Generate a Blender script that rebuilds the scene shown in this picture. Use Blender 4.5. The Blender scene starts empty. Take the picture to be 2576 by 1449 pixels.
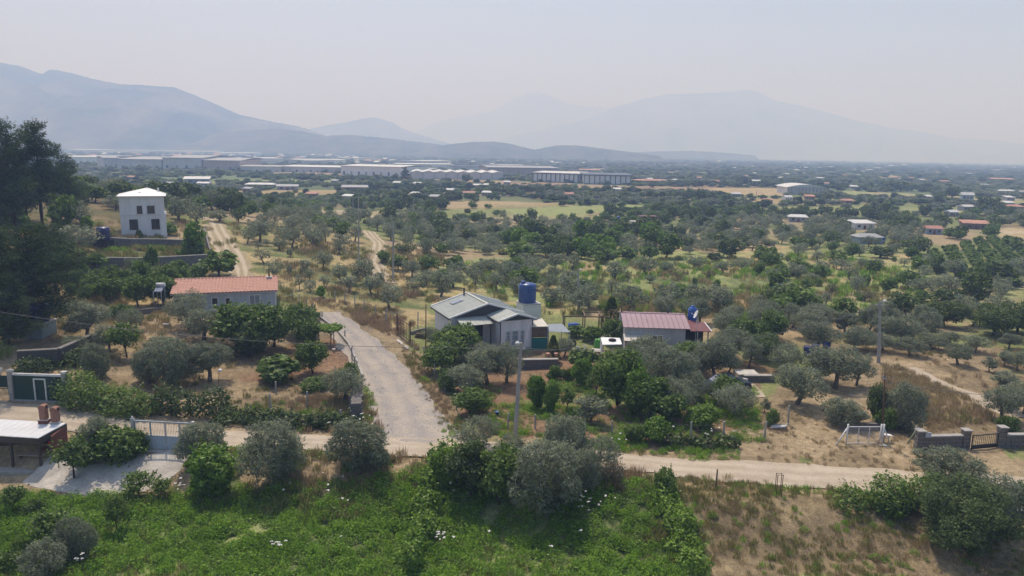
import bpy, bmesh, math, random
import numpy as np
from mathutils import Vector, Matrix

random.seed(7)
RNG = np.random.default_rng(11)
scene = bpy.context.scene
COL = scene.collection
PI = math.pi

# ------------------------------------------------------------------ camera, world, sun, exposure
FPX, PCX, PCY = 1839.0, 1288.0, 724.5          # focal length and centre in the units of a 2576 px wide picture
PITCH, ROLL, CAMH = math.radians(10.6), math.radians(1.0), 20.0
cam_data = bpy.data.cameras.new('camera')
cam_data.sensor_width = 36.0
cam_data.lens = 36.0 * FPX / 2576.0
cam_data.clip_start = 0.5
cam_data.clip_end = 20000
cam = bpy.data.objects.new('camera', cam_data)
COL.objects.link(cam)
_cr, _sr, _cp, _sp = math.cos(ROLL), math.sin(ROLL), math.cos(PITCH), math.sin(PITCH)
_X0, _U0, _F = Vector((1, 0, 0)), Vector((0, _sp, _cp)), Vector((0, _cp, -_sp))
_XR, _UP = _X0 * _cr + _U0 * _sr, _X0 * -_sr + _U0 * _cr
cam.matrix_world = Matrix(((_XR.x, _UP.x, -_F.x, 0), (_XR.y, _UP.y, -_F.y, 0), (_XR.z, _UP.z, -_F.z, CAMH), (0, 0, 0, 1)))
scene.camera = cam

SUN_EL, SUN_DIR = math.radians(63), Vector((-0.36, 0.93, 0)).normalized()
world = bpy.data.worlds.new('World')
scene.world = world
world.use_nodes = True
wn = world.node_tree
sky = wn.nodes.new('ShaderNodeTexSky')
sky.sky_type = 'NISHITA'
sky.sun_disc = False
sky.sun_elevation = SUN_EL
sky.sun_rotation = math.atan2(SUN_DIR.x, SUN_DIR.y)
sky.altitude = 50
sky.air_density = 1.0
sky.dust_density = 3.0
sky.ozone_density = 4.0
bg = wn.nodes['Background']
wn.links.new(sky.outputs[0], bg.inputs[0])
bg.inputs[1].default_value = 0.135
sun_data = bpy.data.lights.new('sun', 'SUN')
sun_data.energy = 3.5
sun_data.angle = math.radians(0.6)
sun_data.color = (1.0, 0.95, 0.945)
sun = bpy.data.objects.new('sun', sun_data)
COL.objects.link(sun)
_sd = Vector((SUN_DIR.x * math.cos(SUN_EL), SUN_DIR.y * math.cos(SUN_EL), math.sin(SUN_EL)))
sun.rotation_euler = (-_sd).to_track_quat('-Z', 'Y').to_euler()
sun.location = (0, 0, 60)
scene.view_settings.view_transform = 'Standard'
scene.view_settings.look = 'None'
scene.view_settings.gamma = 1.0
scene.view_settings.use_curve_mapping = False
scene.view_settings.exposure = 0.13
scene.cycles.use_denoising = True
scene.cycles.max_bounces = 6
scene.cycles.diffuse_bounces = 3
scene.cycles.glossy_bounces = 2
scene.cycles.transmission_bounces = 4
scene.cycles.transparent_max_bounces = 6
scene.cycles.volume_bounces = 2
scene.cycles.use_adaptive_sampling = True
scene.cycles.adaptive_threshold = 0.015

# ------------------------------------------------------------------ helpers
def ray(px, py):
    u, v = (px - PCX) / FPX, -(py - PCY) / FPX
    u, v = u * _cr - v * _sr, u * _sr + v * _cr
    return u, _cp + v * _sp, -_sp + v * _cp

def smooth(t):
    t = np.clip(t, 0, 1)
    return t * t * (3 - 2 * t)

_lat = np.random.default_rng(5).random((256, 256))
def vnoise(x, y):
    xi, yi = np.floor(x).astype(np.int64), np.floor(y).astype(np.int64)
    fx, fy = x - xi, y - yi
    fx, fy = fx * fx * (3 - 2 * fx), fy * fy * (3 - 2 * fy)
    a, b = _lat[xi & 255, yi & 255], _lat[(xi + 1) & 255, yi & 255]
    c, d = _lat[xi & 255, (yi + 1) & 255], _lat[(xi + 1) & 255, (yi + 1) & 255]
    return (a * (1 - fx) + b * fx) * (1 - fy) + (c * (1 - fx) + d * fx) * fy

def fbm(x, y, o=4):
    s, a, t = 0.0, 0.5, 0.0
    for i in range(o):
        s = s + a * vnoise(x * 2 ** i + 17.3 * i, y * 2 ** i - 9.1 * i)
        t += a
        a *= 0.5
    return s / t

ROADX = np.array([-60, -38.5, -22, -9, -3.6, 10.7, 20, 32.7, 60.0])
ROADY = np.array([56, 52.5, 49.3, 47.4, 46.2, 44.0, 43.4, 43.0, 42.0])
def hz(x, y):
    """terrain height"""
    x, y = np.asarray(x, float), np.asarray(y, float)
    z = 11.5 * np.exp(-((x + 110) ** 2) / (2 * 52 ** 2) - ((y - 128) ** 2) / (2 * 50 ** 2)) * smooth((-x - 2) / 30) * smooth((y - 42) / 16)
    yr = np.interp(x, ROADX, ROADY)
    z = z - 1.5 * smooth((yr - 2.6 - y) / 6)
    near = smooth((150 - y) / 80)
    z = z + near * (fbm(x * 0.12, y * 0.12, 3) - 0.5) * 0.5 + near * smooth((np.abs(y - yr) - 3) / 4) * (fbm(x * 0.6 + 40, y * 0.6, 2) - 0.5) * 0.25
    return z

_gx0, _gy0, _gs = -160.0, 2.0, 0.5
_hx, _hy = np.meshgrid(_gx0 + _gs * np.arange(650), _gy0 + _gs * np.arange(480), indexing='ij')
_HG = hz(_hx, _hy).tolist()
def hz1(x, y):
    fx, fy = (x - _gx0) / _gs, (y - _gy0) / _gs
    i, j = int(fx), int(fy)
    if fx < 0 or fy < 0 or i >= 649 or j >= 479:
        return 0.0
    fx -= i; fy -= j
    a, b = _HG[i], _HG[i + 1]
    return (a[j] * (1 - fx) + b[j] * fx) * (1 - fy) + (a[j + 1] * (1 - fx) + b[j + 1] * fx) * fy

def G(px, py, dz=0.0):
    """the ground point that shows at a pixel of the 2576 px wide photograph"""
    dx, dy, dzr = ray(px, py)
    if dzr > -0.004:
        dzr = -0.004
    z = 0.0
    lo = None
    t = 4.0 / dy
    tmax = 9000 / dy
    prev = t
    while t < tmax:
        if CAMH + dzr * t <= hz1(dx * t, dy * t) + dz:
            a, b = prev, t
            for _ in range(14):
                m = 0.5 * (a + b)
                if CAMH + dzr * m <= hz1(dx * m, dy * m) + dz:
                    b = m
                else:
                    a = m
            t = b
            break
        prev = t
        t *= 1.02
    return Vector((dx * t, dy * t, hz1(dx * t, dy * t)))

def GZ(px, py, z):
    """the point of the level plane z that shows at a pixel"""
    dx, dy, dzr = ray(px, py)
    t = (z - CAMH) / dzr
    return Vector((dx * t, dy * t, z))

def DY(px, py, y):
    """the point at depth y that shows at a pixel"""
    dx, dy, dzr = ray(px, py)
    t = y / dy
    return Vector((dx * t, y, CAMH + dzr * t))

def PXof(p):
    """pixel (2576 px wide) of a world point"""
    d = Vector(p) - Vector((0, 0, CAMH))
    w = d.dot(_F)
    return PCX + FPX * d.dot(_XR) / w, PCY - FPX * d.dot(_UP) / w

def M_PER_PX(p):
    return (Vector(p) - Vector((0, 0, CAMH))).dot(_F) / FPX

def link_mesh(name, me, parent=None, mats=()):
    for m in mats:
        me.materials.append(m)
    o = bpy.data.objects.new(name, me)
    COL.objects.link(o)
    if parent is not None:
        o.parent = parent
    return o

def np_mesh(name, verts, faces, smooth_shade=False, mats=(), fmat=None):
    """verts (n,3) array, faces (m,k) array of one size"""
    me = bpy.data.meshes.new(name)
    verts = np.asarray(verts, np.float32)
    faces = np.asarray(faces, np.int32)
    m, k = faces.shape
    me.vertices.add(len(verts))
    me.vertices.foreach_set('co', verts.ravel())
    me.loops.add(m * k)
    me.loops.foreach_set('vertex_index', faces.ravel())
    me.polygons.add(m)
    me.polygons.foreach_set('loop_start', np.arange(0, m * k, k, dtype=np.int32))
    me.polygons.foreach_set('loop_total', np.full(m, k, np.int32))
    for mt in mats:
        me.materials.append(mt)
    if fmat is not None:
        me.polygons.foreach_set('material_index', np.asarray(fmat, np.int32))
    me.update(calc_edges=True)
    me.polygons.foreach_set('use_smooth', np.full(m, smooth_shade))
    me.validate()
    return me

def tag(o, label=None, cat=None, group=None, kind=None):
    if label: o['label'] = label
    if cat: o['category'] = cat
    if group: o['group'] = group
    if kind: o['kind'] = kind
    return o

def thing(name, label, cat, loc=(0, 0, 0), rz=0.0, group=None):
    o = bpy.data.objects.new(name, None)
    o.empty_display_size = 0.3
    COL.objects.link(o)
    o.location = loc
    o.rotation_euler = (0, 0, rz)
    return tag(o, label, cat, group)

class MB:
    """collects simple shapes, then links them as one mesh object"""
    def __init__(s):
        s.bm = bmesh.new()
    def box(s, x0, x1, y0, y1, z0, z1, M=None):
        vs = [Vector((x, y, z)) for z in (z0, z1) for y in (y0, y1) for x in (x0, x1)]
        if M is not None: vs = [M @ v for v in vs]
        v = [s.bm.verts.new(p) for p in vs]
        for f in ((0, 2, 3, 1), (4, 5, 7, 6), (0, 1, 5, 4), (2, 6, 7, 3), (0, 4, 6, 2), (1, 3, 7, 5)):
            s.bm.faces.new([v[i] for i in f])
        return s
    def poly(s, pts):
        s.bm.faces.new([s.bm.verts.new(p) for p in pts])
        return s
    def prism(s, pts, off):
        """closed prism: polygon pts pushed along off"""
        off = Vector(off)
        a = [s.bm.verts.new(Vector(p)) for p in pts]
        b = [s.bm.verts.new(Vector(p) + off) for p in pts]
        n = len(pts)
        fs = [s.bm.faces.new(a[::-1]), s.bm.faces.new(b)]
        for i in range(n):
            fs.append(s.bm.faces.new([a[i], a[(i + 1) % n], b[(i + 1) % n], b[i]]))
        bmesh.ops.recalc_face_normals(s.bm, faces=fs)
        return s
    def tube(s, p0, p1, r0, r1=None, n=8, cap=True):
        r1 = r0 if r1 is None else r1
        p0, p1 = Vector(p0), Vector(p1)
        q = (p1 - p0).to_track_quat('Z', 'Y')
        a = [s.bm.verts.new(p0 + q @ Vector((r0 * math.cos(2 * PI * i / n), r0 * math.sin(2 * PI * i / n), 0))) for i in range(n)]
        b = [s.bm.verts.new(p1 + q @ Vector((r1 * math.cos(2 * PI * i / n), r1 * math.sin(2 * PI * i / n), 0))) for i in range(n)]
        for i in range(n):
            f = s.bm.faces.new([a[i], a[(i + 1) % n], b[(i + 1) % n], b[i]])
            f.smooth = n > 6
        if cap:
            s.bm.faces.new(a[::-1]); s.bm.faces.new(b)
        return s
    def lathe(s, prof, n=20, c=(0, 0, 0)):
        c = Vector(c)
        rings = [[s.bm.verts.new(c + Vector((r * math.cos(2 * PI * i / n), r * math.sin(2 * PI * i / n), z))) for i in range(n)] for r, z in prof]
        for a, b in zip(rings, rings[1:]):
            for i in range(n):
                f = s.bm.faces.new([a[i], a[(i + 1) % n], b[(i + 1) % n], b[i]])
                f.smooth = True
        s.bm.faces.new(rings[0][::-1]); s.bm.faces.new(rings[-1])
        return s
    def build(s, name, mat, parent=None, bevel=0.0):
        if bevel:
            es = [e for e in s.bm.edges if len(e.link_faces) == 2 and e.calc_face_angle(0) > 0.6]
            bmesh.ops.bevel(s.bm, geom=es, offset=bevel, segments=1, affect='EDGES')
        me = bpy.data.meshes.new(name)
        s.bm.to_mesh(me); s.bm.free()
        return link_mesh(name, me, parent, [mat])

def copy_tree(o, parent=None):
    c = o.copy()
    COL.objects.link(c)
    c.parent = parent
    for ch in KIDS.get(o.name, ()):  # filled when a prototype is made
        copy_tree(ch, c)
    return c
KIDS = {}

# ------------------------------------------------------------------ materials
def lin(r, g, b):
    f = lambda c: ((c / 255 + 0.055) / 1.055) ** 2.4 if c > 10 else c / 255 / 12.92
    return (f(r), f(g), f(b))

def mat_new(name):
    m = bpy.data.materials.new(name)
    m.use_nodes = True
    nt = m.node_tree
    nt.nodes.clear()
    out = nt.nodes.new('ShaderNodeOutputMaterial')
    return m, nt, out

def N(nt, t, **kw):
    n = nt.nodes.new(t)
    for k, v in kw.items():
        setattr(n, k, v)
    return n

def surf(name, c, rough=0.8, var=0.25, scale=3.0, bump=0.0, c2=None, metal=0.0, spec=0.3, streak=False, grain=30.0):
    """a plain surface with blotches, grain and light wear"""
    m, nt, out = mat_new(name)
    p = N(nt, 'ShaderNodeBsdfPrincipled')
    nt.links.new(p.outputs[0], out.inputs[0])
    p.inputs['Roughness'].default_value = rough
    p.inputs['Metallic'].default_value = metal
    p.inputs['Specular IOR Level'].default_value = spec
    tc = N(nt, 'ShaderNodeTexCoord')
    mp = N(nt, 'ShaderNodeMapping')
    nt.links.new(tc.outputs['Object'], mp.inputs[0])
    if streak:
        mp.inputs['Scale'].default_value = (1, 1, 0.15)
    n1 = N(nt, 'ShaderNodeTexNoise'); n1.inputs['Scale'].default_value = scale; n1.inputs['Detail'].default_value = 6; n1.inputs['Roughness'].default_value = 0.65
    n2 = N(nt, 'ShaderNodeTexNoise'); n2.inputs['Scale'].default_value = grain; n2.inputs['Detail'].default_value = 3
    nt.links.new(mp.outputs[0], n1.inputs[0]); nt.links.new(mp.outputs[0], n2.inputs[0])
    mx = N(nt, 'ShaderNodeMix', data_type='RGBA')
    c2 = c2 or tuple(v * (1 - var) for v in c)
    mx.inputs['A'].default_value = (*c2, 1)
    mx.inputs['B'].default_value = (*[min(1, v * (1 + var * 0.35)) for v in c], 1)
    r = N(nt, 'ShaderNodeMapRange'); r.inputs[1].default_value = 0.3; r.inputs[2].default_value = 0.65
    nt.links.new(n1.outputs[0], r.inputs[0]); nt.links.new(r.outputs[0], mx.inputs['Factor'])
    g = N(nt, 'ShaderNodeMapRange'); g.inputs[1].default_value = 0.25; g.inputs[2].default_value = 0.75; g.inputs[3].default_value = 1 - var * 0.6; g.inputs[4].default_value = 1 + var * 0.3
    nt.links.new(n2.outputs[0], g.inputs[0])
    ml = N(nt, 'ShaderNodeMix', data_type='RGBA', blend_type='MULTIPLY'); ml.inputs['Factor'].default_value = 1
    nt.links.new(mx.outputs['Result'], ml.inputs['A']); nt.links.new(g.outputs[0], ml.inputs['B'])
    nt.links.new(ml.outputs['Result'], p.inputs['Base Color'])
    if bump:
        b = N(nt, 'ShaderNodeBump'); b.inputs['Strength'].default_value = bump; b.inputs['Distance'].default_value = 0.05
        nt.links.new(n2.outputs[0], b.inputs['Height']); nt.links.new(b.outputs[0], p.inputs['Normal'])
    return m

def leafmat(name, ca, cb, trans=0.3, var=0.35, rough=0.6, spec=0.0):
    """leaves: each leaf and each plant its own tint between two greens"""
    m, nt, out = mat_new(name)
    geo = N(nt, 'ShaderNodeNewGeometry'); oi = N(nt, 'ShaderNodeObjectInfo')
    mx = N(nt, 'ShaderNodeMix', data_type='RGBA')
    mx.inputs['A'].default_value = (*ca, 1); mx.inputs['B'].default_value = (*cb, 1)
    ad = N(nt, 'ShaderNodeMath', operation='ADD'); hf = N(nt, 'ShaderNodeMath', operation='MULTIPLY'); hf.inputs[1].default_value = 0.5
    nt.links.new(geo.outputs['Random Per Island'], ad.inputs[0]); nt.links.new(oi.outputs['Random'], ad.inputs[1])
    nt.links.new(ad.outputs[0], hf.inputs[0]); nt.links.new(hf.outputs[0], mx.inputs['Factor'])
    sc_ = N(nt, 'ShaderNodeMapRange'); sc_.inputs[3].default_value = 1 - var; sc_.inputs[4].default_value = 1 + var
    nt.links.new(geo.outputs['Random Per Island'], sc_.inputs[0])
    ml = N(nt, 'ShaderNodeMix', data_type='RGBA', blend_type='MULTIPLY'); ml.inputs['Factor'].default_value = 1
    nt.links.new(mx.outputs['Result'], ml.inputs['A']); nt.links.new(sc_.outputs[0], ml.inputs['B'])
    d = N(nt, 'ShaderNodeBsdfDiffuse'); t = N(nt, 'ShaderNodeBsdfTranslucent'); ms = N(nt, 'ShaderNodeMixShader')
    nt.links.new(ml.outputs['Result'], d.inputs[0]); nt.links.new(ml.outputs['Result'], t.inputs[0])
    ms.inputs[0].default_value = trans
    nt.links.new(d.outputs[0], ms.inputs[1]); nt.links.new(t.outputs[0], ms.inputs[2])
    last = ms
    if spec > 0:
        gl = N(nt, 'ShaderNodeBsdfGlossy'); gl.inputs['Roughness'].default_value = rough; gl.inputs[0].default_value = (1, 1, 1, 1)
        m2 = N(nt, 'ShaderNodeMixShader'); m2.inputs[0].default_value = spec
        nt.links.new(ms.outputs[0], m2.inputs[1]); nt.links.new(gl.outputs[0], m2.inputs[2])
        last = m2
    nt.links.new(last.outputs[0], out.inputs[0])
    return m

# ------------------------------------------------------------------ ground sheet
def poly_world(pts):
    return np.array([tuple(G(x, y))[:2] for x, y in pts])

def inside(poly, x, y):
    r = np.zeros(x.shape, bool)
    n = len(poly)
    for i in range(n):
        x0, y0 = poly[i]; x1, y1 = poly[(i + 1) % n]
        if y0 == y1: continue
        c = ((y0 > y) != (y1 > y)) & (x < (x1 - x0) * (y - y0) / (y1 - y0) + x0)
        r ^= c
    return r

def seg_dist(line, x, y):
    d = np.full(x.shape, 1e9)
    for (x0, y0), (x1, y1) in zip(line, line[1:]):
        vx, vy = x1 - x0, y1 - y0
        t = np.clip(((x - x0) * vx + (y - y0) * vy) / (vx * vx + vy * vy + 1e-9), 0, 1)
        d = np.minimum(d, np.hypot(x - x0 - t * vx, y - y0 - t * vy))
    return d

C_STRAW, C_TAN, C_BROWN, C_RED = (0.40, 0.315, 0.165), (0.34, 0.265, 0.165), (0.225, 0.175, 0.105), (0.235, 0.148, 0.092)
C_GREEN, C_YGREEN, C_DGREEN, C_SAND, C_GREY = (0.115, 0.15, 0.055), (0.26, 0.29, 0.115), (0.095, 0.125, 0.055), (0.47, 0.40, 0.29), (0.3, 0.27, 0.24)
# (colour, second colour, edge raggedness in metres, polygon in photograph pixels)
PATCHES = [
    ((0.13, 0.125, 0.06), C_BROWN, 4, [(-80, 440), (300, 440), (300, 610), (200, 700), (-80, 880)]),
    (C_STRAW, C_GREEN, 5, [(520, 560), (800, 560), (960, 600), (1060, 640), (1120, 760), (1060, 840), (700, 800), (560, 690)]),
    (C_YGREEN, C_STRAW, 6, [(1060, 660), (1330, 640), (1900, 620), (2330, 640), (2330, 760), (1900, 780), (1300, 790), (1080, 760)]),
    (C_YGREEN, C_GREEN, 4, [(1560, 700), (2060, 690), (2020, 745), (1560, 760), (1380, 740)]),
    (C_STRAW, C_TAN, 3, [(1560, 755), (1960, 745), (2060, 775), (1800, 800), (1560, 800)]),
    (C_YGREEN, C_TAN, 6, [(2000, 740), (2576, 690), (2576, 800), (2300, 840), (1980, 790)]),
    (C_STRAW, C_YGREEN, 3, [(2330, 745), (2480, 740), (2440, 800), (2290, 825)]),
    (C_BROWN, C_TAN, 3, [(2060, 870), (2250, 860), (2576, 880), (2576, 1000), (2480, 1020), (2230, 940), (2090, 900)]),
    (C_TAN, C_BROWN, 2, [(2200, 930), (2500, 1020), (2576, 1050), (2576, 1210), (1500, 1150), (1500, 1070), (1900, 1000), (2080, 940)]),
    (C_RED, C_BROWN, 2, [(1150, 950), (1500, 1030), (1900, 1050), (1800, 1110), (1300, 1100), (1150, 1060)]),
    (C_RED, C_BROWN, 2, [(1200, 880), (1800, 880), (1950, 930), (1850, 1000), (1200, 1000)]),
    (C_GREEN, C_RED, 2, [(1330, 1010), (1560, 1020), (1640, 1080), (1480, 1090), (1340, 1060)]),
    (C_BROWN, C_TAN, 2, [(180, 800), (800, 780), (880, 880), (910, 980), (870, 1060), (640, 1060), (200, 960)]),
    (C_RED, C_BROWN, 2, [(540, 900), (860, 840), (900, 940), (780, 990), (560, 960)]),
    (C_STRAW, C_BROWN, 2, [(100, 720), (420, 740), (440, 790), (260, 800), (250, 860), (430, 880), (300, 900), (110, 850)]),
    (C_STRAW, C_GREEN, 1, [(180, 625), (530, 618), (530, 640), (190, 662)]),
    (C_GREEN, C_BROWN, 2, [(170, 670), (560, 660), (600, 720), (170, 740)]),
    (C_BROWN, C_GREEN, 2, [(540, 1040), (960, 1000), (950, 1090), (560, 1075)]),
    (C_BROWN, C_TAN, 1, [(830, 770), (1000, 830), (1140, 990), (1160, 1100), (1060, 1000), (960, 860), (860, 800)]),
    (C_BROWN, C_STRAW, 2, [(1720, 1200), (2100, 1250), (2576, 1290), (2576, 1449), (1780, 1449)]),
    (C_GREEN, C_YGREEN, 2, [(0, 1250), (300, 1240), (1100, 1190), (1660, 1200), (1790, 1460), (0, 1460)]),
    (C_TAN, C_BROWN, 1.5, [(1480, 1130), (1860, 1160), (2400, 1190), (2400, 1250), (1900, 1230), (1500, 1180)]),
    (C_YGREEN, C_YGREEN, 6, [(1265, 527), (1380, 520), (1600, 514), (1625, 524), (1560, 532), (1400, 546), (1330, 540)]),
    (C_TAN, C_RED, 14, [(700, 430), (960, 440), (1300, 456), (1600, 468), (1960, 474), (1990, 486), (1800, 486), (1520, 478), (1200, 462), (760, 440)]),
    (C_STRAW, C_TAN, 8, [(1790, 472), (2000, 474), (1960, 492), (1820, 490)]),
    (C_STRAW, C_SAND, 2, [(2505, 572), (2600, 576), (2600, 640), (2530, 612)]),
    (C_TAN, C_YGREEN, 6, [(1400, 584), (1720, 590), (1560, 606), (1430, 600)]),
    (C_TAN, C_STRAW, 6, [(1680, 618), (1990, 606), (1980, 626), (1700, 636)]),
    (C_YGREEN, C_GREEN, 5, [(780, 538), (960, 548), (1000, 590), (900, 580), (800, 556)]),
    (C_GREEN, C_YGREEN, 3, [(2290, 650), (2500, 600), (2576, 620), (2576, 720), (2400, 700)]),
    (C_YGREEN, C_TAN, 8, [(2080, 478), (2576, 500), (2576, 512), (2100, 492)]),
]
def plots(x, y):
    """field parcels of the plain: a number per parcel (0 to 1) and the distance to its boundary in metres"""
    a = 0.35
    u, v = (x * math.cos(a) + y * math.sin(a)) / 62.0, (-x * math.sin(a) + y * math.cos(a)) / 40.0
    u = u + (fbm(x * 0.006, y * 0.006, 2) - 0.5) * 0.9
    iu, iv = np.floor(u).astype(np.int64), np.floor(v).astype(np.int64)
    f1, f2, h = np.full(x.shape, 9.0), np.full(x.shape, 9.0), np.zeros(x.shape)
    for du in (-1, 0, 1):
        for dv in (-1, 0, 1):
            cu, cv = iu + du, iv + dv
            ju, jv = _lat[cu & 255, cv & 255], _lat[(cu * 3 + 7) & 255, (cv * 5 + 11) & 255]
            dd = np.maximum(np.abs(cu + 0.2 + 0.6 * ju - u), np.abs(cv + 0.2 + 0.6 * jv - v))
            nearer = dd < f1
            f2 = np.where(nearer, f1, np.minimum(f2, dd))
            h = np.where(nearer, _lat[(cu * 7 + 3) & 255, (cv * 13 + 5) & 255], h)
            f1 = np.minimum(f1, dd)
    return h, (f2 - f1) * 45.0

def ground_colour(x, y):
    n1, n2 = fbm(x * 0.045, y * 0.045, 4), fbm(x * 0.5 + 31, y * 0.5 + 7, 3)
    far = smooth((y - 160) / 200)
    base = np.zeros(x.shape + (3,))
    a, b = np.array(C_YGREEN) * 0.75, np.array(C_TAN)
    f = smooth((n1 - 0.42) / 0.18)[..., None]
    base = a * (1 - f) + b * f
    dg = np.array(C_DGREEN) * (0.8 + 0.9 * fbm(x * 0.012, y * 0.02, 4))[..., None]
    stripe = fbm(x * 0.004 + 3, y * 0.011, 3)
    dg = dg * (1 - smooth((stripe - 0.6) / 0.06))[..., None] + np.array(C_YGREEN) * 0.8 * smooth((stripe - 0.6) / 0.06)[..., None]
    ph, pe = plots(x, y)
    mead = np.array(C_YGREEN) * (0.75 + 0.3 * n1)[..., None]; straw = np.array(C_STRAW) * 0.85; soil = np.array(C_TAN) * 0.8
    dg = np.where(((ph > 0.55) & (ph < 0.60))[..., None], mead, dg)
    dg = np.where(((ph > 0.60) & (ph < 0.65))[..., None], straw * (0.7 + 0.5 * n1)[..., None], dg)
    dg = np.where(((ph < 0.06) | (ph > 0.97))[..., None], soil, dg)
    base = base * (1 - far[..., None]) + dg * far[..., None]
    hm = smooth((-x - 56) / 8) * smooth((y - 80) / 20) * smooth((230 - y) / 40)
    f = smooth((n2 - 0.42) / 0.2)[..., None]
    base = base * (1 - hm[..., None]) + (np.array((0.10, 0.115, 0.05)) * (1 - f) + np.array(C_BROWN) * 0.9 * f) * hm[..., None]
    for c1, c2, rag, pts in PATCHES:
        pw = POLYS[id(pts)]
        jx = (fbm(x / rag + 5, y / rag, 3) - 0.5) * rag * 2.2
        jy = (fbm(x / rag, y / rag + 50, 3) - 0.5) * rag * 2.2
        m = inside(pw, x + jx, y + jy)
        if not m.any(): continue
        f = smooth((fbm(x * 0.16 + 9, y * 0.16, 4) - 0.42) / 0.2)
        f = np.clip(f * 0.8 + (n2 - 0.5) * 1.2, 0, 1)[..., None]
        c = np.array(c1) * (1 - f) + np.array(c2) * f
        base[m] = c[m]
    return base
POLYS = {id(p[3]): poly_world(p[3]) for p in PATCHES}

_az = np.concatenate([np.linspace(-180, -52, 30, endpoint=False), np.linspace(-52, 52, 560), np.linspace(52, 180, 30)[1:]])
_r = np.concatenate([[0.5, 6, 14], 20 * (9500 / 20) ** (np.linspace(0, 1, 560) ** 1.25)])
_A, _Rr = np.meshgrid(np.radians(_az), _r, indexing='ij')
gx, gy = np.sin(_A) * _Rr, np.cos(_A) * _Rr
keep_r = gy > -150
gx, gy = gx.copy(), np.maximum(gy, -150 - 0 * gy)
gz = hz(gx, gy)
DEPRESS = []   # (line, half width) of roads: the sheet sinks a little under them

ROAD_LINES = {}
def world_line(pts):
    return [tuple(G(x, y))[:2] for x, y in pts]
main_road = world_line([(-160, 1015), (0, 1042), (170, 1052), (350, 1082), (560, 1103), (800, 1112), (1050, 1122), (1180, 1130), (1350, 1145), (1560, 1160), (1700, 1176), (1850, 1184), (2000, 1196), (2200, 1205), (2400, 1218), (2600, 1232), (2750, 1240)]) + [(46.0, 42.6), (58.0, 42.0), (75.0, 43.0)]
gravel_road = world_line([(1058, 1117), (1030, 1060), (1005, 1000), (968, 940), (925, 890), (888, 850), (860, 822), (838, 800), (822, 786)])
dirt_track = world_line([(535, 548), (545, 575), (565, 610), (585, 640), (600, 672), (606, 700)])
foot_path = world_line([(972, 712), (955, 690), (945, 672), (938, 655), (950, 632), (952, 612), (938, 598), (925, 582)])
far_track = world_line([(850, 530), (905, 540), (960, 552)])
right_path = world_line([(2290, 925), (2370, 965), (2430, 990), (2490, 1018), (2576, 1050)])

for line, w in ((main_road, 1.9), (gravel_road, 2.6)):
    d = seg_dist(line, gx, gy)
    gz = gz - 0.06 * smooth((w + 0.5 - d) / 0.8)
gv = np.stack([gx, gy, gz], -1).reshape(-1, 3)
na, nr = gx.shape
ii, jj = np.meshgrid(np.arange(na - 1), np.arange(nr - 1), indexing='ij')
q = (ii * nr + jj).ravel()
gf = np.stack([q, q + nr, q + nr + 1, q + 1], -1)[:, ::-1]
gcol = ground_colour(gx, gy)

def ground_mat():
    m, nt, out = mat_new('ground')
    p = N(nt, 'ShaderNodeBsdfPrincipled'); p.inputs['Roughness'].default_value = 0.95; p.inputs['Specular IOR Level'].default_value = 0.1
    nt.links.new(p.outputs[0], out.inputs[0])
    at = N(nt, 'ShaderNodeAttribute', attribute_name='Col')
    tc = N(nt, 'ShaderNodeTexCoord')
    prev = at.outputs['Color']
    hgt = None
    for sc_, lo, hi in ((0.35, 0.72, 1.25), (2.3, 0.66, 1.35), (11.0, 0.55, 1.45)):
        n = N(nt, 'ShaderNodeTexNoise'); n.inputs['Scale'].default_value = sc_; n.inputs['Detail'].default_value = 5; n.inputs['Roughness'].default_value = 0.7
        nt.links.new(tc.outputs['Object'], n.inputs[0])
        r = N(nt, 'ShaderNodeMapRange'); r.inputs[1].default_value = 0.3; r.inputs[2].default_value = 0.7; r.inputs[3].default_value = lo; r.inputs[4].default_value = hi
        nt.links.new(n.outputs[0], r.inputs[0])
        ml = N(nt, 'ShaderNodeMix', data_type='RGBA', blend_type='MULTIPLY'); ml.inputs['Factor'].default_value = 1
        nt.links.new(prev, ml.inputs['A']); nt.links.new(r.outputs[0], ml.inputs['B'])
        prev = ml.outputs['Result']; hgt = n.outputs[0]
    # straw and small stones scattered through
    v = N(nt, 'ShaderNodeTexNoise'); v.inputs['Scale'].default_value = 5.5; v.inputs['Detail'].default_value = 8; v.inputs['Roughness'].default_value = 0.8; v.inputs['Distortion'].default_value = 1.5
    nt.links.new(tc.outputs['Object'], v.inputs[0])
    r = N(nt, 'ShaderNodeMapRange'); r.inputs[1].default_value = 0.56; r.inputs[2].default_value = 0.66
    nt.links.new(v.outputs[0], r.inputs[0])
    sp = N(nt, 'ShaderNodeMix', data_type='RGBA'); sp.inputs['B'].default_value = (0.36, 0.29, 0.17, 1)
    mu = N(nt, 'ShaderNodeMath', operation='MULTIPLY'); mu.inputs[1].default_value = 0.45
    nt.links.new(r.outputs[0], mu.inputs[0]); nt.links.new(mu.outputs[0], sp.inputs['Factor']); nt.links.new(prev, sp.inputs['A'])
    nt.links.new(sp.outputs['Result'], p.inputs['Base Color'])
    b = N(nt, 'ShaderNodeBump'); b.inputs['Strength'].default_value = 0.6; b.inputs['Distance'].default_value = 0.12
    nt.links.new(hgt, b.inputs['Height']); nt.links.new(b.outputs[0], p.inputs['Normal'])
    return m
me = np_mesh('ground', gv, gf, True, [ground_mat()])
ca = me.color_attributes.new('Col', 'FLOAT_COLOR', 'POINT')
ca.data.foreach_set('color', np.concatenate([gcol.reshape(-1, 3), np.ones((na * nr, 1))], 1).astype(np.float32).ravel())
ground = link_mesh('ground', me)
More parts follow.
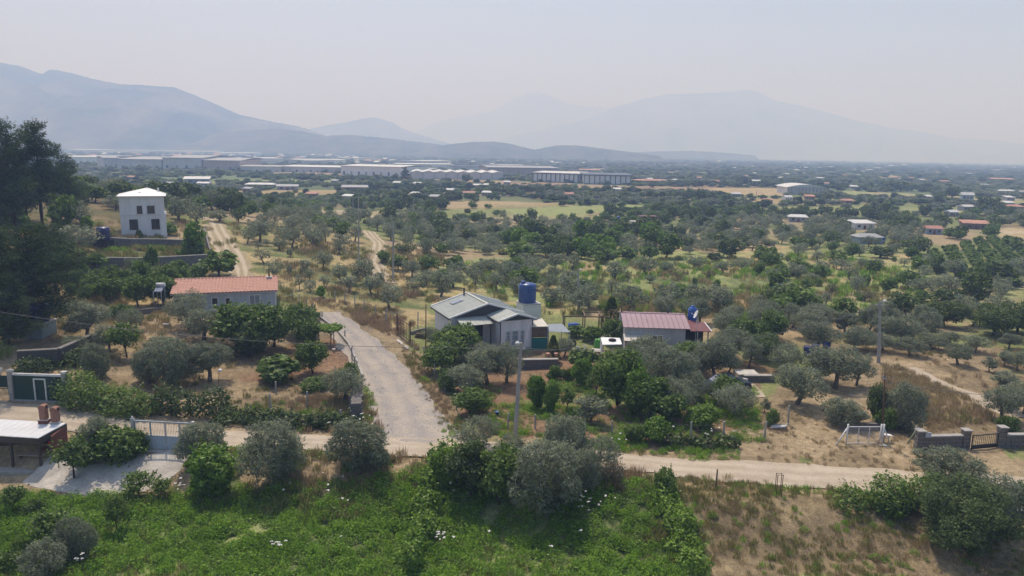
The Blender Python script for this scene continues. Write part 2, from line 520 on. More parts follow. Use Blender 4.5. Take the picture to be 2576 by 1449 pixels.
tag(ground, 'dry grass and soil ground of the valley rising to a wooded slope on the left', None, None, 'structure')

# ------------------------------------------------------------------ roads
def ribbon(name, line, halfw, mat, label, lift=0.03, ragged=0.35, step=0.6, ends=None):
    line = [Vector((x, y)) for x, y in line]
    # resample with Catmull-Rom smoothing
    P = [line[0] * 2 - line[1]] + line + [line[-1] * 2 - line[-2]]
    cen, ws = [], []
    for i in range(1, len(P) - 2):
        L = (P[i + 1] - P[i]).length
        k = max(2, int(L / step))
        for t in range(k):
            t /= k
            a, b, c, d = P[i - 1], P[i], P[i + 1], P[i + 2]
            cen.append(0.5 * ((2 * b) + (c - a) * t + (2 * a - 5 * b + 4 * c - d) * t * t + (3 * b - a - 3 * c + d) * t ** 3))
            if isinstance(halfw, (list, tuple)):
                ws.append(halfw[min(i - 1, len(halfw) - 1)] * (1 - t) + halfw[min(i, len(halfw) - 1)] * t)
            else:
                ws.append(halfw)
    cen.append(P[-2]); ws.append(ws[-1])
    K = 9
    vs, us = [], []
    n = len(cen)
    s = 0
    for i, c in enumerate(cen):
        d = (cen[min(i + 1, n - 1)] - cen[max(i - 1, 0)]).normalized()
        nn = Vector((-d.y, d.x))
        if i: s += (cen[i] - cen[i - 1]).length
        e0 = ragged * (float(fbm(np.array([s * 0.55]), np.array([3.0]), 3)[0]) - 0.5) * 2.4
        e1 = ragged * (float(fbm(np.array([s * 0.55]), np.array([90.0]), 3)[0]) - 0.5) * 2.4
        for k in range(K):
            f = k / (K - 1) * 2 - 1
            off = f * ws[i] + (e0 if k == 0 else 0) + (e1 if k == K - 1 else 0)
            p = c + nn * off
            rut = -0.02 * math.exp(-((abs(f) - 0.5) / 0.15) ** 2)
            vs.append((p.x, p.y, hz1(p.x, p.y) + lift + (rut if 0 < k < K - 1 else -0.05)))
            us.append((f, s))
    fs = [(i * K + k, (i + 1) * K + k, (i + 1) * K + k + 1, i * K + k + 1) for i in range(n - 1) for k in range(K - 1)]
    me = np_mesh(name, vs, np.array(fs)[:, ::-1], True, [mat])
    at = me.attributes.new('across', 'FLOAT', 'POINT')
    at.data.foreach_set('value', np.array([u[0] for u in us], np.float32))
    o = link_mesh(name, me)
    tag(o, label, None, None, 'structure')
    return o

def road_mat(name, c, cr, rutdark=0.12, gravel=0.3):
    m, nt, out = mat_new(name)
    p = N(nt, 'ShaderNodeBsdfPrincipled'); p.inputs['Roughness'].default_value = 0.95; p.inputs['Specular IOR Level'].default_value = 0.1
    nt.links.new(p.outputs[0], out.inputs[0])
    tc = N(nt, 'ShaderNodeTexCoord')
    at = N(nt, 'ShaderNodeAttribute', attribute_name='across')
    n1 = N(nt, 'ShaderNodeTexNoise'); n1.inputs['Scale'].default_value = 0.5; n1.inputs['Detail'].default_value = 7; n1.inputs['Roughness'].default_value = 0.7
    n2 = N(nt, 'ShaderNodeTexNoise'); n2.inputs['Scale'].default_value = 9; n2.inputs['Detail'].default_value = 6; n2.inputs['Roughness'].default_value = 0.8
    n3 = N(nt, 'ShaderNodeTexVoronoi'); n3.inputs['Scale'].default_value = 11
    for n in (n1, n2, n3): nt.links.new(tc.outputs['Object'], n.inputs['Vector'])
    mx = N(nt, 'ShaderNodeMix', data_type='RGBA'); mx.inputs['A'].default_value = (*c, 1); mx.inputs['B'].default_value = (*cr, 1)
    # worn wheel tracks: colour of packed earth between and beside them
    ab = N(nt, 'ShaderNodeMath', operation='ABSOLUTE'); nt.links.new(at.outputs['Fac'], ab.inputs[0])
    w = N(nt, 'ShaderNodeMath', operation='SINE'); sc_ = N(nt, 'ShaderNodeMath', operation='MULTIPLY'); sc_.inputs[1].default_value = 9.4
    nt.links.new(at.outputs['Fac'], sc_.inputs[0]); nt.links.new(sc_.outputs[0], w.inputs[0])
    w2 = N(nt, 'ShaderNodeMath', operation='MULTIPLY'); w2.inputs[1].default_value = rutdark; nt.links.new(w.outputs[0], w2.inputs[0])
    r = N(nt, 'ShaderNodeMapRange'); r.inputs[1].default_value = 0.35; r.inputs[2].default_value = 0.62
    ad = N(nt, 'ShaderNodeMath', operation='ADD'); nt.links.new(n1.outputs[0], ad.inputs[0]); nt.links.new(w2.outputs[0], ad.inputs[1])
    nt.links.new(ad.outputs[0], r.inputs[0]); nt.links.new(r.outputs[0], mx.inputs['Factor'])
    g = N(nt, 'ShaderNodeMapRange'); g.inputs[1].default_value = 0.3; g.inputs[2].default_value = 0.7; g.inputs[3].default_value = 1 - gravel; g.inputs[4].default_value = 1 + gravel * 0.8
    nt.links.new(n2.outputs[0], g.inputs[0])
    ml = N(nt, 'ShaderNodeMix', data_type='RGBA', blend_type='MULTIPLY'); ml.inputs['Factor'].default_value = 1
    nt.links.new(mx.outputs['Result'], ml.inputs['A']); nt.links.new(g.outputs[0], ml.inputs['B'])
    nt.links.new(ml.outputs['Result'], p.inputs['Base Color'])
    b = N(nt, 'ShaderNodeBump'); b.inputs['Strength'].default_value = 0.3; b.inputs['Distance'].default_value = 0.04
    nt.links.new(n3.outputs['Distance'], b.inputs['Height']); nt.links.new(b.outputs[0], p.inputs['Normal'])
    return m
M_DIRT = road_mat('pale_dirt', (0.50, 0.43, 0.335), (0.40, 0.335, 0.255), 0.10, 0.2)
M_GRAVEL = road_mat('grey_gravel', (0.315, 0.29, 0.27), (0.41, 0.36, 0.30), 0.09, 0.32)
M_TRACK = road_mat('straw_track', (0.48, 0.41, 0.30), (0.34, 0.28, 0.18), 0.3, 0.3)
ribbon('gravel_road', gravel_road, [3.6, 2.7, 2.5, 2.4, 2.3, 2.2, 1.9, 1.6, 1.2], M_GRAVEL, 'grey gravel road climbing past the houses from the junction', 0.045, 0.5)
ribbon('dirt_road', main_road, [1.6, 1.6, 1.5, 1.5, 1.4, 1.4, 1.7, 1.6, 1.4, 1.4, 1.6, 1.7, 1.8, 1.8, 1.8, 1.8, 1.8], M_DIRT, 'pale beige dirt road crossing the picture from left to right', 0.05, 0.35)
ribbon('dirt_track', dirt_track, [1.8, 1.8, 2.0, 2.0, 1.6, 1.2], M_TRACK, 'straw coloured farm track beside the white house', 0.05, 0.7)
ribbon('foot_path', foot_path, 1.5, M_TRACK, 'pale winding path among the olive trees', 0.08, 0.5)
ribbon('farm_track', far_track, 2.6, M_TRACK, 'distant pale farm track at the edge of a green field', 0.12, 0.6, 2)
ribbon('side_path', right_path, [0.5, 0.7, 0.9, 1.1, 1.1], M_DIRT, 'short pale path crossing the dry field at right', 0.05, 0.3)

# ------------------------------------------------------------------ mountains and hills
def mountain(name, label, prof, dist, depth, col, seed, rough=1.0, base=None):
    """a ridge standing at its distance: its crest follows the skyline, spurs and gullies run down both flanks"""
    xs = np.array([p[0] for p in prof], float); ys = np.array([p[1] for p in prof], float)
    n = 220
    px = np.linspace(xs[0], xs[-1], n)
    py = np.interp(px, xs, ys)
    rows = 44
    V = np.zeros((n, rows, 3))
    s = np.linspace(-1, 1, rows)
    for i in range(n):
        p = DY(px[i], py[i], dist)
        zc = max(p.z, 3.0)
        k = p.x / dist
        yy = dist + s * depth
        xx = k * dist + s * depth * k * 0.6
        V[i, :, 0] = xx; V[i, :, 1] = yy
        sp = fbm(xx * 0.0035 + seed, yy * 0.0012 + seed * 2, 4) - 0.5
        fine = fbm(xx * 0.012 + seed, yy * 0.012, 4) - 0.5
        a = np.abs(s)
        f = np.clip(1 - a ** 0.9, 0, 1)
        wv = np.sin(a * PI)
        V[i, :, 2] = np.maximum(zc * (f + wv * (sp * 0.8 + fine * 0.3) * rough * np.where(s < 0, 0.8, 0.4)), 0) - 1.0 * (a > 0.97)
    fs = [(i * rows + k, (i + 1) * rows + k, (i + 1) * rows + k + 1, i * rows + k + 1) for i in range(n - 1) for k in range(rows - 1)]
    # small tree-scale roughness along the skyline
    nz = RNG.normal(0, 1, (n, rows)) * dist * 0.00028 * rough
    V[..., 2] += nz * (V[..., 2] > 4)
    me = np_mesh(name, V.reshape(-1, 3), np.array(fs)[:, ::-1], True, [col])
    return tag(link_mesh(name, me), label, None, None, 'structure')
def mount_mat(name, a, b, scale):
    m, nt, out = mat_new(name)
    p = N(nt, 'ShaderNodeBsdfDiffuse'); nt.links.new(p.outputs[0], out.inputs[0])
    tc = N(nt, 'ShaderNodeTexCoord')
    n = N(nt, 'ShaderNodeTexNoise'); n.inputs['Scale'].default_value = scale; n.inputs['Detail'].default_value = 9; n.inputs['Roughness'].default_value = 0.7
    nt.links.new(tc.outputs['Object'], n.inputs[0])
    r = N(nt, 'ShaderNodeMapRange'); r.inputs[1].default_value = 0.42; r.inputs[2].default_value = 0.62
    nt.links.new(n.outputs[0], r.inputs[0])
    mx = N(nt, 'ShaderNodeMix', data_type='RGBA'); mx.inputs['A'].default_value = (*a, 1); mx.inputs['B'].default_value = (*b, 1)
    nt.links.new(r.outputs[0], mx.inputs['Factor']); nt.links.new(mx.outputs['Result'], p.inputs[0])
    return m
MM = mount_mat('mountain_forest', (0.035, 0.055, 0.035), (0.20, 0.185, 0.14), 0.0045)
MH = mount_mat('hill_forest', (0.045, 0.07, 0.04), (0.16, 0.15, 0.10), 0.02)
mountain('mountain', 'long blue mountain ridge falling from the upper left edge', [(-500, 190), (-200, 130), (0, 150), (45, 156), (75, 168), (110, 180), (122, 169), (135, 166), (190, 180), (250, 198), (300, 208), (370, 212), (440, 217), (490, 236), (540, 258), (600, 285), (640, 294), (700, 308), (740, 314), (780, 325), (830, 345), (900, 365)], 2900, 900, MM, 3)
mountain('mountain', 'small rounded blue hill between the left ridge and the pale peaks', [(700, 345), (780, 322), (830, 312), (870, 305), (905, 297), (935, 292), (962, 298), (985, 305), (1010, 320), (1040, 332), (1080, 345), (1130, 360), (1180, 372)], 4700, 700, MM, 8)
mountain('mountain', 'faint pointed peak in the haze near the middle of the skyline', [(950, 362), (1050, 330), (1100, 305), (1160, 290), (1240, 275), (1270, 258), (1300, 240), (1325, 231), (1350, 228), (1375, 232), (1400, 243), (1430, 258), (1480, 264), (1560, 268), (1650, 280), (1800, 320)], 8300, 700, MM, 12)
mountain('mountain', 'broad faint mountain behind the plain at right', [(1180, 370), (1300, 340), (1480, 295), (1560, 262), (1620, 243), (1680, 230), (1720, 231), (1800, 226), (1890, 223), (1915, 230), (1950, 247), (2030, 265), (2090, 280), (2150, 299), (2230, 318), (2300, 326), (2400, 346), (2500, 350), (2620, 368), (2760, 372), (2900, 378)], 6500, 900, MM, 21)
mountain('hill', 'low wooded foothill rising left of the factories', [(330, 366), (400, 352), (470, 352), (520, 340), (560, 332), (620, 326), (700, 322), (760, 330), (820, 341), (880, 338), (960, 345), (1040, 355), (1100, 362), (1180, 378)], 2250, 300, MH, 33, 1.0)
mountain('hill', 'low dark wooded hill in the plain right of the middle', [(1040, 383), (1090, 369), (1130, 362), (1190, 356), (1240, 355), (1280, 360), (1310, 368), (1345, 376), (1370, 371), (1400, 365), (1450, 365), (1500, 371), (1560, 379), (1620, 387), (1660, 393)], 2050, 160, MH, 41, 1.0)
mountain('hill', 'flat pale hill behind the dark wooded hill', [(1500, 386), (1640, 381), (1740, 379), (1830, 384), (1900, 391)], 3000, 160, MH, 47, 1.0)

# ------------------------------------------------------------------ haze
def haze():
    b = MB().box(-9700, 9700, -170, 9800, -4.5, 720)
    m, nt, out = mat_new('haze_air')
    v = N(nt, 'ShaderNodeVolumePrincipled')
    v.inputs['Color'].default_value = (0.40, 0.56, 1.0, 1)
    v.inputs['Absorption Color'].default_value = (0.88, 0.76, 1, 1)
    v.inputs['Density'].default_value = HAZE_D
    v.inputs['Anisotropy'].default_value = 0.1
    nt.links.new(v.outputs[0], out.inputs['Volume'])
    o = b.build('haze', m)
    return tag(o, 'blue summer haze lying over the valley', None, None, 'stuff')
HAZE_D = 0.00070
haze()

# ------------------------------------------------------------------ foliage
def unit(v):
    return v / (np.linalg.norm(v, axis=-1, keepdims=True) + 1e-9)

def leaves(P, Nrm, L, W, up=0.3, rnd=0.9):
    """one pointed leaf (a four-cornered blade) at each point"""
    n = len(P)
    nn = unit(Nrm * 0.7 + RNG.normal(0, rnd, (n, 3)) * 0.6 + np.array([0, 0, up]))
    t = unit(np.cross(nn, RNG.normal(0, 1, (n, 3))))
    b = np.cross(nn, t)
    sz = RNG.uniform(0.65, 1.35, (n, 1))
    l, w = L * sz * 0.5, W * sz * 0.5
    V = np.stack([P - t * l, P + b * w, P + t * l, P - b * w], 1).reshape(-1, 3)
    return V, np.arange(n * 4).reshape(-1, 4)

def lobed_points(lobes, n, inner=0.18, jit=0.14):
    """points over the outside of a heap of ellipsoid lobes (c, r) and some inside"""
    c = np.array([l[0] for l in lobes]); r = np.array([l[1] for l in lobes])
    area = (r[:, 0] * r[:, 1] + r[:, 0] * r[:, 2] + r[:, 1] * r[:, 2])
    k = RNG.choice(len(lobes), int(n * 2.4), p=area / area.sum())
    d = unit(RNG.normal(0, 1, (len(k), 3)))
    rad = 1 + RNG.normal(0, jit, (len(k), 1))
    P = c[k] + d * r[k] * rad
    out = np.ones(len(P), bool)
    for i in range(len(lobes)):
        q = (P - c[i]) / r[i]
        out &= ~((np.sum(q * q, 1) < 0.72) & (k != i))
    P, d = P[out][:n], (d / r[k])[out][:n]
    m = int(n * inner)
    kk = RNG.choice(len(lobes), m, p=area / area.sum())
    dd = unit(RNG.normal(0, 1, (m, 3)))
    Q = c[kk] + dd * r[kk] * RNG.uniform(0.45, 0.9, (m, 1))
    return np.concatenate([P, Q]), unit(np.concatenate([d, dd]))

def shoots(P, Nrm, k, length, per, upw=0.5):
    """thin twigs of leaves standing out from the crown"""
    idx = RNG.choice(len(P), k)
    d = unit(Nrm[idx] + RNG.normal(0, 0.35, (k, 3)) + np.array([0, 0, upw]))
    t = RNG.uniform(0.1, 1, (k, per, 1)) * length * RNG.uniform(0.5, 1.2, (k, 1, 1))
    Q = P[idx][:, None] + d[:, None] * t + RNG.normal(0, 0.035, (k, per, 3))
    return Q.reshape(-1, 3), np.repeat(d, per, 0)

def crown_mesh(name, mat, lobes, n, L, W, shoot=(0, 0, 0), inner=0.18, jit=0.14, up=0.3, core=None):
    P, D = lobed_points(lobes, int(n * 1.25), inner, jit)
    ph = RNG.uniform(0, 50)
    hole = (mat is not L_PINE) & (fbm(P[:, 0] * 1.5 + P[:, 2] * 1.3 + ph, P[:, 1] * 1.5 - P[:, 2] * 0.9 + ph, 2) < 0.44)
    kp = ~hole | (RNG.random(len(P)) < 0.35)
    P, D = P[kp], D[kp]
    if shoot[0]:
        Q, E = shoots(P, D, *shoot)
        P, D = np.concatenate([P, Q]), np.concatenate([D, E])
    V, F = leaves(P, D, L, W, up)
    return np_mesh(name, V, F, False, [mat])

def limb_mesh(name, mat, paths, n=7):
    """tapered branching stems: each path is [(point, radius), ...]"""
    vs, fs = [], []
    for path in paths:
        base = len(vs)
        m = len(path)
        for i, (p, r) in enumerate(path):
            p = Vector(p)
            a, b = Vector(path[max(i - 1, 0)][0]), Vector(path[min(i + 1, m - 1)][0])
            q = (b - a).to_track_quat('Z', 'Y')
            for k in range(n):
                v = p + q @ Vector((r * math.cos(2 * PI * k / n), r * math.sin(2 * PI * k / n), 0))
                vs.append(v[:])
        for i in range(m - 1):
            for k in range(n):
                a = base + i * n
                fs.append((a + k, a + (k + 1) % n, a + n + (k + 1) % n, a + n + k))
    return np_mesh(name, vs, np.array(fs), True, [mat])

M_BARK = surf('grey_bark', (0.17, 0.14, 0.11), 0.95, 0.45, 6, 0.6, streak=True)
M_BARK_D = surf('dark_bark', (0.09, 0.065, 0.05), 0.95, 0.4, 6, 0.6, streak=True)
L_OLIVE = leafmat('olive_leaf', (0.165, 0.202, 0.13), (0.285, 0.32, 0.22), 0.45, 0.4, 0.5, 0.008)
L_GREEN = leafmat('green_leaf', (0.08, 0.145, 0.025), (0.17, 0.26, 0.05), 0.45, 0.4, 0.5, 0.02)
L_BRIGHT = leafmat('bright_leaf', (0.10, 0.20, 0.02), (0.20, 0.32, 0.04), 0.4, 0.35, 0.5, 0.02)
L_DARK = leafmat('dark_leaf', (0.06, 0.10, 0.027), (0.125, 0.18, 0.05), 0.4, 0.4, 0.5, 0.02)
L_PINE = leafmat('pine_needle', (0.045, 0.08, 0.033), (0.10, 0.14, 0.06), 0.3, 0.4)
L_CYP = leafmat('cypress_leaf', (0.035, 0.065, 0.015), (0.11, 0.15, 0.03), 0.2, 0.4)
L_DRY = leafmat('dry_twig', (0.19, 0.12, 0.09), (0.27, 0.19, 0.14), 0.2, 0.3)
L_GREY = leafmat('grey_twig', (0.17, 0.14, 0.115), (0.13, 0.14, 0.09), 0.2, 0.3)
L_WEED = leafmat('weed_leaf', (0.135, 0.275, 0.03), (0.28, 0.44, 0.075), 0.5, 0.35)
L_WEED2 = leafmat('weed_leaf_dark', (0.10, 0.21, 0.028), (0.20, 0.33, 0.055), 0.5, 0.35)
L_STRAW = leafmat('straw_blade', (0.36, 0.28, 0.14), (0.48, 0.40, 0.23), 0.3, 0.3)
L_RUST = leafmat('rust_seed_head', (0.33, 0.245, 0.155), (0.43, 0.33, 0.205), 0.3, 0.3)
L_SAGE = leafmat('sage_leaf', (0.085, 0.13, 0.05), (0.165, 0.215, 0.095), 0.4, 0.4)
L_MIX = leafmat('yellow_grass', (0.17, 0.19, 0.06), (0.30, 0.28, 0.11), 0.35, 0.3)

def ell(x, y, z, rx, ry=None, rz=None):
    return ((x, y, z), (rx, ry or rx, rz or rx))

def heap(k, R, z0, z1, lr, seed, flat=1.0):
    """k lobes heaped into a rounded crown of radius R between z0 and z1"""
    r_ = random.Random(seed)
    out = []
    zc, h = (z0 + z1) / 2, (z1 - z0) / 2
    for i in range(k):
        a = i * 2.39996 + r_.uniform(-0.5, 0.5)
        f = ((i + 0.5) / k)
        w = 1 - 2 * f
        rr = math.sqrt(max(0, 1 - w * w))
        s = lr * r_.uniform(0.5, 1.35)
        q = r_.uniform(0.55, 1.18)
        out.append(ell(math.cos(a) * rr * (R - s) * q, math.sin(a) * rr * (R - s) * q, zc + w * (h - s * 0.8 * flat) * r_.uniform(0.8, 1.1), s, s, s * 0.85 * flat))
    if r_.random() < 0.5: out.pop(r_.randrange(len(out)))
    kx, ky = r_.uniform(0.85, 1.12), r_.uniform(0.85, 1.12)
    out = [((c[0] * kx, c[1] * ky, c[2]), q) for c, q in out]
    out.append(ell(0, 0, zc, R * 0.45, R * 0.45, h * 0.5))
    return out

def stems(seed, h0, lobes, r0, k=5, lean=0.1):
    r_ = random.Random(seed)
    top = (r_.uniform(-lean, lean), r_.uniform(-lean, lean), h0)
    P = [[((0, 0, -0.25), r0 * 1.35), ((0.02, 0, 0.15), r0), ((top[0] * 0.6, top[1] * 0.5, h0 * 0.55), r0 * 0.8), (top, r0 * 0.72)]]
    ls = r_.sample(lobes, min(k, len(lobes)))
    for (c, r) in ls:
        m = ((top[0] + c[0]) / 2 + r_.uniform(-0.12, 0.12), (top[1] + c[1]) / 2 + r_.uniform(-0.12, 0.12), max(h0, (h0 + c[2]) / 2 + 0.1))
        P.append([(top, r0 * 0.55), (m, r0 * 0.36), (c, r0 * 0.14)])
    return P

PROTO = {}   # kind -> list of (crown mesh, trunk mesh, width, height) ; suffix _far for the light ones
def add_proto(kind, lobes, n, L, W, mat, bark, h0, r0, shoot, inner=0.18, jit=0.14, seed=0, up=0.3, k=5, nfar=None, lean=0.1):
    cm = crown_mesh('crown', mat, lobes, n, L, W, shoot, inner, jit, up)
    tm = limb_mesh('trunk', bark, stems(seed, h0, lobes, r0, k, lean))
    w = max(abs(c[0]) + r[0] for c, r in lobes) * 2
    h = max(c[2] + r[2] for c, r in lobes)
    PROTO.setdefault(kind, []).append((cm, tm, w, h))
    f = 3.4
    cf = crown_mesh('crown', mat, lobes, int(n / (f * 1.6)), L * 1.75, W * 2.3, (0, 0, 0), inner * 0.7, jit * 1.1, up)
    PROTO.setdefault(kind + '_mid', []).append((cf, tm, w, h))

for i in range(9):
    add_proto('olive', heap([11, 13, 9, 14, 12, 8, 16, 10, 12][i], [2.2, 2.35, 2.0, 2.3, 2.4, 1.9, 2.4, 2.1, 2.25][i], 0.95, 4.3, 0.78, 100 + i), 4600, 0.22, 0.07, L_OLIVE, M_BARK, 1.25, 0.2, (130, 0.42, 9, 0.7), seed=i, lean=0.3)
for i in range(4):
    add_proto('lowolive', heap([15, 17, 14, 16][i], 2.3, 0.0, 3.9, 0.78, 220 + i), 6800, 0.22, 0.07, L_OLIVE, M_BARK, 0.5, 0.15, (170, 0.42, 9, 0.7), seed=80 + i, inner=0.3)
for i in range(2):
    add_proto('young_olive', heap(6, 1.15, 0.7, 3.4, 0.55, 130 + i), 1700, 0.24, 0.075, L_OLIVE, M_BARK, 0.9, 0.09, (70, 0.5, 8, 1.2), seed=20 + i)
for i in range(3):
    add_proto('fruit', heap([10, 12, 8][i], [1.9, 2.1, 1.8][i], 0.7, 3.9, 0.72, 140 + i), 3000, 0.28, 0.16, L_GREEN, M_BARK_D, 0.9, 0.13, (110, 0.5, 7, 0.9), seed=30 + i, jit=0.2)
for i in range(2):
    add_proto('bright', heap([10, 9][i], 1.9, 0.25, 3.4, 0.75, 160 + i), 3000, 0.27, 0.16, L_BRIGHT, M_BARK_D, 0.7, 0.1, (110, 0.45, 7, 0.7), seed=40 + i, jit=0.18)
for i in range(3):
    add_proto('dark', heap([14, 16, 13][i], [3.3, 3.6, 3.2][i], 0.7, 6.2, 1.15, 170 + i), 5200, 0.34, 0.19, L_DARK, M_BARK_D, 1.4, 0.26, (130, 0.6, 7, 0.6), seed=50 + i)
for i in range(2):
    add_proto('bush', heap([8, 9][i], 1.7, -0.15, 2.3, 0.7, 180 + i, 0.9), 2600, 0.24, 0.13, L_GREEN, M_BARK_D, 0.3, 0.06, (120, 0.5, 7, 0.9), seed=60 + i, jit=0.2)
add_proto('bigbush', heap(22, 3.0, -0.1, 5.0, 0.85, 240), 13000, 0.19, 0.08, L_SAGE, M_BARK_D, 0.4, 0.12, (260, 0.45, 8, 0.8), seed=90, inner=0.25, jit=0.16)
add_proto('fig', heap(7, 1.7, 0.35, 2.1, 0.6, 190, 0.8), 1100, 0.34, 0.3, L_GREEN, M_BARK, 0.5, 0.1, (40, 0.35, 5, 0.5), seed=70, jit=0.15, up=0.9)
add_proto('sparse', heap(6, 1.4, 0.9, 3.5, 0.55, 195), 750, 0.26, 0.15, L_GREEN, M_BARK_D, 1.0, 0.08, (90, 0.7, 6, 0.9), seed=75, jit=0.3, k=7)
add_proto('dry', heap(8, 1.9, 0.5, 3.3, 0.6, 197), 1500, 0.24, 0.05, L_DRY, M_BARK, 0.8, 0.12, (120, 0.6, 7, 0.9), seed=77, jit=0.3, k=8)
add_proto('greydry', heap(8, 1.8, 0.4, 3.2, 0.6, 198), 1500, 0.24, 0.06, L_GREY, M_BARK, 0.8, 0.1, (120, 0.6, 7, 0.9), seed=78, jit=0.3, k=8)

def cypress_proto():
    n = 3600
    z = RNG.uniform(0, 1, n) ** 0.8
    r = (0.16 + 0.84 * np.sin(np.clip((1 - z) * 1.18, 0, 1) * PI / 2) ** 1.1) * np.where(z < 0.12, 0.75 + 2 * z, 1)
    a = RNG.uniform(0, 2 * PI, n)
    lump = 1 + 0.13 * np.sin(a * 5 + z * 21) + RNG.normal(0, 0.07, n)
    rad = 0.85 * r * lump * (1 - 0.35 * (RNG.random(n) < 0.25))
    P = np.stack([np.cos(a) * rad, np.sin(a) * rad, 0.15 + z * 4.6], 1)
    D = unit(np.stack([np.cos(a), np.sin(a), 0 * a + 0.9], 1))
    V, F = leaves(P, D, 0.24, 0.09, 0.8, 0.5)
    cm = np_mesh('crown', V, F, False, [L_CYP])
    tm = limb_mesh('trunk', M_BARK_D, [[((0, 0, -0.2), 0.1), ((0, 0, 4), 0.03)]])
    PROTO['cypress'] = [(cm, tm, 1.8, 4.8)]
    PROTO['cypress_mid'] = [(cm, tm, 1.8, 4.8)]
cypress_proto()

def pine_proto(seed, H=12.0, R=4.2, low=0.35):
    r_ = random.Random(seed)
    lobes, paths = [], [[((0, 0, -0.3), 0.3), ((0.1, 0, H * 0.3), 0.24), ((-0.1, 0.1, H * 0.6), 0.17), ((0.05, 0, H * 0.95), 0.06)]]
    tiers = 15
    for i in range(tiers):
        f = i / (tiers - 1)
        z = H * (low + (1 - low) * f * 0.97)
        rr = R * (0.95 - 0.62 * f ** 1.7) * r_.uniform(0.7, 1.15)
        for j in range(3 if f < 0.85 else 2):
            a = i * 2.4 + j * 2.1 + r_.uniform(-0.4, 0.4)
            q = r_.uniform(0.45, 0.95) * rr
            c = (math.cos(a) * q, math.sin(a) * q, z + r_.uniform(-0.3, 0.5) + q * 0.12)
            s = r_.uniform(0.5, 1.1) * (1.1 - 0.3 * f)
            lobes.append((c, (s * 1.25, s * 1.25, s * 0.55)))
            lobes.append(((c[0] * 0.55, c[1] * 0.55, c[2] - 0.25), (s, s, s * 0.5)))
            paths.append([((0, 0, z - 0.6), 0.07), ((c[0] * 0.5, c[1] * 0.5, z - 0.35), 0.05), (c, 0.02)])
    cm = crown_mesh('crown', L_PINE, lobes, 9500, 0.34, 0.08, (420, 0.55, 8, 0.9), 0.2, 0.24, 0.5)
    tm = limb_mesh('trunk', M_BARK_D, paths)
    PROTO.setdefault('pine', []).append((cm, tm, R * 2.1, H + 0.6))
    PROTO.setdefault('pine_mid', []).append((cm, tm, R * 2.1, H + 0.6))
pine_proto(5); pine_proto(9, 11, 4.5, 0.25); pine_proto(14, 13, 4.0, 0.45)

KINDINFO = {
 'olive': ('olive_tree', 'silver-green olive tree', 'tree', 'olive trees in the groves'),
 'lowolive': ('olive_tree', 'bushy low olive tree', 'tree', 'bushy olive trees near the road'),
 'young_olive': ('young_olive_tree', 'slender young olive tree', 'tree', 'young olive trees'),
 'fruit': ('fruit_tree', 'leafy green fruit tree', 'tree', 'green fruit trees'),
 'bright': ('leafy_tree', 'bright yellow-green leafy tree', 'tree', 'bright green trees'),
 'dark': ('broad_tree', 'dense dark green tree', 'tree', 'broad dark trees'),
 'bush': ('bush', 'rounded green bush', 'bush', 'green bushes'),
 'bigbush': ('bush', 'very large rounded sage green bush', 'bush', 'large roadside bushes'),
 'fig': ('fig_tree', 'low fig tree with large leaves', 'tree', 'fig trees'),
 'sparse': ('sapling', 'thin open sapling', 'tree', 'open saplings'),
 'dry': ('dry_bush', 'dry reddish brown bush', 'bush', 'dry bushes'),
 'greydry': ('leafless_bush', 'grey half-bare bush', 'bush', 'half-bare bushes'),
 'cypress': ('cypress_tree', 'pointed green cypress', 'tree', 'cypresses'),
 'pine': ('pine_tree', 'tall dark pine', 'tree', 'pines on the left slope'),
}
TREES = []      # (object, kind, px, py, width in metres)
PLACED = []     # (x, y, radius) of everything that trees keep clear of
def put_tree(kind, loc, width, height, rz=None, fixed=None):
    far = loc.y > 88
    protos = PROTO[kind + '_mid'] if far else PROTO[kind]
    i = random.randrange(len(protos)) if fixed is None else fixed % len(protos)
    cm, tm, w, h = protos[i]
    name = KINDINFO[kind][0]
    o = thing(name, None, KINDINFO[kind][2], loc, random.uniform(0, 2 * PI) if rz is None else rz, KINDINFO[kind][3])
    width *= 0.93
    o.scale = (width / w, width / w * random.uniform(0.92, 1.08), height / h)
    if kind not in ('cypress', 'pine'):
        q_ = random.uniform(0.86, 1.14)
        o.scale = (o.scale[0] * q_, o.scale[1] / q_, o.scale[2] * random.uniform(0.9, 1.12))
        o.rotation_euler = (random.uniform(-0.11, 0.11), random.uniform(-0.11, 0.11), o.rotation_euler[2])
    a = bpy.data.objects.new('crown', cm); COL.objects.link(a); a.parent = o
    b = bpy.data.objects.new('trunk', tm); COL.objects.link(b); b.parent = o
    px, py = PXof(loc)
    TREES.append((o, kind, px, py, width))
    PLACED.append((loc.x, loc.y, width * 0.5))
    return o

def tree(kind, px, pyb, wpx, hpx, fixed=None):
    """a tree whose foot shows at (px, pyb), wpx wide and hpx high in the photograph"""
    g = G(px, pyb)
    m = M_PER_PX(g)
    w = wpx * m
    h = max(hpx * m - 0.12 * w, w * 0.4)
    g.y += w * 0.18
    g.z = hz1(g.x, g.y)
    return put_tree(kind, g, w, h, None, fixed)

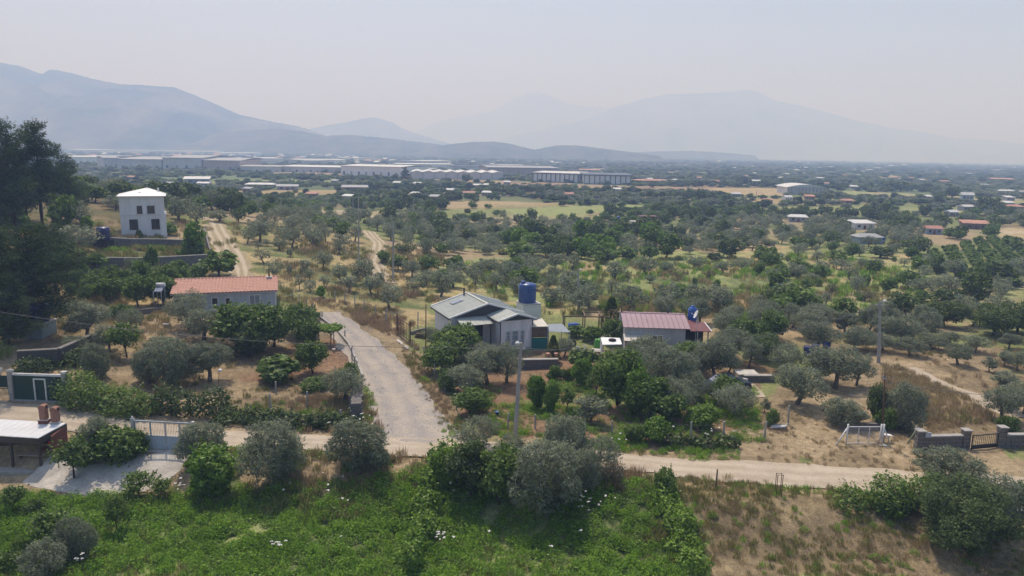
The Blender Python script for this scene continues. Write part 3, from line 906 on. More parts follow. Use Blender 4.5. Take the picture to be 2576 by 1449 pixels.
# ------------------------------------------------------------------ building helpers
BUILD = []
LABELLED = []    # (object, description) whose place phrase is added at the end
M_WHITE = surf('white_paint', (0.74, 0.74, 0.73), 0.7, 0.12, 1.5, 0.1)
M_WHITE_R = surf('white_sheet_metal', (0.80, 0.80, 0.79), 0.45, 0.1, 1.0, 0, spec=0.4)
M_CREAM = surf('cream_sheet', (0.66, 0.62, 0.53), 0.6, 0.2, 2.0)
M_LILAC = surf('pale_lilac_plaster', (0.86, 0.79, 0.80), 0.8, 0.2, 1.2, 0.15, streak=True)
M_BLUEWALL = surf('pale_blue_plaster', (0.47, 0.53, 0.60), 0.8, 0.22, 1.5, 0.15, streak=True)
M_GREYROOF = surf('sage_roof_sheet', (0.49, 0.51, 0.46), 0.5, 0.12, 0.8, 0.05, spec=0.35)
M_CHAR = surf('charcoal_cladding', (0.075, 0.075, 0.078), 0.7, 0.15, 3)
M_REDROOF = surf('plum_roof_sheet', (0.37, 0.25, 0.275), 0.45, 0.16, 0.7, 0.05, spec=0.4)
M_REDROOF2 = surf('dark_red_roof_sheet', (0.20, 0.08, 0.08), 0.55, 0.2, 1.2, 0.05)
M_TILE = surf('terracotta_tile', (0.60, 0.36, 0.28), 0.8, 0.35, 2.0, 0.2, c2=(0.46, 0.23, 0.17))
M_FARTILE = surf('faded_tile', (0.50, 0.27, 0.20), 0.8, 0.3, 0.4)
M_CONC = surf('concrete', (0.40, 0.385, 0.36), 0.9, 0.25, 2.5, 0.3)
M_CONCL = surf('pale_concrete', (0.56, 0.54, 0.50), 0.9, 0.2, 2.0, 0.3)
M_STONE = surf('grey_stone', (0.22, 0.205, 0.19), 0.95, 0.35, 3.0, 0.5)
M_MORTAR = surf('dark_mortar', (0.13, 0.12, 0.11), 0.95, 0.3, 6.0, 0.3)
M_TANK = surf('blue_plastic', (0.03, 0.085, 0.27), 0.35, 0.12, 1.5, spec=0.5)
M_TANKB = surf('bright_blue_plastic', (0.03, 0.12, 0.40), 0.35, 0.12, 1.5, spec=0.5)
M_TANKD = surf('navy_plastic', (0.02, 0.028, 0.13), 0.35, 0.12, 1.5, spec=0.5)
M_BLUETARP = surf('blue_tarpaulin', (0.02, 0.09, 0.42), 0.5, 0.25, 4, 0.3)
M_RUST = surf('brown_painted_iron', (0.13, 0.075, 0.05), 0.7, 0.35, 5, 0.2)
M_BLACK = surf('black_iron', (0.03, 0.03, 0.032), 0.6, 0.3, 5)
M_GALV = surf('galvanised_steel', (0.48, 0.50, 0.53), 0.45, 0.15, 4, metal=0.2)
M_GATEP = surf('blue_grey_panel', (0.46, 0.52, 0.60), 0.5, 0.1, 2)
M_GREENP = surf('dark_green_panel', (0.022, 0.06, 0.045), 0.7, 0.2, 3)
M_TEAL = surf('teal_cloth', (0.02, 0.19, 0.17), 0.8, 0.2, 3)
M_LIME = surf('lime_plastic_sack', (0.16, 0.50, 0.10), 0.5, 0.25, 4)
M_WOOD = surf('weathered_wood', (0.20, 0.14, 0.09), 0.9, 0.35, 4, 0.3)
M_WOODL = surf('pale_timber', (0.46, 0.39, 0.30), 0.9, 0.25, 4, 0.2)
M_BRICK = surf('fired_brick', (0.33, 0.175, 0.125), 0.9, 0.3, 6, 0.3)
M_BRICKD = surf('dark_brick', (0.20, 0.085, 0.06), 0.9, 0.3, 6, 0.3)
M_TYRE = surf('tyre_rubber', (0.025, 0.025, 0.025), 0.85, 0.2, 8)
M_TARP = surf('grey_shade_cloth', (0.30, 0.34, 0.38), 0.7, 0.12, 2)
M_GREENWOOD = surf('mossy_green_timber', (0.22, 0.26, 0.15), 0.85, 0.3, 5)
M_RED = surf('red_paint', (0.45, 0.04, 0.03), 0.6, 0.2, 4)
M_CAR = surf('dark_blue_car_paint', (0.02, 0.035, 0.07), 0.25, 0.05, 1, spec=0.6)
M_FACT = surf('factory_grey', (0.60, 0.60, 0.61), 0.7, 0.15, 0.15)
M_FACTW = surf('factory_white', (0.80, 0.80, 0.80), 0.7, 0.1, 0.15)
M_FACTP = surf('factory_pink', (0.50, 0.40, 0.37), 0.7, 0.15, 0.15)
M_DARKEDGE = surf('dark_eaves_metal', (0.10, 0.13, 0.16), 0.6, 0.1, 0.5)
M_NAVY = surf('navy_roof', (0.06, 0.08, 0.15), 0.6, 0.1, 0.3)
def glass_mat(name, c):
    m, nt, out = mat_new(name)
    p = N(nt, 'ShaderNodeBsdfPrincipled'); p.inputs['Base Color'].default_value = (*c, 1); p.inputs['Roughness'].default_value = 0.12
    p.inputs['Specular IOR Level'].default_value = 0.7
    nt.links.new(p.outputs[0], out.inputs[0])
    return m
M_GLASS = glass_mat('window_glass', (0.04, 0.05, 0.055))
M_GLASSB = glass_mat('curtained_glass', (0.22, 0.27, 0.30))
M_PANEL = glass_mat('skylight_glass', (0.26, 0.28, 0.36))

def window(parent, M, w, h, nx=2, nz=1, fm=None, gm=None, name='window', t=0.07, bars=0):
    """frame standing 6 cm proud of the wall, panes set back inside it. M: x right, z up, -y out of the wall, origin at the sill centre"""
    fm, gm = fm or M_WHITE, gm or M_GLASS
    b = MB()
    b.box(-w / 2, -w / 2 + t, -0.06, 0.0, 0, h, M).box(w / 2 - t, w / 2, -0.06, 0.0, 0, h, M)
    b.box(-w / 2 + t, w / 2 - t, -0.06, 0.0, h - t, h, M).box(-w / 2 - 0.06, w / 2 + 0.06, -0.10, 0.0, -t, 0, M)
    for i in range(1, nx):
        x = -w / 2 + w * i / nx
        b.box(x - t * 0.4, x + t * 0.4, -0.05, 0.0, 0, h - t, M)
    for i in range(1, nz):
        z = h * i / nz
        b.box(-w / 2 + t, w / 2 - t, -0.045, 0.0, z - t * 0.4, z + t * 0.4, M)
    f = b.build(name, fm, parent)
    cw = (w - 2 * t) / nx
    for i in range(nx):
        x = -w / 2 + w * i / nx
        p = MB().box(x + t * 0.5, x + w / nx - t * 0.5, -0.022, 0.0, 0.01, h - t - 0.005, M).build('pane', gm, f)
    if bars:
        bb = MB()
        for i in range(1, bars):
            x = -w / 2 + w * i / bars
            bb.box(x - 0.012, x + 0.012, -0.11, -0.085, 0, h, M)
        bb.box(-w / 2, w / 2, -0.115, -0.08, h * 0.33, h * 0.33 + 0.025, M).box(-w / 2, w / 2, -0.115, -0.08, h * 0.7, h * 0.7 + 0.025, M)
        bb.build('window_grille', fm, f)
    return f

def T(x, y, z): return Matrix.Translation((x, y, z))
def frame2(a, b):
    """local frame at a with x pointing to b on the level; returns (loc, rz, length)"""
    d = b - a
    return Vector((a.x, a.y, min(a.z, b.z))), math.atan2(d.y, d.x), math.hypot(d.x, d.y)
def local(loc, rz, p):
    d = Vector(p) - loc
    c, s = math.cos(rz), math.sin(rz)
    return Vector((d.x * c + d.y * s, -d.x * s + d.y * c, d.z))

def roof_panels(parent, a, b, d, n, mat, th=0.05, ribs=3, name='roof_panel', gap=0.02):
    """a slope from ridge corner a along ridge vector b, falling along vector d, cut into n sheets with raised seams and low ribs"""
    a, b, d = Vector(a), Vector(b), Vector(d)
    nrm = b.cross(d).normalized()
    if nrm.z < 0: nrm = -nrm
    bd = b.normalized()
    L = b.length
    w = L / n
    me = None
    for i in range(n):
        s = a + bd * (i * w)
        if me is None:
            m = MB()
            m.prism([(0, 0, 0), (w - gap, 0, 0), (w - gap, 1, 0), (0, 1, 0)], (0, 0, 1))
            bm = m.bm
            bm.clear()
            def pt(u, v, z): return bd * u + d * v + nrm * z
            prof = []
            k = ribs
            for j in range(k + 1):
                u = j * (w - gap) / k
                prof += [(max(0, u - 0.03), th), (min(w - gap, max(u - 0.012, 0.001)), th + 0.03), (min(w - gap, u + 0.012), th + 0.03), (min(w - gap, u + 0.03), th)]
            P0 = [bm.verts.new(pt(u, 0, z)) for u, z in prof]
            P1 = [bm.verts.new(pt(u, 1, z)) for u, z in prof]
            for j in range(len(prof) - 1):
                bm.faces.new([P0[j], P0[j + 1], P1[j + 1], P1[j]])
            q = [bm.verts.new(pt(*c)) for c in ((0, 0, 0), (w - gap, 0, 0), (w - gap, 1, 0), (0, 1, 0))]
            bm.faces.new(q)
            bm.faces.new([q[3], q[2], P1[-1]] + P1[-2::-1]); bm.faces.new([q[0]] + P0 + [q[1]])
            bm.faces.new([q[0], q[3], P1[0], P0[0]]); bm.faces.new([q[2], q[1], P0[-1], P1[-1]])
            bmesh.ops.recalc_face_normals(bm, faces=bm.faces)
            me = bpy.data.meshes.new(name)
            bm.to_mesh(me); bm.free()
            me.materials.append(mat)
        o = bpy.data.objects.new(name, me); COL.objects.link(o); o.parent = parent; o.location = s
        if i % 2: o.location += nrm * 0.004

# ------------------------------------------------------------------ middle house with sage green roof
def middle_house():
    z0 = hz1(-2, 73)
    E = z0 + 3.15
    FL, BL, FR = GZ(1131, 803.2, E), GZ(1084, 772.6, E), GZ(1350.5, 803.2, E)
    back = (BL - FL).normalized()
    rz = math.atan2(back.y, back.x) - PI / 2
    loc = Vector((FL.x, FL.y, z0))
    Dm = (BL - FL).length
    fr = local(loc, rz, FR)
    W, wy = fr.x, min(fr.y, -1.5)
    wl = local(loc, rz, GZ(1251.5, 809.6, E)).x
    c, s = math.cos(rz), math.sin(rz)
    def wp(x, y, z=0): return Vector((loc.x + x * c - y * s, loc.y + x * s + y * c, z0 + z))
    m = W / 2
    rw = wp(m, 0)
    R = DY(1230.2, 766.1, rw.y).z - z0
    R = min(max(R, 4.2), 5.2)
    e = 3.15
    t = thing('middle_house', 'single storey lilac house with sage green metal roofs, a porch and a skylight', 'house', loc, rz)
    BUILD.append((wp(m, Dm / 2).x, wp(m, Dm / 2).y, 6.0))
    o = 0.35
    g = (R - e) / m                      # slope
    zl = lambda x: (e + g * x) if x < m else (R - g * (x - m))
    # walls
    b = MB()
    b.box(o, W - o, 0.3, Dm - o, -0.8, e + 0.05)
    b.build('wall', M_LILAC, t)
    b = MB()
    b.box(wl + o, W - o - 0.004, wy + 0.35, 0.3, -0.8, e + 0.05)
    b.build('wing_wall', M_LILAC, t)
    b = MB().box(wl + o - 0.05, W - o + 0.05, wy + 0.30, 0.25, -0.9, 0.25).build('plinth', M_CONCL, t)
    # charcoal gables
    MB().prism([(o, 0.28, e), (W - o, 0.28, e), (W - o, 0.28, zl(W - o) - 0.02), (m, 0.28, R - 0.02), (o, 0.28, zl(o) - 0.02)], (0, 0.3, 0)).build('gable', M_CHAR, t)
    wm = (wl + W) / 2
    WR = zl(wm) if wm > m else R
    gw = (WR - e) / (W - wm)
    MB().prism([(wl + o, wy + 0.32, e), (W - o, wy + 0.32, e), (W - o, wy + 0.32, e + gw * o), (wm, wy + 0.32, WR - 0.03), (wl + o, wy + 0.32, e + gw * o)], (0, 0.3, 0)).build('gable', M_CHAR, t)
    # roofs
    roof_panels(t, (m, 0, R), (0, Dm + 0.1, 0), (-m, 0, e - R), 8, M_GREYROOF)
    roof_panels(t, (m, 0, R), (0, Dm + 0.1, 0), (W - m, 0, e - R), 8, M_GREYROOF)
    roof_panels(t, (wm, wy, WR + 0.01), (0, -wy + 1.9, 0), (wl - wm, 0, e - WR), 4, M_GREYROOF)
    roof_panels(t, (wm, wy, WR + 0.01), (0, -wy, 0), (W - wm, 0, e - WR), 3, M_GREYROOF)
    # white verge and ridge trims
    def trim(p, q, w=0.16, h=0.16, mat=M_WHITE):
        p, q = Vector(p), Vector(q)
        d = (q - p).normalized(); up = Vector((0, 0, 1)); sd = d.cross(up).normalized() * w / 2
        MB().prism([p - sd, p + sd, p + sd + up * h, p - sd + up * h], q - p).build('verge_trim', mat, t)
    trim((0, 0, e + 0.01), (m, 0, R + 0.01)); trim((W, 0.0, e + 0.012), (m, 0, R + 0.012))
    trim((0, Dm + 0.1, e + 0.01), (m, Dm + 0.1, R + 0.01)); trim((W, Dm + 0.1, e + 0.012), (m, Dm + 0.1, R + 0.012))
    trim((wl, wy, e), (wm, wy, WR)); trim((W, wy, e), (wm, wy, WR))
    trim((m, 0.1, R + 0.06), (m, Dm, R + 0.06), 0.3, 0.05, M_GREYROOF)
    trim((0, 0, e - 0.1), (0, Dm, e - 0.1), 0.12, 0.12, M_CHAR); trim((wl, wy, e - 0.1), (wl, 1.2, e - 0.1), 0.12, 0.12, M_CHAR); trim((W, wy, e - 0.1), (W, Dm, e - 0.1), 0.12, 0.12, M_GALV)
    # skylight
    k = -m; u0, v0 = 0.42, 0.62
    sk = MB()
    n = Vector((-g, 0, 1)).normalized()
    cc = Vector((m * 0.56, Dm * 0.70, e + g * m * 0.56)) + n * 0.09
    dx, dy = Vector((1, 0, g)).normalized() * 0.62, Vector((0, 0.42, 0))
    sk.prism([cc - dx - dy, cc + dx - dy, cc + dx + dy, cc - dx + dy], n * 0.1)
    f = sk.build('skylight', M_GALV, t)
    dx, dy = dx * 0.88, dy * 0.84
    MB().prism([cc - dx - dy + n * 0.102, cc + dx - dy + n * 0.102, cc + dx + dy + n * 0.102, cc - dx + dy + n * 0.102], n * 0.012).build('pane', M_PANEL, f)
    # porch: lean-to sheet on posts, black panel painting the shaded interior behind
    roof_panels(t, (0.75, 0.2, e - 0.05), (wl - 0.7, 0, 0), (0.05, -1.75, -0.42), 4, M_GREYROOF, 0.04, 5, 'porch_sheet')
    MB().box(0.8, 0.88, -1.5, -1.42, -0.6, e - 0.42).build('porch_post', M_CHAR, t)
    MB().box(wl - 0.25, wl - 0.17, -1.5, -1.42, -0.6, e - 0.42).build('porch_post', M_CHAR, t)
    MB().box(0.3, wl + 0.3, -1.7, 0.29, -0.8, 0.1).build('porch_floor', M_CONC, t)
    MB().box(1.7, wl - 0.4, 0.27, 0.31, 0.1, 2.2).build('porch_shade_panel', M_BLACK, t)  # flat black sheet on the solid wall, imitates the porch's dark interior
    MB().box(0.9, 1.5, 0.26, 0.3, 0.1, 2.1).build('door', M_RUST, t)
    # windows of the wing: three tall lights with white bars
    wc = (wl + W) / 2 + 0.15
    for dx_, w_ in ((-0.85, 0.5), (-0.08, 0.75), (0.72, 0.5)):
        window(t, T(wc + dx_ - 0.2, wy + 0.345, 0.55), w_, 1.55, 1, 1, M_WHITE, M_GLASSB, bars=5)
    Ms = T(o - 0.002, Dm * 0.35, 1.1) @ Matrix.Rotation(-PI / 2, 4, 'Z')
    window(t, Ms, 0.8, 1.0, 2, 1)
    MB().tube((o + 0.1, -0.02, 0.1), (o + 0.1, -0.02, e), 0.05).build('drainpipe', M_GALV, t)
    MB().tube((W - o + 0.08, wy + 0.4, -0.2), (W - o + 0.08, wy + 0.4, e), 0.06).build('drainpipe', M_CHAR, t)
    MB().tube((wl + o - 0.03, wy + 0.3, -0.2), (wl + o - 0.03, wy + 0.3, e), 0.06).build('drainpipe', M_CHAR, t)
    MB().tube((m - 0.5, Dm - 0.4, R - 0.6), (m - 0.5, Dm - 0.4, R + 0.75), 0.09).build('flue', M_BLACK, t)
    return wp, W, Dm, wl, wy, e
HP, HW, HD, HWL, HWY, HE = middle_house()

def tank(name, label, cx, cy, z, r, h, mat, lid=True, n=24):
    t = thing(name, label, 'water tank', (cx, cy, z))
    prof = [(r * 0.97, 0), (r, h * 0.04)]
    for i in range(1, 6):
        zz = h * (0.04 + 0.8 * i / 6)
        prof += [(r, zz - 0.03), (r * 1.02, zz), (r, zz + 0.03)]
    prof += [(r, h * 0.88), (r * 0.93, h * 0.93), (r * 0.3, h * 0.99), (0.01, h)]
    MB().lathe(prof, n).build('body', mat, t)
    if lid:
        MB().lathe([(r * 0.26, h * 0.96), (r * 0.28, h * 1.05), (r * 0.25, h * 1.08), (0.01, h * 1.085)], 14, (-r * 0.5, -0.1 * r, -0.01)).build('lid', mat, t)
    MB().tube((-r * 1.03, -0.2, 0), (-r * 1.03, -0.2, h * 0.9), 0.03).build('pipe', M_GALV, t)
    return t

# concrete box and blue tank behind the middle house
def tank_base():
    y = 83.0
    A, B = DY(1317, 766, y), DY(1361, 762, y + 0.8)
    top = A.z
    loc = Vector((A.x, A.y, hz1(A.x, A.y)))
    rz = math.atan2(B.y - A.y, B.x - A.x)
    w = math.hypot(B.x - A.x, B.y - A.y)
    hh = top - loc.z
    t = thing('tank_plinth', 'tall white block house under the big blue water tank', 'plinth', loc, rz)
    MB().box(0, w, 0, 2.3, -0.2, hh - 0.12).build('wall', M_WHITE, t)
    MB().box(-0.06, w + 0.06, -0.06, 2.36, hh - 0.12, hh).build('slab', M_CONCL, t)
    BUILD.append((A.x + 1, A.y + 1, 2.2))
    c = loc + Vector((math.cos(rz) * w / 2 - math.sin(rz) * 1.15, math.sin(rz) * w / 2 + math.cos(rz) * 1.15, 0))
    m = M_PER_PX(c)
    tank('water_tank', 'big navy blue water tank on the white block behind the middle house', c.x - 0.15, c.y, top, 21.5 * m, 50 * m, M_TANK)
tank_base()

def slab_from(name, label, cat, pix, zs, th, mat, posts=None, parts=None, postmat=None, zfoot=None):
    """a roof sheet given by the pixels and heights of its corners, on posts"""
    P = [GZ(px, py, z) for (px, py), z in zip(pix, zs)]
    o = P[0].copy(); o.z = hz1(o.x, o.y)
    t = thing(name, label, cat, o)
    MB().prism([p - o for p in P], (0, 0, -th)).build('sheet', mat, t)
    for i in (posts or []):
        p = P[i] - o
        c = sum((q - o for q in P), Vector()) / len(P)
        p = p.lerp(c, 0.06)
        MB().tube((p.x, p.y, -0.2 if zfoot is None else zfoot), (p.x, p.y, p.z - th), 0.045).build('post', postmat or M_GALV, t)
    BUILD.append((sum(p.x for p in P) / len(P), sum(p.y for p in P) / len(P), 1.2))
    return t, P, o
zz = HP(0, 0).z
t_, P_, o_ = slab_from('lean_to', 'cream striped lean-to awning with teal cloth beside the middle house', 'awning', [(1339, 808), (1363, 800), (1380, 821), (1339, 822)], [zz + 2.7, zz + 2.8, zz + 2.4, zz + 2.4], 0.05, M_CREAM, [2])
a, b = P_[3] - o_, P_[2] - o_
MB().prism([a + Vector((0, 0.1, -0.1)), b + Vector((0, 0.1, -0.1)), b + Vector((0, 0.1, -1.15)), a + Vector((0, 0.1, -1.15))], (0, 0.05, 0)).build('reed_screen', M_WOOD, t_)
MB().prism([a + Vector((0, 0.12, -1.2)), b + Vector((0, 0.12, -1.2)), b + Vector((0, 0.12, -2.4)), a + Vector((0, 0.12, -2.4))], (0, 0.05, 0)).build('cloth', M_TEAL, t_)
slab_from('shade_canopy', 'grey shade cloth canopy stretched right of the lean-to', 'canopy', [(1379, 815), (1414, 814), (1435, 836), (1381, 834)], [zz + 2.3, zz + 2.1, zz + 1.6, zz + 2.0], 0.03, M_TARP, [0, 1, 2])

def wood_frame():
    y = 80
    A, B = DY(1421, 797, y), DY(1516, 800, y - 1)
    z0 = hz1(A.x, A.y)
    h = A.z - z0
    t = thing('pergola', 'bare brown timber frame beside the cypress', 'frame', (A.x, A.y, z0))
    w = B.x - A.x
    for x in (0, w * 0.55, w):
        MB().box(x - 0.06, x + 0.06, -0.06, 0.06, -0.1, h).build('post', M_WOOD, t)
        MB().box(x - 0.06, x + 0.06, 2.2, 2.32, -0.1, h * 1.02).build('post', M_WOOD, t)
    MB().box(-0.3, w + 0.3, -0.06, 0.06, h, h + 0.12).build('beam', M_WOOD, t)
    MB().box(w * 0.5, w + 0.2, 2.2, 2.32, h, h + 0.12).build('beam', M_WOOD, t)
    MB().box(w * 0.53, w * 0.57, -0.3, 2.5, h + 0.125, h + 0.22).build('beam', M_WOOD, t)
    MB().box(w * 0.96, w * 1.0, -0.3, 2.5, h + 0.125, h + 0.22).build('beam', M_WOOD, t)
    BUILD.append((A.x + 2, A.y + 1, 2.0))
wood_frame()
def lump(name, label, cat, px, pyb, wpx, hpx, mat, seed=0, k=0.2, sq=(1, 0.7)):
    """a soft irregular heap or wrapped bundle"""
    g = G(px, pyb); m = M_PER_PX(g)
    w, h = wpx * m / 2, hpx * m
    bm = bmesh.new(); bmesh.ops.create_icosphere(bm, subdivisions=3, radius=1)
    for v in bm.verts:
        p = v.co.copy()
        f = 1 + k * (float(fbm(np.array([p.x * 2 + seed * 7 + p.z]), np.array([p.y * 2 + p.z * 1.7]), 3)[0]) - 0.5) * 2
        q = lambda c: math.copysign(abs(c) ** 0.7, c)
        v.co = Vector((q(p.x) * w * f * sq[0], q(p.y) * w * sq[1] * f, max(0, (q(p.z) * 0.5 + 0.48)) * h * f))
    for f in bm.faces: f.smooth = True
    me = bpy.data.meshes.new(name); bm.to_mesh(me); bm.free()
    o = link_mesh(name, me, None, [mat]); o.location = g
    return tag(o, label, cat)
lump('covered_bundle', 'bright blue tarpaulin bundle under the timber frame', 'tarpaulin', 1445, 832, 34, 22, M_BLUETARP, 1)
lump('covered_bundle', 'small blue drum among the leaves right of the tarpaulin bundle', 'drum', 1471, 842, 10, 12, M_BLUETARP, 2)
lump('basin', 'small blue plastic basin beside the grey canopy', 'basin', 1433, 862, 10, 5, M_TANKB, 3)
lump('sack_pile', 'lime green plastic sacks beside the white slab roof', 'sacks', 1503, 885, 18, 34, M_LIME, 4, 0.35)

def tyre(name, label, loc, r, flat=True, parent=None, w=0.2):
    bm = bmesh.new()
    n, k = 20, 8
    vs = [[bm.verts.new((math.cos(2 * PI * i / n) * (r + w * 0.55 * math.cos(2 * PI * j / k)), math.sin(2 * PI * i / n) * (r + w * 0.55 * math.cos(2 * PI * j / k)), w * 0.5 * math.sin(2 * PI * j / k) + w * 0.5)) for j in range(k)] for i in range(n)]
    for i in range(n):
        for j in range(k):
            f = bm.faces.new([vs[i][j], vs[(i + 1) % n][j], vs[(i + 1) % n][(j + 1) % k], vs[i][(j + 1) % k]]); f.smooth = True
    me = bpy.data.meshes.new(name); bm.to_mesh(me); bm.free()
    o = link_mesh(name, me, None, [M_TYRE]); o.location = loc
    if not flat: o.rotation_euler = (PI / 2 * 0.92, 0, 0.3)
    return tag(o, label, 'tyre')
z9 = hz1(10, 66)
t_, P_, o_ = slab_from('slab_shelter', 'small shelter with a bright white slab roof and slatted white side', 'shelter', [(1511, 848), (1559, 850), (1565, 866), (1516, 867)], [z9 + 2.1] * 4, 0.08, M_WHITE_R, [0, 1, 2, 3], postmat=M_WOOD)
a, b = P_[3] - o_, P_[0] - o_
for i in range(9):
    f = i / 8
    p = a.lerp(b, f * 0.9)
    MB().box(p.x - 0.03, p.x + 0.03, p.y - 0.04, p.y + 0.05, p.z - 1.5, p.z - 0.1).build('slat', M_WHITE, t_)
cc = sum(P_, Vector()) / 4
tyre('tyre', 'black tyre lying on the bright white slab roof', (cc.x + 0.1, cc.y, cc.z + 0.004), 0.27)
g = G(1440, 872)
tyre('tyre', 'black tyre standing on the soil left of the fig tree', (g.x, g.y, g.z + 0.33), 0.3, False)
t_, P_, o_ = slab_from('work_table', 'pale work table left of the slatted shelter', 'table', [(1488, 876), (1518, 878), (1519, 884), (1492, 884)], [z9 + 0.95] * 4, 0.06, M_CONCL, [0, 1, 2, 3])

# ------------------------------------------------------------------ plum roofed house
def red_house():
    z0 = hz1(15, 72)
    e, r = 2.75, 3.45
    BL, BR = GZ(1568, 824, z0 + e), GZ(1738, 829, z0 + e)
    loc, rz, W = Vector((BL.x, BL.y, z0)), math.atan2(BR.y - BL.y, BR.x - BL.x), (BR - BL).length
    TL = local(loc, rz, GZ(1561, 787, z0 + r))
    D = TL.y; sk = TL.x
    t = thing('red_roofed_house', 'low grey-white house under a plum red ribbed metal roof', 'house', loc, rz)
    c, s = math.cos(rz), math.sin(rz)
    BUILD.append((loc.x + W / 2, loc.y + 2, 4.5)); BUILD.append((loc.x + 1.8, loc.y + 2, 3.2)); BUILD.append((loc.x + W - 1, loc.y + 2, 3.2))
    wallm = surf('grey_white_plaster', (0.50, 0.50, 0.50), 0.85, 0.2, 1.2, 0.2)
    MB().box(0.25, W - 0.45, 0.3, D * 1.9, -0.5, e + 0.1).build('wall', wallm, t)
    MB().prism([(0.25, 0.3, e + 0.1), (0.25, D, r - 0.03), (0.25, D * 1.9, e + 0.1)], (W - 0.7, 0, 0)).build('gable', wallm, t)
    roof_panels(t, (sk, D, r), (W - sk + 0.35 * 0, 0, 0), (-sk, -D, e - r), 13, M_REDROOF, 0.05, 1)
    roof_panels(t, (sk, D, r), (W - sk, 0, 0), (0, D, e - r), 13, M_REDROOF, 0.05, 1)
    MB().box(sk, W, D - 0.12, D + 0.12, r + 0.045, r + 0.10).build('ridge_cap', M_REDROOF, t)
    MB().tube((W * 0.75, D + 0.3, r - 0.2), (W * 0.75, D + 0.3, r + 0.5), 0.09).build('flue', M_BLACK, t)
    MB().tube((0.15, D + 0.1, e), (0.15, D + 0.1, r + 0.45), 0.07).build('flue', M_BLACK, t)
    window(t, T(W * 0.52, 0.3, 1.3), 1.1, 0.7, 2, 1, M_WHITE)
    # annex on the right under its own dark red sheet
    A = local(loc, rz, GZ(1789, 835, z0 + 2.35)); B = local(loc, rz, GZ(1771, 812, z0 + 2.75))
    MB().prism([(W + 0.02, 0.1, 2.5), A, B, (W + 0.02, B.y + 0.3, 2.95)], (0, 0, 0.06)).build('annex_roof', M_REDROOF2, t)
    MB().prism([A, B, B + Vector((0.1, 0, 0)), A + Vector((0.1, 0, 0))], (0, 0, 0.09)).build('verge_trim', M_WHITE, t)
    MB().box(A.x - 0.3, A.x - 0.18, A.y + 0.15, A.y + 0.27, -0.2, 2.33).build('porch_post', M_GALV, t)
    MB().box(W + 0.7, W + 0.8, 0.2, 0.3, -0.2, 2.42).build('porch_post', M_GALV, t)
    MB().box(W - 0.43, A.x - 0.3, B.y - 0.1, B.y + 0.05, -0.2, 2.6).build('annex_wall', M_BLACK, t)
    # lean-to of pale sheets along the front
    P = [local(loc, rz, GZ(px, py, z0 + z)) for px, py, z in ((1568, 841, 1.95), (1640, 843, 1.95), (1632, 862, 1.65), (1571, 858, 1.65))]
    for i in range(4):
        a, b = P[0].lerp(P[1], i / 4), P[0].lerp(P[1], (i + 1) / 4 - 0.01)
        d, c_ = P[3].lerp(P[2], i / 4), P[3].lerp(P[2], (i + 1) / 4 - 0.01)
        MB().prism([a, b, c_, d], (0, 0, 0.05 + 0.01 * (i % 2))).build('lean_to_sheet', M_CREAM, t)
    MB().box(P[3].x + 0.1, P[3].x + 0.18, P[3].y + 0.1, P[3].y + 0.18, -0.3, 1.63).build('lean_to_post', M_WOOD, t)
    MB().box(P[2].x - 0.18, P[2].x - 0.1, P[2].y + 0.1, P[2].y + 0.18, -0.3, 1.63).build('lean_to_post', M_WOOD, t)
    # tank behind the annex, and the dish on its mast
    y = loc.y + 3.4
    a, b = DY(1741, 808, y), DY(1741, 766, y)
    m = M_PER_PX(a)
    st = thing('tank_stand', 'steel stand under the bright blue tank behind the plum roof', 'stand', (a.x, a.y, z0))
    for dx in (-0.4, 0.4):
        for dy in (-0.4, 0.4):
            MB().tube((dx, dy, -0.1), (dx, dy, a.z - z0 - 0.05), 0.04).build('leg', M_GALV, st)
    MB().box(-0.55, 0.55, -0.55, 0.55, a.z - z0 - 0.05, a.z - z0).build('platform', M_GALV, st)
    tk = thing('water_tank', 'bright blue water tank with a small neck behind the plum roof', 'water tank', (a.x, a.y, a.z))
    rr, h = 11.5 * m, 40 * m
    MB().lathe([(rr * .98, 0), (rr * 1.02, h * .1), (rr, h * .3), (rr * 1.03, h * .34), (rr, h * .38), (rr, h * .62), (rr * 1.03, h * .66), (rr, h * .7), (rr * .97, h * .82), (rr * .45, h * .91), (rr * .4, h * .93), (rr * .42, h), (.01, h * 1.01)], 22).build('body', M_TANKB, tk)
    g = DY(1752, 792, loc.y + 0.4)
    d = thing('satellite_dish', 'white satellite dish on a mast at the end of the plum roof', 'satellite dish', (g.x + 0.05, g.y, z0))
    zc = g.z - z0
    MB().tube((0, 0, -0.1), (0, 0, zc - 0.1), 0.03).build('mast', M_GALV, d)
    b_ = MB(); prof = [(0.02, 0), (0.18, 0.02), (0.32, 0.07), (0.44, 0.14)]
    b_.lathe(prof + [(0.425, 0.155), (0.31, 0.09), (0.17, 0.035), (0.02, 0.015)], 20)
    R_ = Matrix.Translation((0.0, 0, zc)) @ Matrix.Rotation(math.radians(-66), 4, 'Y')
    bmesh.ops.transform(b_.bm, matrix=R_, verts=b_.bm.verts)
    b_.build('dish', M_WHITE_R, d)
    MB().tube((0.05, 0, zc - 0.3), (-0.5, -0.05, zc + 0.12), 0.02).build('feed_arm', M_GALV, d)
    MB().tube((-0.5, -0.05, zc + 0.06), (-0.56, -0.05, zc + 0.18), 0.045).build('feed_horn', M_WHITE, d)
red_house()

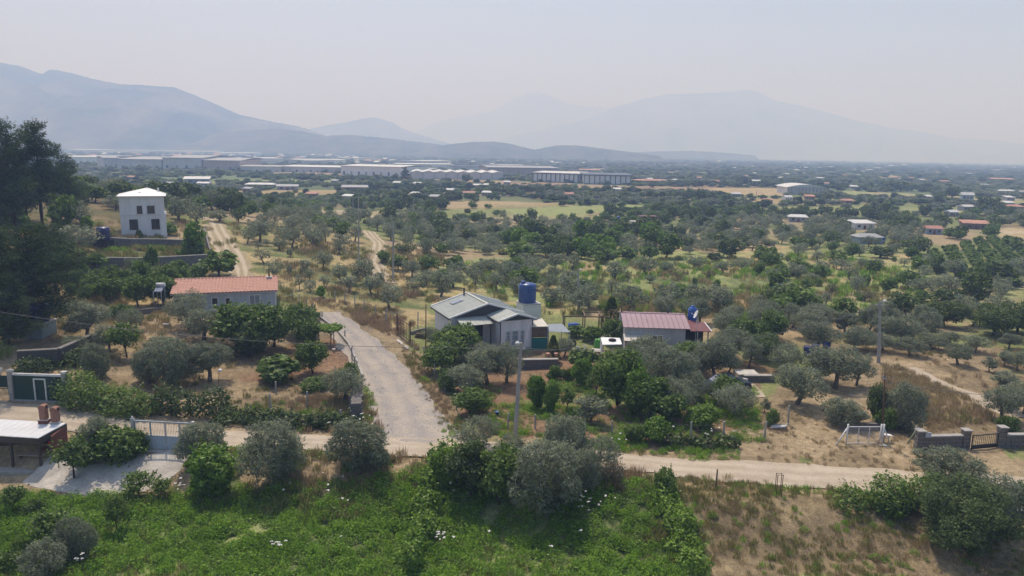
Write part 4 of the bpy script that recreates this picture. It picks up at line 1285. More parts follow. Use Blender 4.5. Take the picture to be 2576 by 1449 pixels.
# ------------------------------------------------------------------ tiled blue house
def tiled_house():
    z0 = hz1(-28, 72)
    e, r = 2.85, 3.75
    L, R = GZ(427, 741, z0 + e), GZ(699, 731, z0 + e)
    rz = math.atan2(R.y - L.y, R.x - L.x); W = (R - L).length
    loc = Vector((L.x, L.y, z0))
    TL, TR = local(loc, rz, GZ(428, 704, z0 + r)), local(loc, rz, GZ(684, 694, z0 + r))
    D = (TL.y + TR.y) / 2
    D = min(max(D, 2.6), 4.0)
    t = thing('tiled_house', 'pale blue bungalow under a terracotta tiled roof', 'house', loc, rz)
    c, s = math.cos(rz), math.sin(rz)
    for f in (0.15, 0.4, 0.65, 0.88):
        BUILD.append((loc.x + W * f * c - D * s, loc.y + W * f * s + D * c, 3.0))
    MB().box(0.3, W - 0.3, 0.35, 2 * D - 0.3, -0.6, e).build('wall', M_BLUEWALL, t)
    MB().prism([(0.3, 0.35, e), (0.3, D, r - 0.05), (0.3, 2 * D - 0.3, e)], (W - 0.6, 0, 0)).build('gable', M_BLUEWALL, t)
    MB().box(0, W, 0.0, 0.34, e - 0.13, e - 0.05).build('soffit', M_GALV, t)
    MB().box(W - 0.36, W - 0.28, 0.34, 0.42, -0.6, e - 0.14).build('corner_trim', M_WHITE, t)
    MB().prism([(0, 0, e - 0.04), (W, 0, e - 0.04), (W, D, r - 0.04), (0, D, r - 0.04)], (0, 0, 0.04)).build('roof_deck', M_BRICKD, t)
    MB().prism([(0, 2 * D, e - 0.04), (W, 2 * D, e - 0.04), (W, D + 0.01, r - 0.04), (0, D + 0.01, r - 0.04)], (0, 0, 0.04)).build('roof_deck', M_BRICKD, t)
    nx, ny = 30, 10
    sl = Vector((0, D, r - e)); ln = sl.length; sd = sl.normalized()
    tw, tl = W / nx, ln / ny
    bm = bmesh.new()
    K = 6
    for q, (v0, z_) in enumerate(((0, 0.055), (tl * 1.12, 0.02))):
        row = [bm.verts.new(Vector((tw * k / K, 0, 0)) + sd * v0 + Vector((0, 0, z_ + 0.05 * math.sin(PI * min(1, k / K * 1.35)) - (0.025 if k / K > 0.74 else 0)))) for k in range(K + 1)]
        if q: 
            for k in range(K): bm.faces.new([prev[k], prev[k + 1], row[k + 1], row[k]])
        else:
            low = [bm.verts.new(Vector((tw * k / K, 0, 0.0)) + Vector((0, 0, 0.0))) for k in range(K + 1)]
            for k in range(K): bm.faces.new([low[k], low[k + 1], row[k + 1], row[k]])
        prev = row
    me = bpy.data.meshes.new('tile'); bm.to_mesh(me); bm.free(); me.materials.append(M_TILE)
    rr = random.Random(3)
    for j in range(ny):
        for i in range(nx):
            o = bpy.data.objects.new('tile', me); COL.objects.link(o); o.parent = t
            o.location = Vector((i * tw, 0, e)) + sd * (j * tl) + Vector((0, 0, rr.uniform(0, 0.012)))
            o.rotation_euler = (rr.uniform(-0.01, 0.01), 0, rr.uniform(-0.012, 0.012))
    bm = bmesh.new()
    for i in range(nx):
        for j in range(ny):
            a = Vector((i * tw, 2 * D, e)) + Vector((0, -sd.y, sd.z)) * (j * tl)
            v = [bm.verts.new(a + Vector((tw * k / 3, 0, 0.05 * math.sin(PI * k / 3))) + Vector((0, 0, 0.05))) for k in range(4)]
            u = [bm.verts.new(a + Vector((tw * k / 3, 0, 0.05 * math.sin(PI * k / 3))) + Vector((0, -sd.y, sd.z)) * tl * 1.1 + Vector((0, 0, 0.02))) for k in range(4)]
            for k in range(3): bm.faces.new([v[k], u[k], u[k + 1], v[k + 1]])
    mm = bpy.data.meshes.new('rear_tiles'); bm.to_mesh(mm); bm.free()
    o = link_mesh('rear_tiles', mm, t, [M_TILE]); o['kind'] = 'stuff'
    for i in range(22):
        x = W * i / 22
        MB().tube((x, D, r + 0.03), (x + W / 22 * 1.08, D, r + 0.05), 0.11, 0.10, 8).build('ridge_tile', M_TILE, t)
    f = MB().box(W - 1.25, W - 0.65, D - 0.75, D - 0.15, r - 0.4, r + 0.12).build('chimney', M_CONCL, t)
    MB().box(W - 1.02, W - 0.86, D - 0.5, D - 0.34, r + 0.12, r + 0.75).build('chimney_pipe', M_BRICKD, f)
    window(t, T(W * 0.775, 0.35, 1.0), 1.15, 1.45, 2, 1, M_WHITE, M_GLASSB, t=0.09)
    window(t, T(W * 0.52, 0.35, 0.9), 0.6, 1.35, 1, 1, M_WHITE, M_GLASS, t=0.09)
    window(t, T(W * 0.40, 0.35, 1.5), 0.7, 0.8, 1, 1, M_WHITE, M_GLASS, t=0.08)
    window(t, T(W * 0.2, 0.35, 1.1), 0.9, 1.1, 2, 1, M_WHITE, M_GLASS)
    # solar water heater standing left of the roof
    g = DY(404, 722, loc.y + 1.2)
    h = thing('solar_water_heater', 'solar water heater with a white drum left of the tiled roof', 'water heater', (g.x, g.y, hz1(g.x, g.y)))
    zt = g.z - h.location.z
    MB().tube((-0.45, 0, zt + 0.25), (0.45, 0.1, zt + 0.25), 0.2, n=14).build('drum', M_WHITE_R, h)
    MB().prism([(-0.4, -0.1, zt + 0.05), (0.4, 0, zt + 0.05), (0.4, -0.7, zt - 0.4), (-0.4, -0.75, zt - 0.4)], (0, 0, 0.06)).build('collector_panel', M_PANEL, h)
    for x in (-0.42, 0.42):
        MB().tube((x, 0, -0.2), (x, 0, zt + 0.1), 0.03).build('leg', M_GALV, h)
        MB().tube((x, -0.85, -0.2), (x, -0.85, zt - 0.35), 0.03).build('leg', M_GALV, h)
tiled_house()

# ------------------------------------------------------------------ white two storey house on the slope
def white_house():
    A, B = G(306, 590), G(412, 589)
    loc = Vector((A.x, A.y, A.z)); d = B - A
    rz = math.radians(25); m = M_PER_PX(A); W = (412 - 303) * m * 0.95
    H = (590 - 491) * m / math.cos(math.radians(7)) * 0.94
    D = W * 0.95
    t = thing('white_house', 'white two storey cube house with a low hipped roof on the slope', 'house', loc, rz)
    c, s = math.cos(rz), math.sin(rz)
    BUILD.append((loc.x + W / 2 * c - D / 2 * s, loc.y + W / 2 * s + D / 2 * c, W * 0.72))
    mw = surf('whitewashed_wall', (0.83, 0.84, 0.86), 0.85, 0.16, 1.0, 0.1, streak=True)
    MB().box(0, W, 0, D, -1.0, H * 0.5).build('lower_wall', mw, t)
    MB().box(-0.03, W * 0.97, 0.02, D, H * 0.5 + 0.12, H).build('upper_wall', mw, t)
    MB().box(-0.09, W + 0.06, -0.07, D + 0.05, H * 0.5, H * 0.5 + 0.12).build('string_course', M_WHITE, t)
    b = MB(); ap = (W * 0.62, D / 2, H + 1.25)
    e = 0.3
    cs = [(-e, -e, H), (W + e - 0.1, -e, H), (W + e - 0.1, D + e, H), (-e, D + e, H)]
    v = [b.bm.verts.new(p) for p in cs] + [b.bm.verts.new(ap)] + [b.bm.verts.new((p[0], p[1], p[2] + 0.14)) for p in cs]
    for i in range(4):
        b.bm.faces.new([v[5 + i], v[5 + (i + 1) % 4], v[4]]); b.bm.faces.new([v[i], v[(i + 1) % 4], v[5 + (i + 1) % 4], v[5 + i]])
    b.bm.faces.new([v[3], v[2], v[1], v[0]])
    rf = b.build('roof', M_WHITE_R, t)
    MB().tube((W * 0.45, D * 0.2, H + 0.4), (W * 0.45, D * 0.2, H + 0.66), 0.2).build('roof_vent', M_CONC, rf)
    MB().box(W * 0.84, W * 0.88, D * 0.5, D * 0.55, H + 0.3, H + 1.2).build('chimney', M_WHITE, rf)
    MB().tube((ap[0], ap[1], ap[2] - 0.1), (ap[0], ap[1], ap[2] + 0.7), 0.04).build('antenna', M_GALV, rf)
    MB().tube((ap[0] - 0.3, ap[1], ap[2] + 0.6), (ap[0] + 0.3, ap[1], ap[2] + 0.65), 0.035).build('antenna_arm', M_GALV, rf)
    brown = surf('brown_window_frame', (0.12, 0.075, 0.05), 0.7, 0.2, 5)
    for x, z, w, h, n in ((0.43, 0.56, 0.115, 0.2, 1), (0.68, 0.56, 0.165, 0.2, 2)):
        window(t, T(W * x, 0.018, H * z), W * w, H * h, n, 1, brown, M_GLASS, t=0.08)
    for x, w in ((0.28, 0.185), (0.76, 0.185)):
        window(t, T(W * x, -0.002, H * 0.13), W * w, H * 0.27, 2, 1, brown, M_GLASS, t=0.08)
white_house()

def wall_seg(name, label, pts, h, th, mat, cap=None, up=0.0, cat='wall'):
    """a wall following the ground along pixel points; optional coping"""
    L = [G(x, y) for x, y in pts]
    o = L[0].copy()
    t = thing(name, label, cat, o)
    for a, b in zip(L, L[1:]):
        n = max(1, int((b - a).length / 3))
        for i in range(n):
            p, q = a.lerp(b, i / n), a.lerp(b, (i + 1) / n)
            d = (q - p); d.z = 0; d.normalize(); sd = Vector((-d.y, d.x, 0)) * th / 2
            zp, zq = hz1(p.x, p.y) + up, hz1(q.x, q.y) + up
            p0, q0 = Vector((p.x, p.y, zp)) - o, Vector((q.x, q.y, zq)) - o
            hv = Vector((0, 0, h)); dn = Vector((0, 0, 0.4))
            b_ = MB()
            vs = [b_.bm.verts.new(v) for v in (p0 - sd - dn, q0 - sd - dn, q0 + sd - dn, p0 + sd - dn, p0 - sd + hv, q0 - sd + hv, q0 + sd + hv, p0 + sd + hv)]
            for f in ((3, 2, 1, 0), (4, 5, 6, 7), (0, 1, 5, 4), (1, 2, 6, 5), (2, 3, 7, 6), (3, 0, 4, 7)): b_.bm.faces.new([vs[k] for k in f])
            b_.build('wall_section', mat, t)
            if cap:
                sd2 = sd * 1.15
                c_ = MB(); vs = [c_.bm.verts.new(v) for v in (p0 - sd2 + hv, q0 - sd2 + hv, q0 + sd2 + hv, p0 + sd2 + hv)]
                ws = [c_.bm.verts.new(v.co + Vector((0, 0, 0.09))) for v in vs]
                vs, v2 = vs, ws
                for f in ((3, 2, 1, 0),): c_.bm.faces.new([vs[k] for k in f])
                c_.bm.faces.new(v2)
                for k in range(4): c_.bm.faces.new([vs[k], vs[(k + 1) % 4], v2[(k + 1) % 4], v2[k]])
                c_.build('coping', cap, t)
    return t
wall_seg('retaining_wall', 'upper grey retaining wall in front of the white house', [(205, 618), (330, 624), (475, 626)], 1.25, 0.3, M_STONE, M_CONC)
wall_seg('retaining_wall', 'lower grey retaining wall below the grass terrace', [(188, 675), (350, 673), (525, 663)], 1.2, 0.3, M_STONE, M_CONC)
wall_seg('retaining_wall', 'low dark garden wall left of the tiled house', [(190, 803), (300, 795), (420, 783)], 0.5, 0.3, M_STONE)
wall_seg('retaining_wall', 'tall retaining wall coloured dark for the pine shade above the green gate', [(48, 926), (150, 920), (235, 880)], 1.4, 0.4, M_MORTAR, M_STONE)  # dark mortar colour used here to paint in the pines' shadow
wall_seg('retaining_wall', 'grey boundary wall at the farm track beside the white house', [(516, 592), (523, 622), (530, 648)], 1.2, 0.25, M_STONE)
wall_seg('kerb_wall', 'thin concrete kerb wall along the left edge of the gravel road', [(803, 800), (845, 830), (877, 868), (897, 910), (912, 950)], 0.3, 0.2, M_CONC)

def stone_wall(name, label, p0, p1, h, th, ny, mat=M_STONE, cap=M_CONC, seed=0, cat='wall'):
    """a core of mortar with irregular stones standing proud of it, each stone a part"""
    a, b = Vector(p0), Vector(p1)
    loc, rz, W = frame2(a, b)
    loc.z = min(a.z, b.z)
    t = thing(name, label, cat, loc, rz)
    MB().box(0.01, W - 0.01, 0.03, th - 0.03, -0.4, h - 0.02).build('core', M_MORTAR, t)
    r_ = random.Random(seed)
    sh = (h + 0.15) / ny
    meshes = []
    for k in range(6):
        bm = bmesh.new(); bmesh.ops.create_cube(bm, size=1)
        for v in bm.verts:
            v.co += Vector([r_.uniform(-0.07, 0.07) for _ in range(3)])
        bmesh.ops.bevel(bm, geom=bm.edges[:], offset=0.1, segments=1, affect='EDGES')
        me = bpy.data.meshes.new('stone'); bm.to_mesh(me); bm.free(); me.materials.append(mat); meshes.append(me)
    for j in range(ny):
        x = -0.02
        while x < W - 0.05:
            w = min(r_.uniform(0.7, 1.5) * sh * 1.3, W - x)
            o = bpy.data.objects.new('stone', r_.choice(meshes)); COL.objects.link(o); o.parent = t
            o.location = (x + w / 2, th / 2, -0.15 + sh * (j + 0.5))
            o.scale = (w * 0.96, th + r_.uniform(-0.03, 0.04), sh * 0.95)
            x += w
    if cap: MB().box(-0.05, W + 0.05, -0.05, th + 0.05, h, h + 0.08).build('coping', cap, t)
    return t

# right hand walls, pillars and gates
def gnd(px, py): return G(px, py)
a, b = G(2305, 1132), G(2424, 1118)
m = M_PER_PX(a)
b = Vector((b.x, a.y + 0.3, a.z))
W_ = b.x - a.x
stone_wall('stone_wall', 'low stone wall between two square pillars right of the mesh gate', (a.x + 0.45, a.y, a.z), (b.x - 0.6, b.y, a.z), 0.95, 0.3, 4, seed=1)
for k, (xx, yy, lab) in enumerate(((a.x, a.y, 'square stone pillar beside the green timber props'), (b.x - 0.6, b.y, 'square stone pillar left of the black iron gate'))):
    stone_wall('gate_pillar', lab, (xx, yy - 0.1, a.z), (xx + 0.5, yy - 0.1, a.z), 1.35, 0.5, 5, seed=5 + k, cat='pillar')
sg = MB().box(0, 0.42, -0.05, 0, 0, 0.35).build('sign_board', M_GATEP); sg.location = (a.x + 0.47, a.y - 0.03, a.z + 0.98); tag(sg, 'small blank pale blue board on the low stone wall', 'sign')
c3 = G(2514, 1128); c3.y = a.y + 0.6
stone_wall('gate_pillar', 'square stone pillar right of the black iron gate', (c3.x, c3.y - 0.1, a.z), (c3.x + 0.5, c3.y - 0.1, a.z), 1.5, 0.5, 5, seed=8, cat='pillar')
stone_wall('stone_wall', 'low stone wall running out of the picture at the right edge', (c3.x + 0.55, c3.y, a.z), (c3.x + 4.5, c3.y + 0.2, a.z), 0.95, 0.3, 4, seed=9)

def bar_gate(name, label, p0, p1, h, mat, nbars, rails, rr=0.018, panel=None, top=None, cat='gate', barname='bar'):
    loc, rz, W = frame2(Vector(p0), Vector(p1))
    t = thing(name, label, cat, loc, rz)
    f = MB()
    f.box(0, 0.06, -0.03, 0.03, 0.05, h).box(W - 0.06, W, -0.03, 0.03, 0.05, h)
    for z in rails: f.box(0.06, W - 0.06, -0.025, 0.025, z * h - 0.03, z * h + 0.03)
    f.build('frame', mat, t)
    for i in range(1, nbars):
        x = W * i / nbars
        MB().tube((x, 0, rails[0] * h), (x, 0, rails[-1] * h), rr, n=6).build(barname, mat, t)
    return t, W
ig0, ig1 = Vector((G(2439, 1130).x, a.y + 0.1, a.z)), Vector((c3.x - 0.05, c3.y, a.z))
t_, W = bar_gate('iron_gate', 'black iron gate with thin bars between the stone pillars', ig0, ig1, 1.15, M_BLACK, 14, (0.1, 0.3, 0.95), 0.012)
MB().box(0.06, W - 0.06, -0.015, 0.015, 0.12, 0.34).build('kick_plate', M_BLACK, t_)
# green props
g = G(2301, 1116)
t_ = thing('timber_props', 'mossy green timber post with a slanting brace by the stone pillar', 'post', g)
MB().tube((0, 0, -0.2), (0, 0, 1.35), 0.055).build('post', M_GREENWOOD, t_)
MB().tube((-0.62, -0.1, -0.1), (-0.03, -0.02, 1.05), 0.05).build('brace', M_GREENWOOD, t_)
MB().box(-0.5, 0.1, -0.05, 0.02, 1.12, 1.2, Matrix.Rotation(0.35, 4, 'Y')).build('plank', M_WHITE, t_)

def mesh_gate():
    a, b = G(2128, 1118), G(2212, 1117)
    loc, rz, W = frame2(a, b)
    h = (1117 - 1066) * M_PER_PX(a) * 0.97
    t = thing('mesh_gate', 'white framed wire mesh gate with slanting white brace', 'gate', loc, rz)
    for x in (0, W):
        MB().tube((x, 0, -0.2), (x + 0.02, 0, h + 0.12), 0.065, 0.06).build('post', M_WHITE, t)
    MB().tube((W + 0.22, 0.05, -0.2), (W + 0.24, 0.05, h + 0.1), 0.06).build('post', M_WHITE, t)
    MB().tube((-0.85, -0.15, -0.1), (-0.06, -0.02, h * 0.86), 0.05).build('brace', M_WHITE, t)
    MB().tube((W + 0.8, -0.1, -0.1), (W + 0.3, 0.04, h * 0.8), 0.04).build('brace', M_WHITE, t)
    f = MB().box(0.09, W - 0.09, -0.025, 0.025, h * 0.92, h * 0.92 + 0.06).box(0.09, W - 0.09, -0.02, 0.02, 0.06, 0.10)
    for x in (0.34, 0.66): f.box(W * x - 0.02, W * x + 0.02, -0.018, 0.018, 0.10, h * 0.92)
    f.build('frame', M_WHITE, t)
    w = MB()
    n = 22
    for i in range(1, n):
        x = 0.09 + (W - 0.18) * i / n
        w.box(x - 0.004, x + 0.004, 0.022, 0.03, 0.1, h * 0.92)
    for i in range(1, 12):
        z = 0.1 + (h * 0.92 - 0.1) * i / 12
        w.box(0.09, W - 0.09, 0.031, 0.038, z - 0.004, z + 0.004)
    o = w.build('wire_mesh', M_GALV, t); o['kind'] = 'stuff'
    s = thing('standpipe_table', 'white slab on legs beside the black pole at the mesh gate', 'table', G(2229, 1112))
    MB().box(-0.35, 0.3, -0.15, 0.2, 0.5, 0.56, Matrix.Rotation(0.1, 4, 'Y')).build('top', M_WHITE, s)
    MB().box(-0.2, -0.14, 0, 0.06, 0, 0.47).build('leg', M_CONC, s); MB().box(0.14, 0.2, 0, 0.06, 0, 0.44).build('leg', M_CONC, s)
    g = G(2218, 1121)
    o = MB().box(-0.3, 0.3, -0.2, 0.15, -0.1, 0.07).build('footing_slab', M_CONCL); o.location = g; tag(o, 'pale concrete slab at the foot of the mesh gate', 'slab')
mesh_gate()
wall_seg('retaining_wall', 'low shaded wall on the bank behind the mesh gate', [(2110, 1080), (2190, 1082), (2290, 1078)], 0.55, 0.3, M_STONE)

# grey panelled gate on the left
def grey_gate():
    a, b = G(343, 1130), G(486, 1136)
    loc, rz, W = frame2(a, b)
    h = 2.05
    t = thing('grey_gate', 'grey steel gate with open bars above a solid blue-grey panel', 'gate', loc, rz)
    MB().box(-0.2, -0.02, -0.1, 0.1, -0.2, h + 0.12).build('post', M_CONCL, t)
    MB().box(W + 0.02, W + 0.2, -0.1, 0.1, -0.2, h + 0.1).build('post', M_CONCL, t)
    MB().lathe([(0.03, h + 0.12), (0.07, h + 0.2), (0.02, h + 0.28)], 10, (-0.11, 0, 0)).build('gate_lamp', M_WHITE, t)
    f = MB().box(0, W, -0.04, 0.04, h - 0.1, h).box(0, W, -0.035, 0.035, h * 0.5 - 0.035, h * 0.5 + 0.035).box(0, W, -0.04, 0.04, 0.08, 0.16)
    for x in (0.0, 0.27, 0.53, 0.78): f.box(W * x, W * x + 0.08, -0.045, 0.045, 0.16, h - 0.1)
    f.build('frame', M_GALV, t)
    xs = [(0.0, 0.27), (0.27, 0.53), (0.53, 0.78), (0.78, 1.0)]
    for u, v in xs:
        MB().box(W * u + 0.085, W * v - 0.005, -0.02, 0.02, 0.16, h * 0.5 - 0.036).build('panel', M_GATEP, t)
    for i in range(36):
        x = W * (i + 0.5) / 36
        MB().box(x - 0.008, x + 0.008, -0.01, 0.01, h * 0.5 + 0.036, h + 0.1).build('bar', M_GALV, t)
    MB().box(-0.3, W + 0.3, -0.25, 0.2, -0.15, 0.06).build('threshold', M_CONCL, t)
grey_gate()
ribbon('concrete_driveway', world_line([(415, 1134), (412, 1150), (385, 1175), (310, 1200), (235, 1208), (160, 1196), (95, 1180)]), [1.15, 1.5, 1.9, 1.5, 1.35, 1.2, 1.2], surf('driveway_concrete', (0.56, 0.52, 0.46), 0.9, 0.35, 0.9, 0.3, grain=9), 'pale concrete driveway behind the grey gate', 0.06, 0.25, 0.5)

def green_gate():
    a, b = G(34, 1003), G(168, 1012)
    loc, rz, W = frame2(a, b)
    m = M_PER_PX(a)
    h = 72 * m
    t = thing('green_gate', 'dark green sliding gate with a white framed door between grey pillars', 'gate', loc, rz)
    for x in (-0.05, W):
        MB().box(x - 0.16, x + 0.16, -0.15, 0.15, -0.3, h + 0.1).build('pillar', M_CONC, t)
        MB().box(x - 0.2, x + 0.2, -0.19, 0.19, h + 0.1, h + 0.25).build('pillar_cap', M_CONCL, t)
    MB().box(0.12, W - 0.17, -0.06, 0.06, h - 0.16, h).build('top_rail', M_WHITE, t)
    n = 12
    for i in range(n):
        x0, x1 = 0.12 + (W - 0.29) * i / n, 0.12 + (W - 0.29) * (i + 1) / n - 0.015
        MB().box(x0, x1, -0.02 - 0.012 * (i % 2), 0.02, 0.12, h - 0.17).build('panel', M_GREENP, t)
    x0, x1 = W * 0.42, W * 0.65
    d = MB().box(x0, x0 + 0.09, -0.1, -0.04, 0.0, h * 0.84).box(x1 - 0.09, x1, -0.1, -0.04, 0.0, h * 0.84).box(x0 + 0.09, x1 - 0.09, -0.1, -0.04, h * 0.84 - 0.09, h * 0.84).build('door_frame', M_WHITE, t)
    MB().box(x1 - 0.2, x1 - 0.12, -0.09, -0.045, h * 0.4, h * 0.46).build('handle', M_BLACK, d)
    MB().box(0, W, -0.2, 0.2, -0.4, 0.11).build('sill', M_CONC, t)
    # green screened fence running out of the picture on the left
    c = G(-40, 1000)
    t2, W2 = bar_gate('screened_fence', 'green screened fence left of the green gate', (a.x - 4.0, a.y + 0.4, a.z + 0.2), (a.x - 0.3, a.y + 0.05, a.z + 0.2), h * 0.75, M_GREENP, 2, (0.35, 0.96), 0.03, cat='fence', barname='post')
    MB().box(0.06, W2 - 0.06, -0.01, 0.01, h * 0.3, h * 0.71).build('screen', M_GREENP, t2)
    bk = MB().lathe([(0.16, 0), (0.24, 0.45), (0.26, 0.5), (0.24, 0.5), (0.01, 0.46)], 14)
    o = bk.build('planter', M_WHITE); o.location = (a.x - 0.95, a.y + 0.1, a.z + 0.2 + h * 0.75); tag(o, 'white tub on top of the green screened fence', 'tub')
green_gate()

def barbecue_shelter():
    z0 = G(60, 1190).z
    hz_ = 2.45
    P = [GZ(24, 1053, z0 + hz_ + 0.05), GZ(168, 1066, z0 + hz_), GZ(98, 1103, z0 + hz_ - 0.1), GZ(-90, 1092, z0 + hz_ - 0.1)]
    P[0] = P[1] + (P[3] - P[2])
    P[0].z = z0 + hz_ + 0.02
    o = Vector((P[2].x, P[2].y, z0))
    q = [p - o for p in P]
    t = thing('barbecue_shelter', 'barbecue shelter with a white ribbed metal roof at the left edge', 'shelter', o)
    roof_panels(t, q[0] + (q[0] - q[1]) * 0.4, (q[1] - q[0]) * 1.4, q[3] - q[0], 14, M_WHITE_R, 0.04, 3)
    fa = surf('brown_fascia', (0.09, 0.07, 0.06), 0.8, 0.2, 5)
    up = Vector((0, 0, -0.42))
    MB().prism([q[3], q[2], q[2] + up, q[3] + up], (0, 0.08, 0)).build('fascia', fa, t)
    MB().prism([q[2] + Vector((0.0, 0.0, 0)), q[1], q[1] + up, q[2] + up], (-0.08, 0.02, 0)).build('fascia', fa, t)
    for f in (0.04, 0.42, 0.8):
        p = q[2].lerp(q[3], f)
        MB().box(p.x - 0.07, p.x + 0.07, p.y + 0.15, p.y + 0.29, -0.5, p.z - 0.3).build('post', fa, t)
    c = q[1].lerp(q[0], 0.12)
    MB().prism([(q[1].x - 0.15, q[1].y - 1.6, -0.3), (q[1].x - 0.15, q[1].y, -0.3), (q[1].x - 0.15, q[1].y, hz_ - 0.1), (q[1].x - 0.15, q[1].y - 1.6, hz_ - 0.25)], (0.12, 0, 0)).build('side_wall', M_BRICKD, t)
    MB().box(q[0].x, q[1].x - 0.16, q[1].y - 0.25, q[1].y - 0.1, -0.3, 1.9).build('rear_wall', fa, t)
    MB().box(q[3].x, q[1].x + 0.2, q[2].y - 0.3, q[1].y, -0.5, 0.14).build('floor_slab', M_CONC, t)
    MB().box(q[1].x - 1.4, q[1].x - 0.3, q[1].y - 1.1, q[1].y - 0.28, 0.03, 1.0).build('fireplace', M_BRICKD, t)
    tb = thing('picnic_table', 'wooden picnic table inside the barbecue shelter', 'table', o + Vector((-1.3, 1.2, 0.03)))
    MB().box(-0.9, 0.9, -0.35, 0.35, 0.70, 0.75).build('top', M_WOODL, tb)
    for x in (-0.75, 0.75): MB().box(x - 0.04, x + 0.04, -0.25, 0.25, 0, 0.70).build('leg', M_WOOD, tb)
    rb = MB().box(-0.16, 0.16, -0.03, 0.03, 0, 0.3).build('wall_box', M_RED); rb.location = (o.x + q[1].x - 0.5, o.y + q[1].y - 1.12, z0 + 1.35); tag(rb, 'small red box hanging inside the barbecue shelter', 'box')
    # chimneys: brick shafts with round-mouthed cowls
    for k, (px, pyt, pyb) in enumerate(((112, 1021, 1060), (141, 1027, 1066))):
        y = o.y + q[1].y - 0.05
        a, b = DY(px, pyb, y), DY(px, pyt, y)
        ch = thing('chimney', ('left' if k == 0 else 'right') + ' of the two terracotta chimneys behind the white shelter roof', 'chimney', (a.x, a.y, z0))
        zt, zb = b.z - z0, a.z - z0
        r = 0.2
        MB().box(-0.32, 0.32, -0.2, 0.2, 0, zb + 0.12).build('base', M_BRICKD if k == 0 else M_CONC, ch)
        MB().prism([(-0.32, -0.2, zb + 0.12), (0.32, -0.2, zb + 0.12), (0.32, 0.2, zb + 0.12), (-0.32, 0.2, zb + 0.12)], (0, 0, 0.05)).build('collar', M_CONCL, ch)
        MB().box(-r, r, -r, r, zb + 0.18, zt - 0.16).build('shaft', M_BRICK, ch)
        cw = MB()
        pts = [(-r - 0.03, 0)] + [(-(r + 0.03) * math.cos(PI * i / 10), 0.1 + 0.16 * math.sin(PI * i / 10)) for i in range(11)] + [(r + 0.03, 0)]
        cw.prism([(0 + x, -r - 0.02, zt - 0.16 + z) for x, z in pts], (0, 2 * r + 0.04, 0))
        cw.build('cowl', M_BRICK, ch)
        MB().tube((r + 0.025, 0, zt - 0.05), (r + 0.045, 0, zt - 0.05), 0.12, n=14).build('flue_mouth', M_BLACK, ch)
    BUILD.append((o.x, o.y + 1, 3.5))
barbecue_shelter()

# rust brown gate by the middle house and its sill
def brown_gate():
    a, b = G(1000, 842), G(1031, 868)
    h = 55 * M_PER_PX(a)
    t, W = bar_gate('brown_gate', 'tall rust brown barred gate standing open at the middle house', a, b, h, M_RUST, 8, (0.06, 0.2, 0.9), 0.028)
    for x in (-0.12, W + 0.02):
        MB().box(x, x + 0.12, -0.06, 0.06, -0.2, h + 0.15).build('post', M_RUST, t)
    loc, rz, L = frame2(G(990, 845), G(1026, 880))
    s = MB().box(0, L, -0.15, 0.15, -0.2, 0.15).build('gate_sill', M_CONCL); s.location = loc; s.rotation_euler = (0, 0, rz); tag(s, 'pale concrete sill under the brown gate', 'sill')
brown_gate()
BUILD.append((G(1016, 855).x, G(1016, 855).y, 1.6))
wall_seg('kerb_wall', 'low dark kerb wall behind the brown gate', [(1034, 842), (1052, 836), (1072, 832)], 0.35, 0.25, M_STONE)
a, b = G(905, 1000), G(913, 1052)
b2 = Vector((a.x + (b.x - a.x), b.y, b.z))
stone_wall('stone_wall', 'short rough stone wall at the bend left of the gravel road', (b.x, b.y - 0.3, b.z), (a.x + 0.2, a.y, b.z), 1.3, 0.8, 5, cap=None, seed=12)
a, b = G(1308, 930), G(1402, 924)
stone_wall('stone_wall', 'low stone terrace wall between the tall pole and the cypress', (a.x, a.y, a.z), (b.x, a.y + 0.4, a.z), 0.9, 0.4, 4, seed=14)
a, b = G(1872, 960), G(1948, 961)
stone_wall('stone_wall', 'low terrace wall with white steps among the olives right of the plum roof', (a.x, a.y, a.z), (b.x, b.y, a.z), 0.5, 0.4, 3, seed=15)
st = thing('terrace_steps', 'two white steps at the low terrace wall', 'steps', (a.x - 0.3, a.y - 0.5, a.z))
MB().box(-0.4, 0.5, 0.1, 0.5, -0.1, 0.36).build('step', M_CONCL, st); MB().box(-0.4, 0.5, -0.3, 0.095, -0.1, 0.17).build('step', M_CONCL, st)
o = MB().box(-0.6, 1.3, 0.0, 1.6, -0.1, 0.52).build('terrace_slab', M_CONCL); o.location = (a.x + 0.2, a.y + 0.45, a.z); tag(o, 'pale concrete terrace slab above the low wall', 'slab')
ribbon('garden_path', world_line([(1884, 966), (1902, 985), (1918, 1000)]), [0.5, 0.45, 0.4], M_DIRT, 'short pale path below the terrace steps', 0.05, 0.2, 0.4)

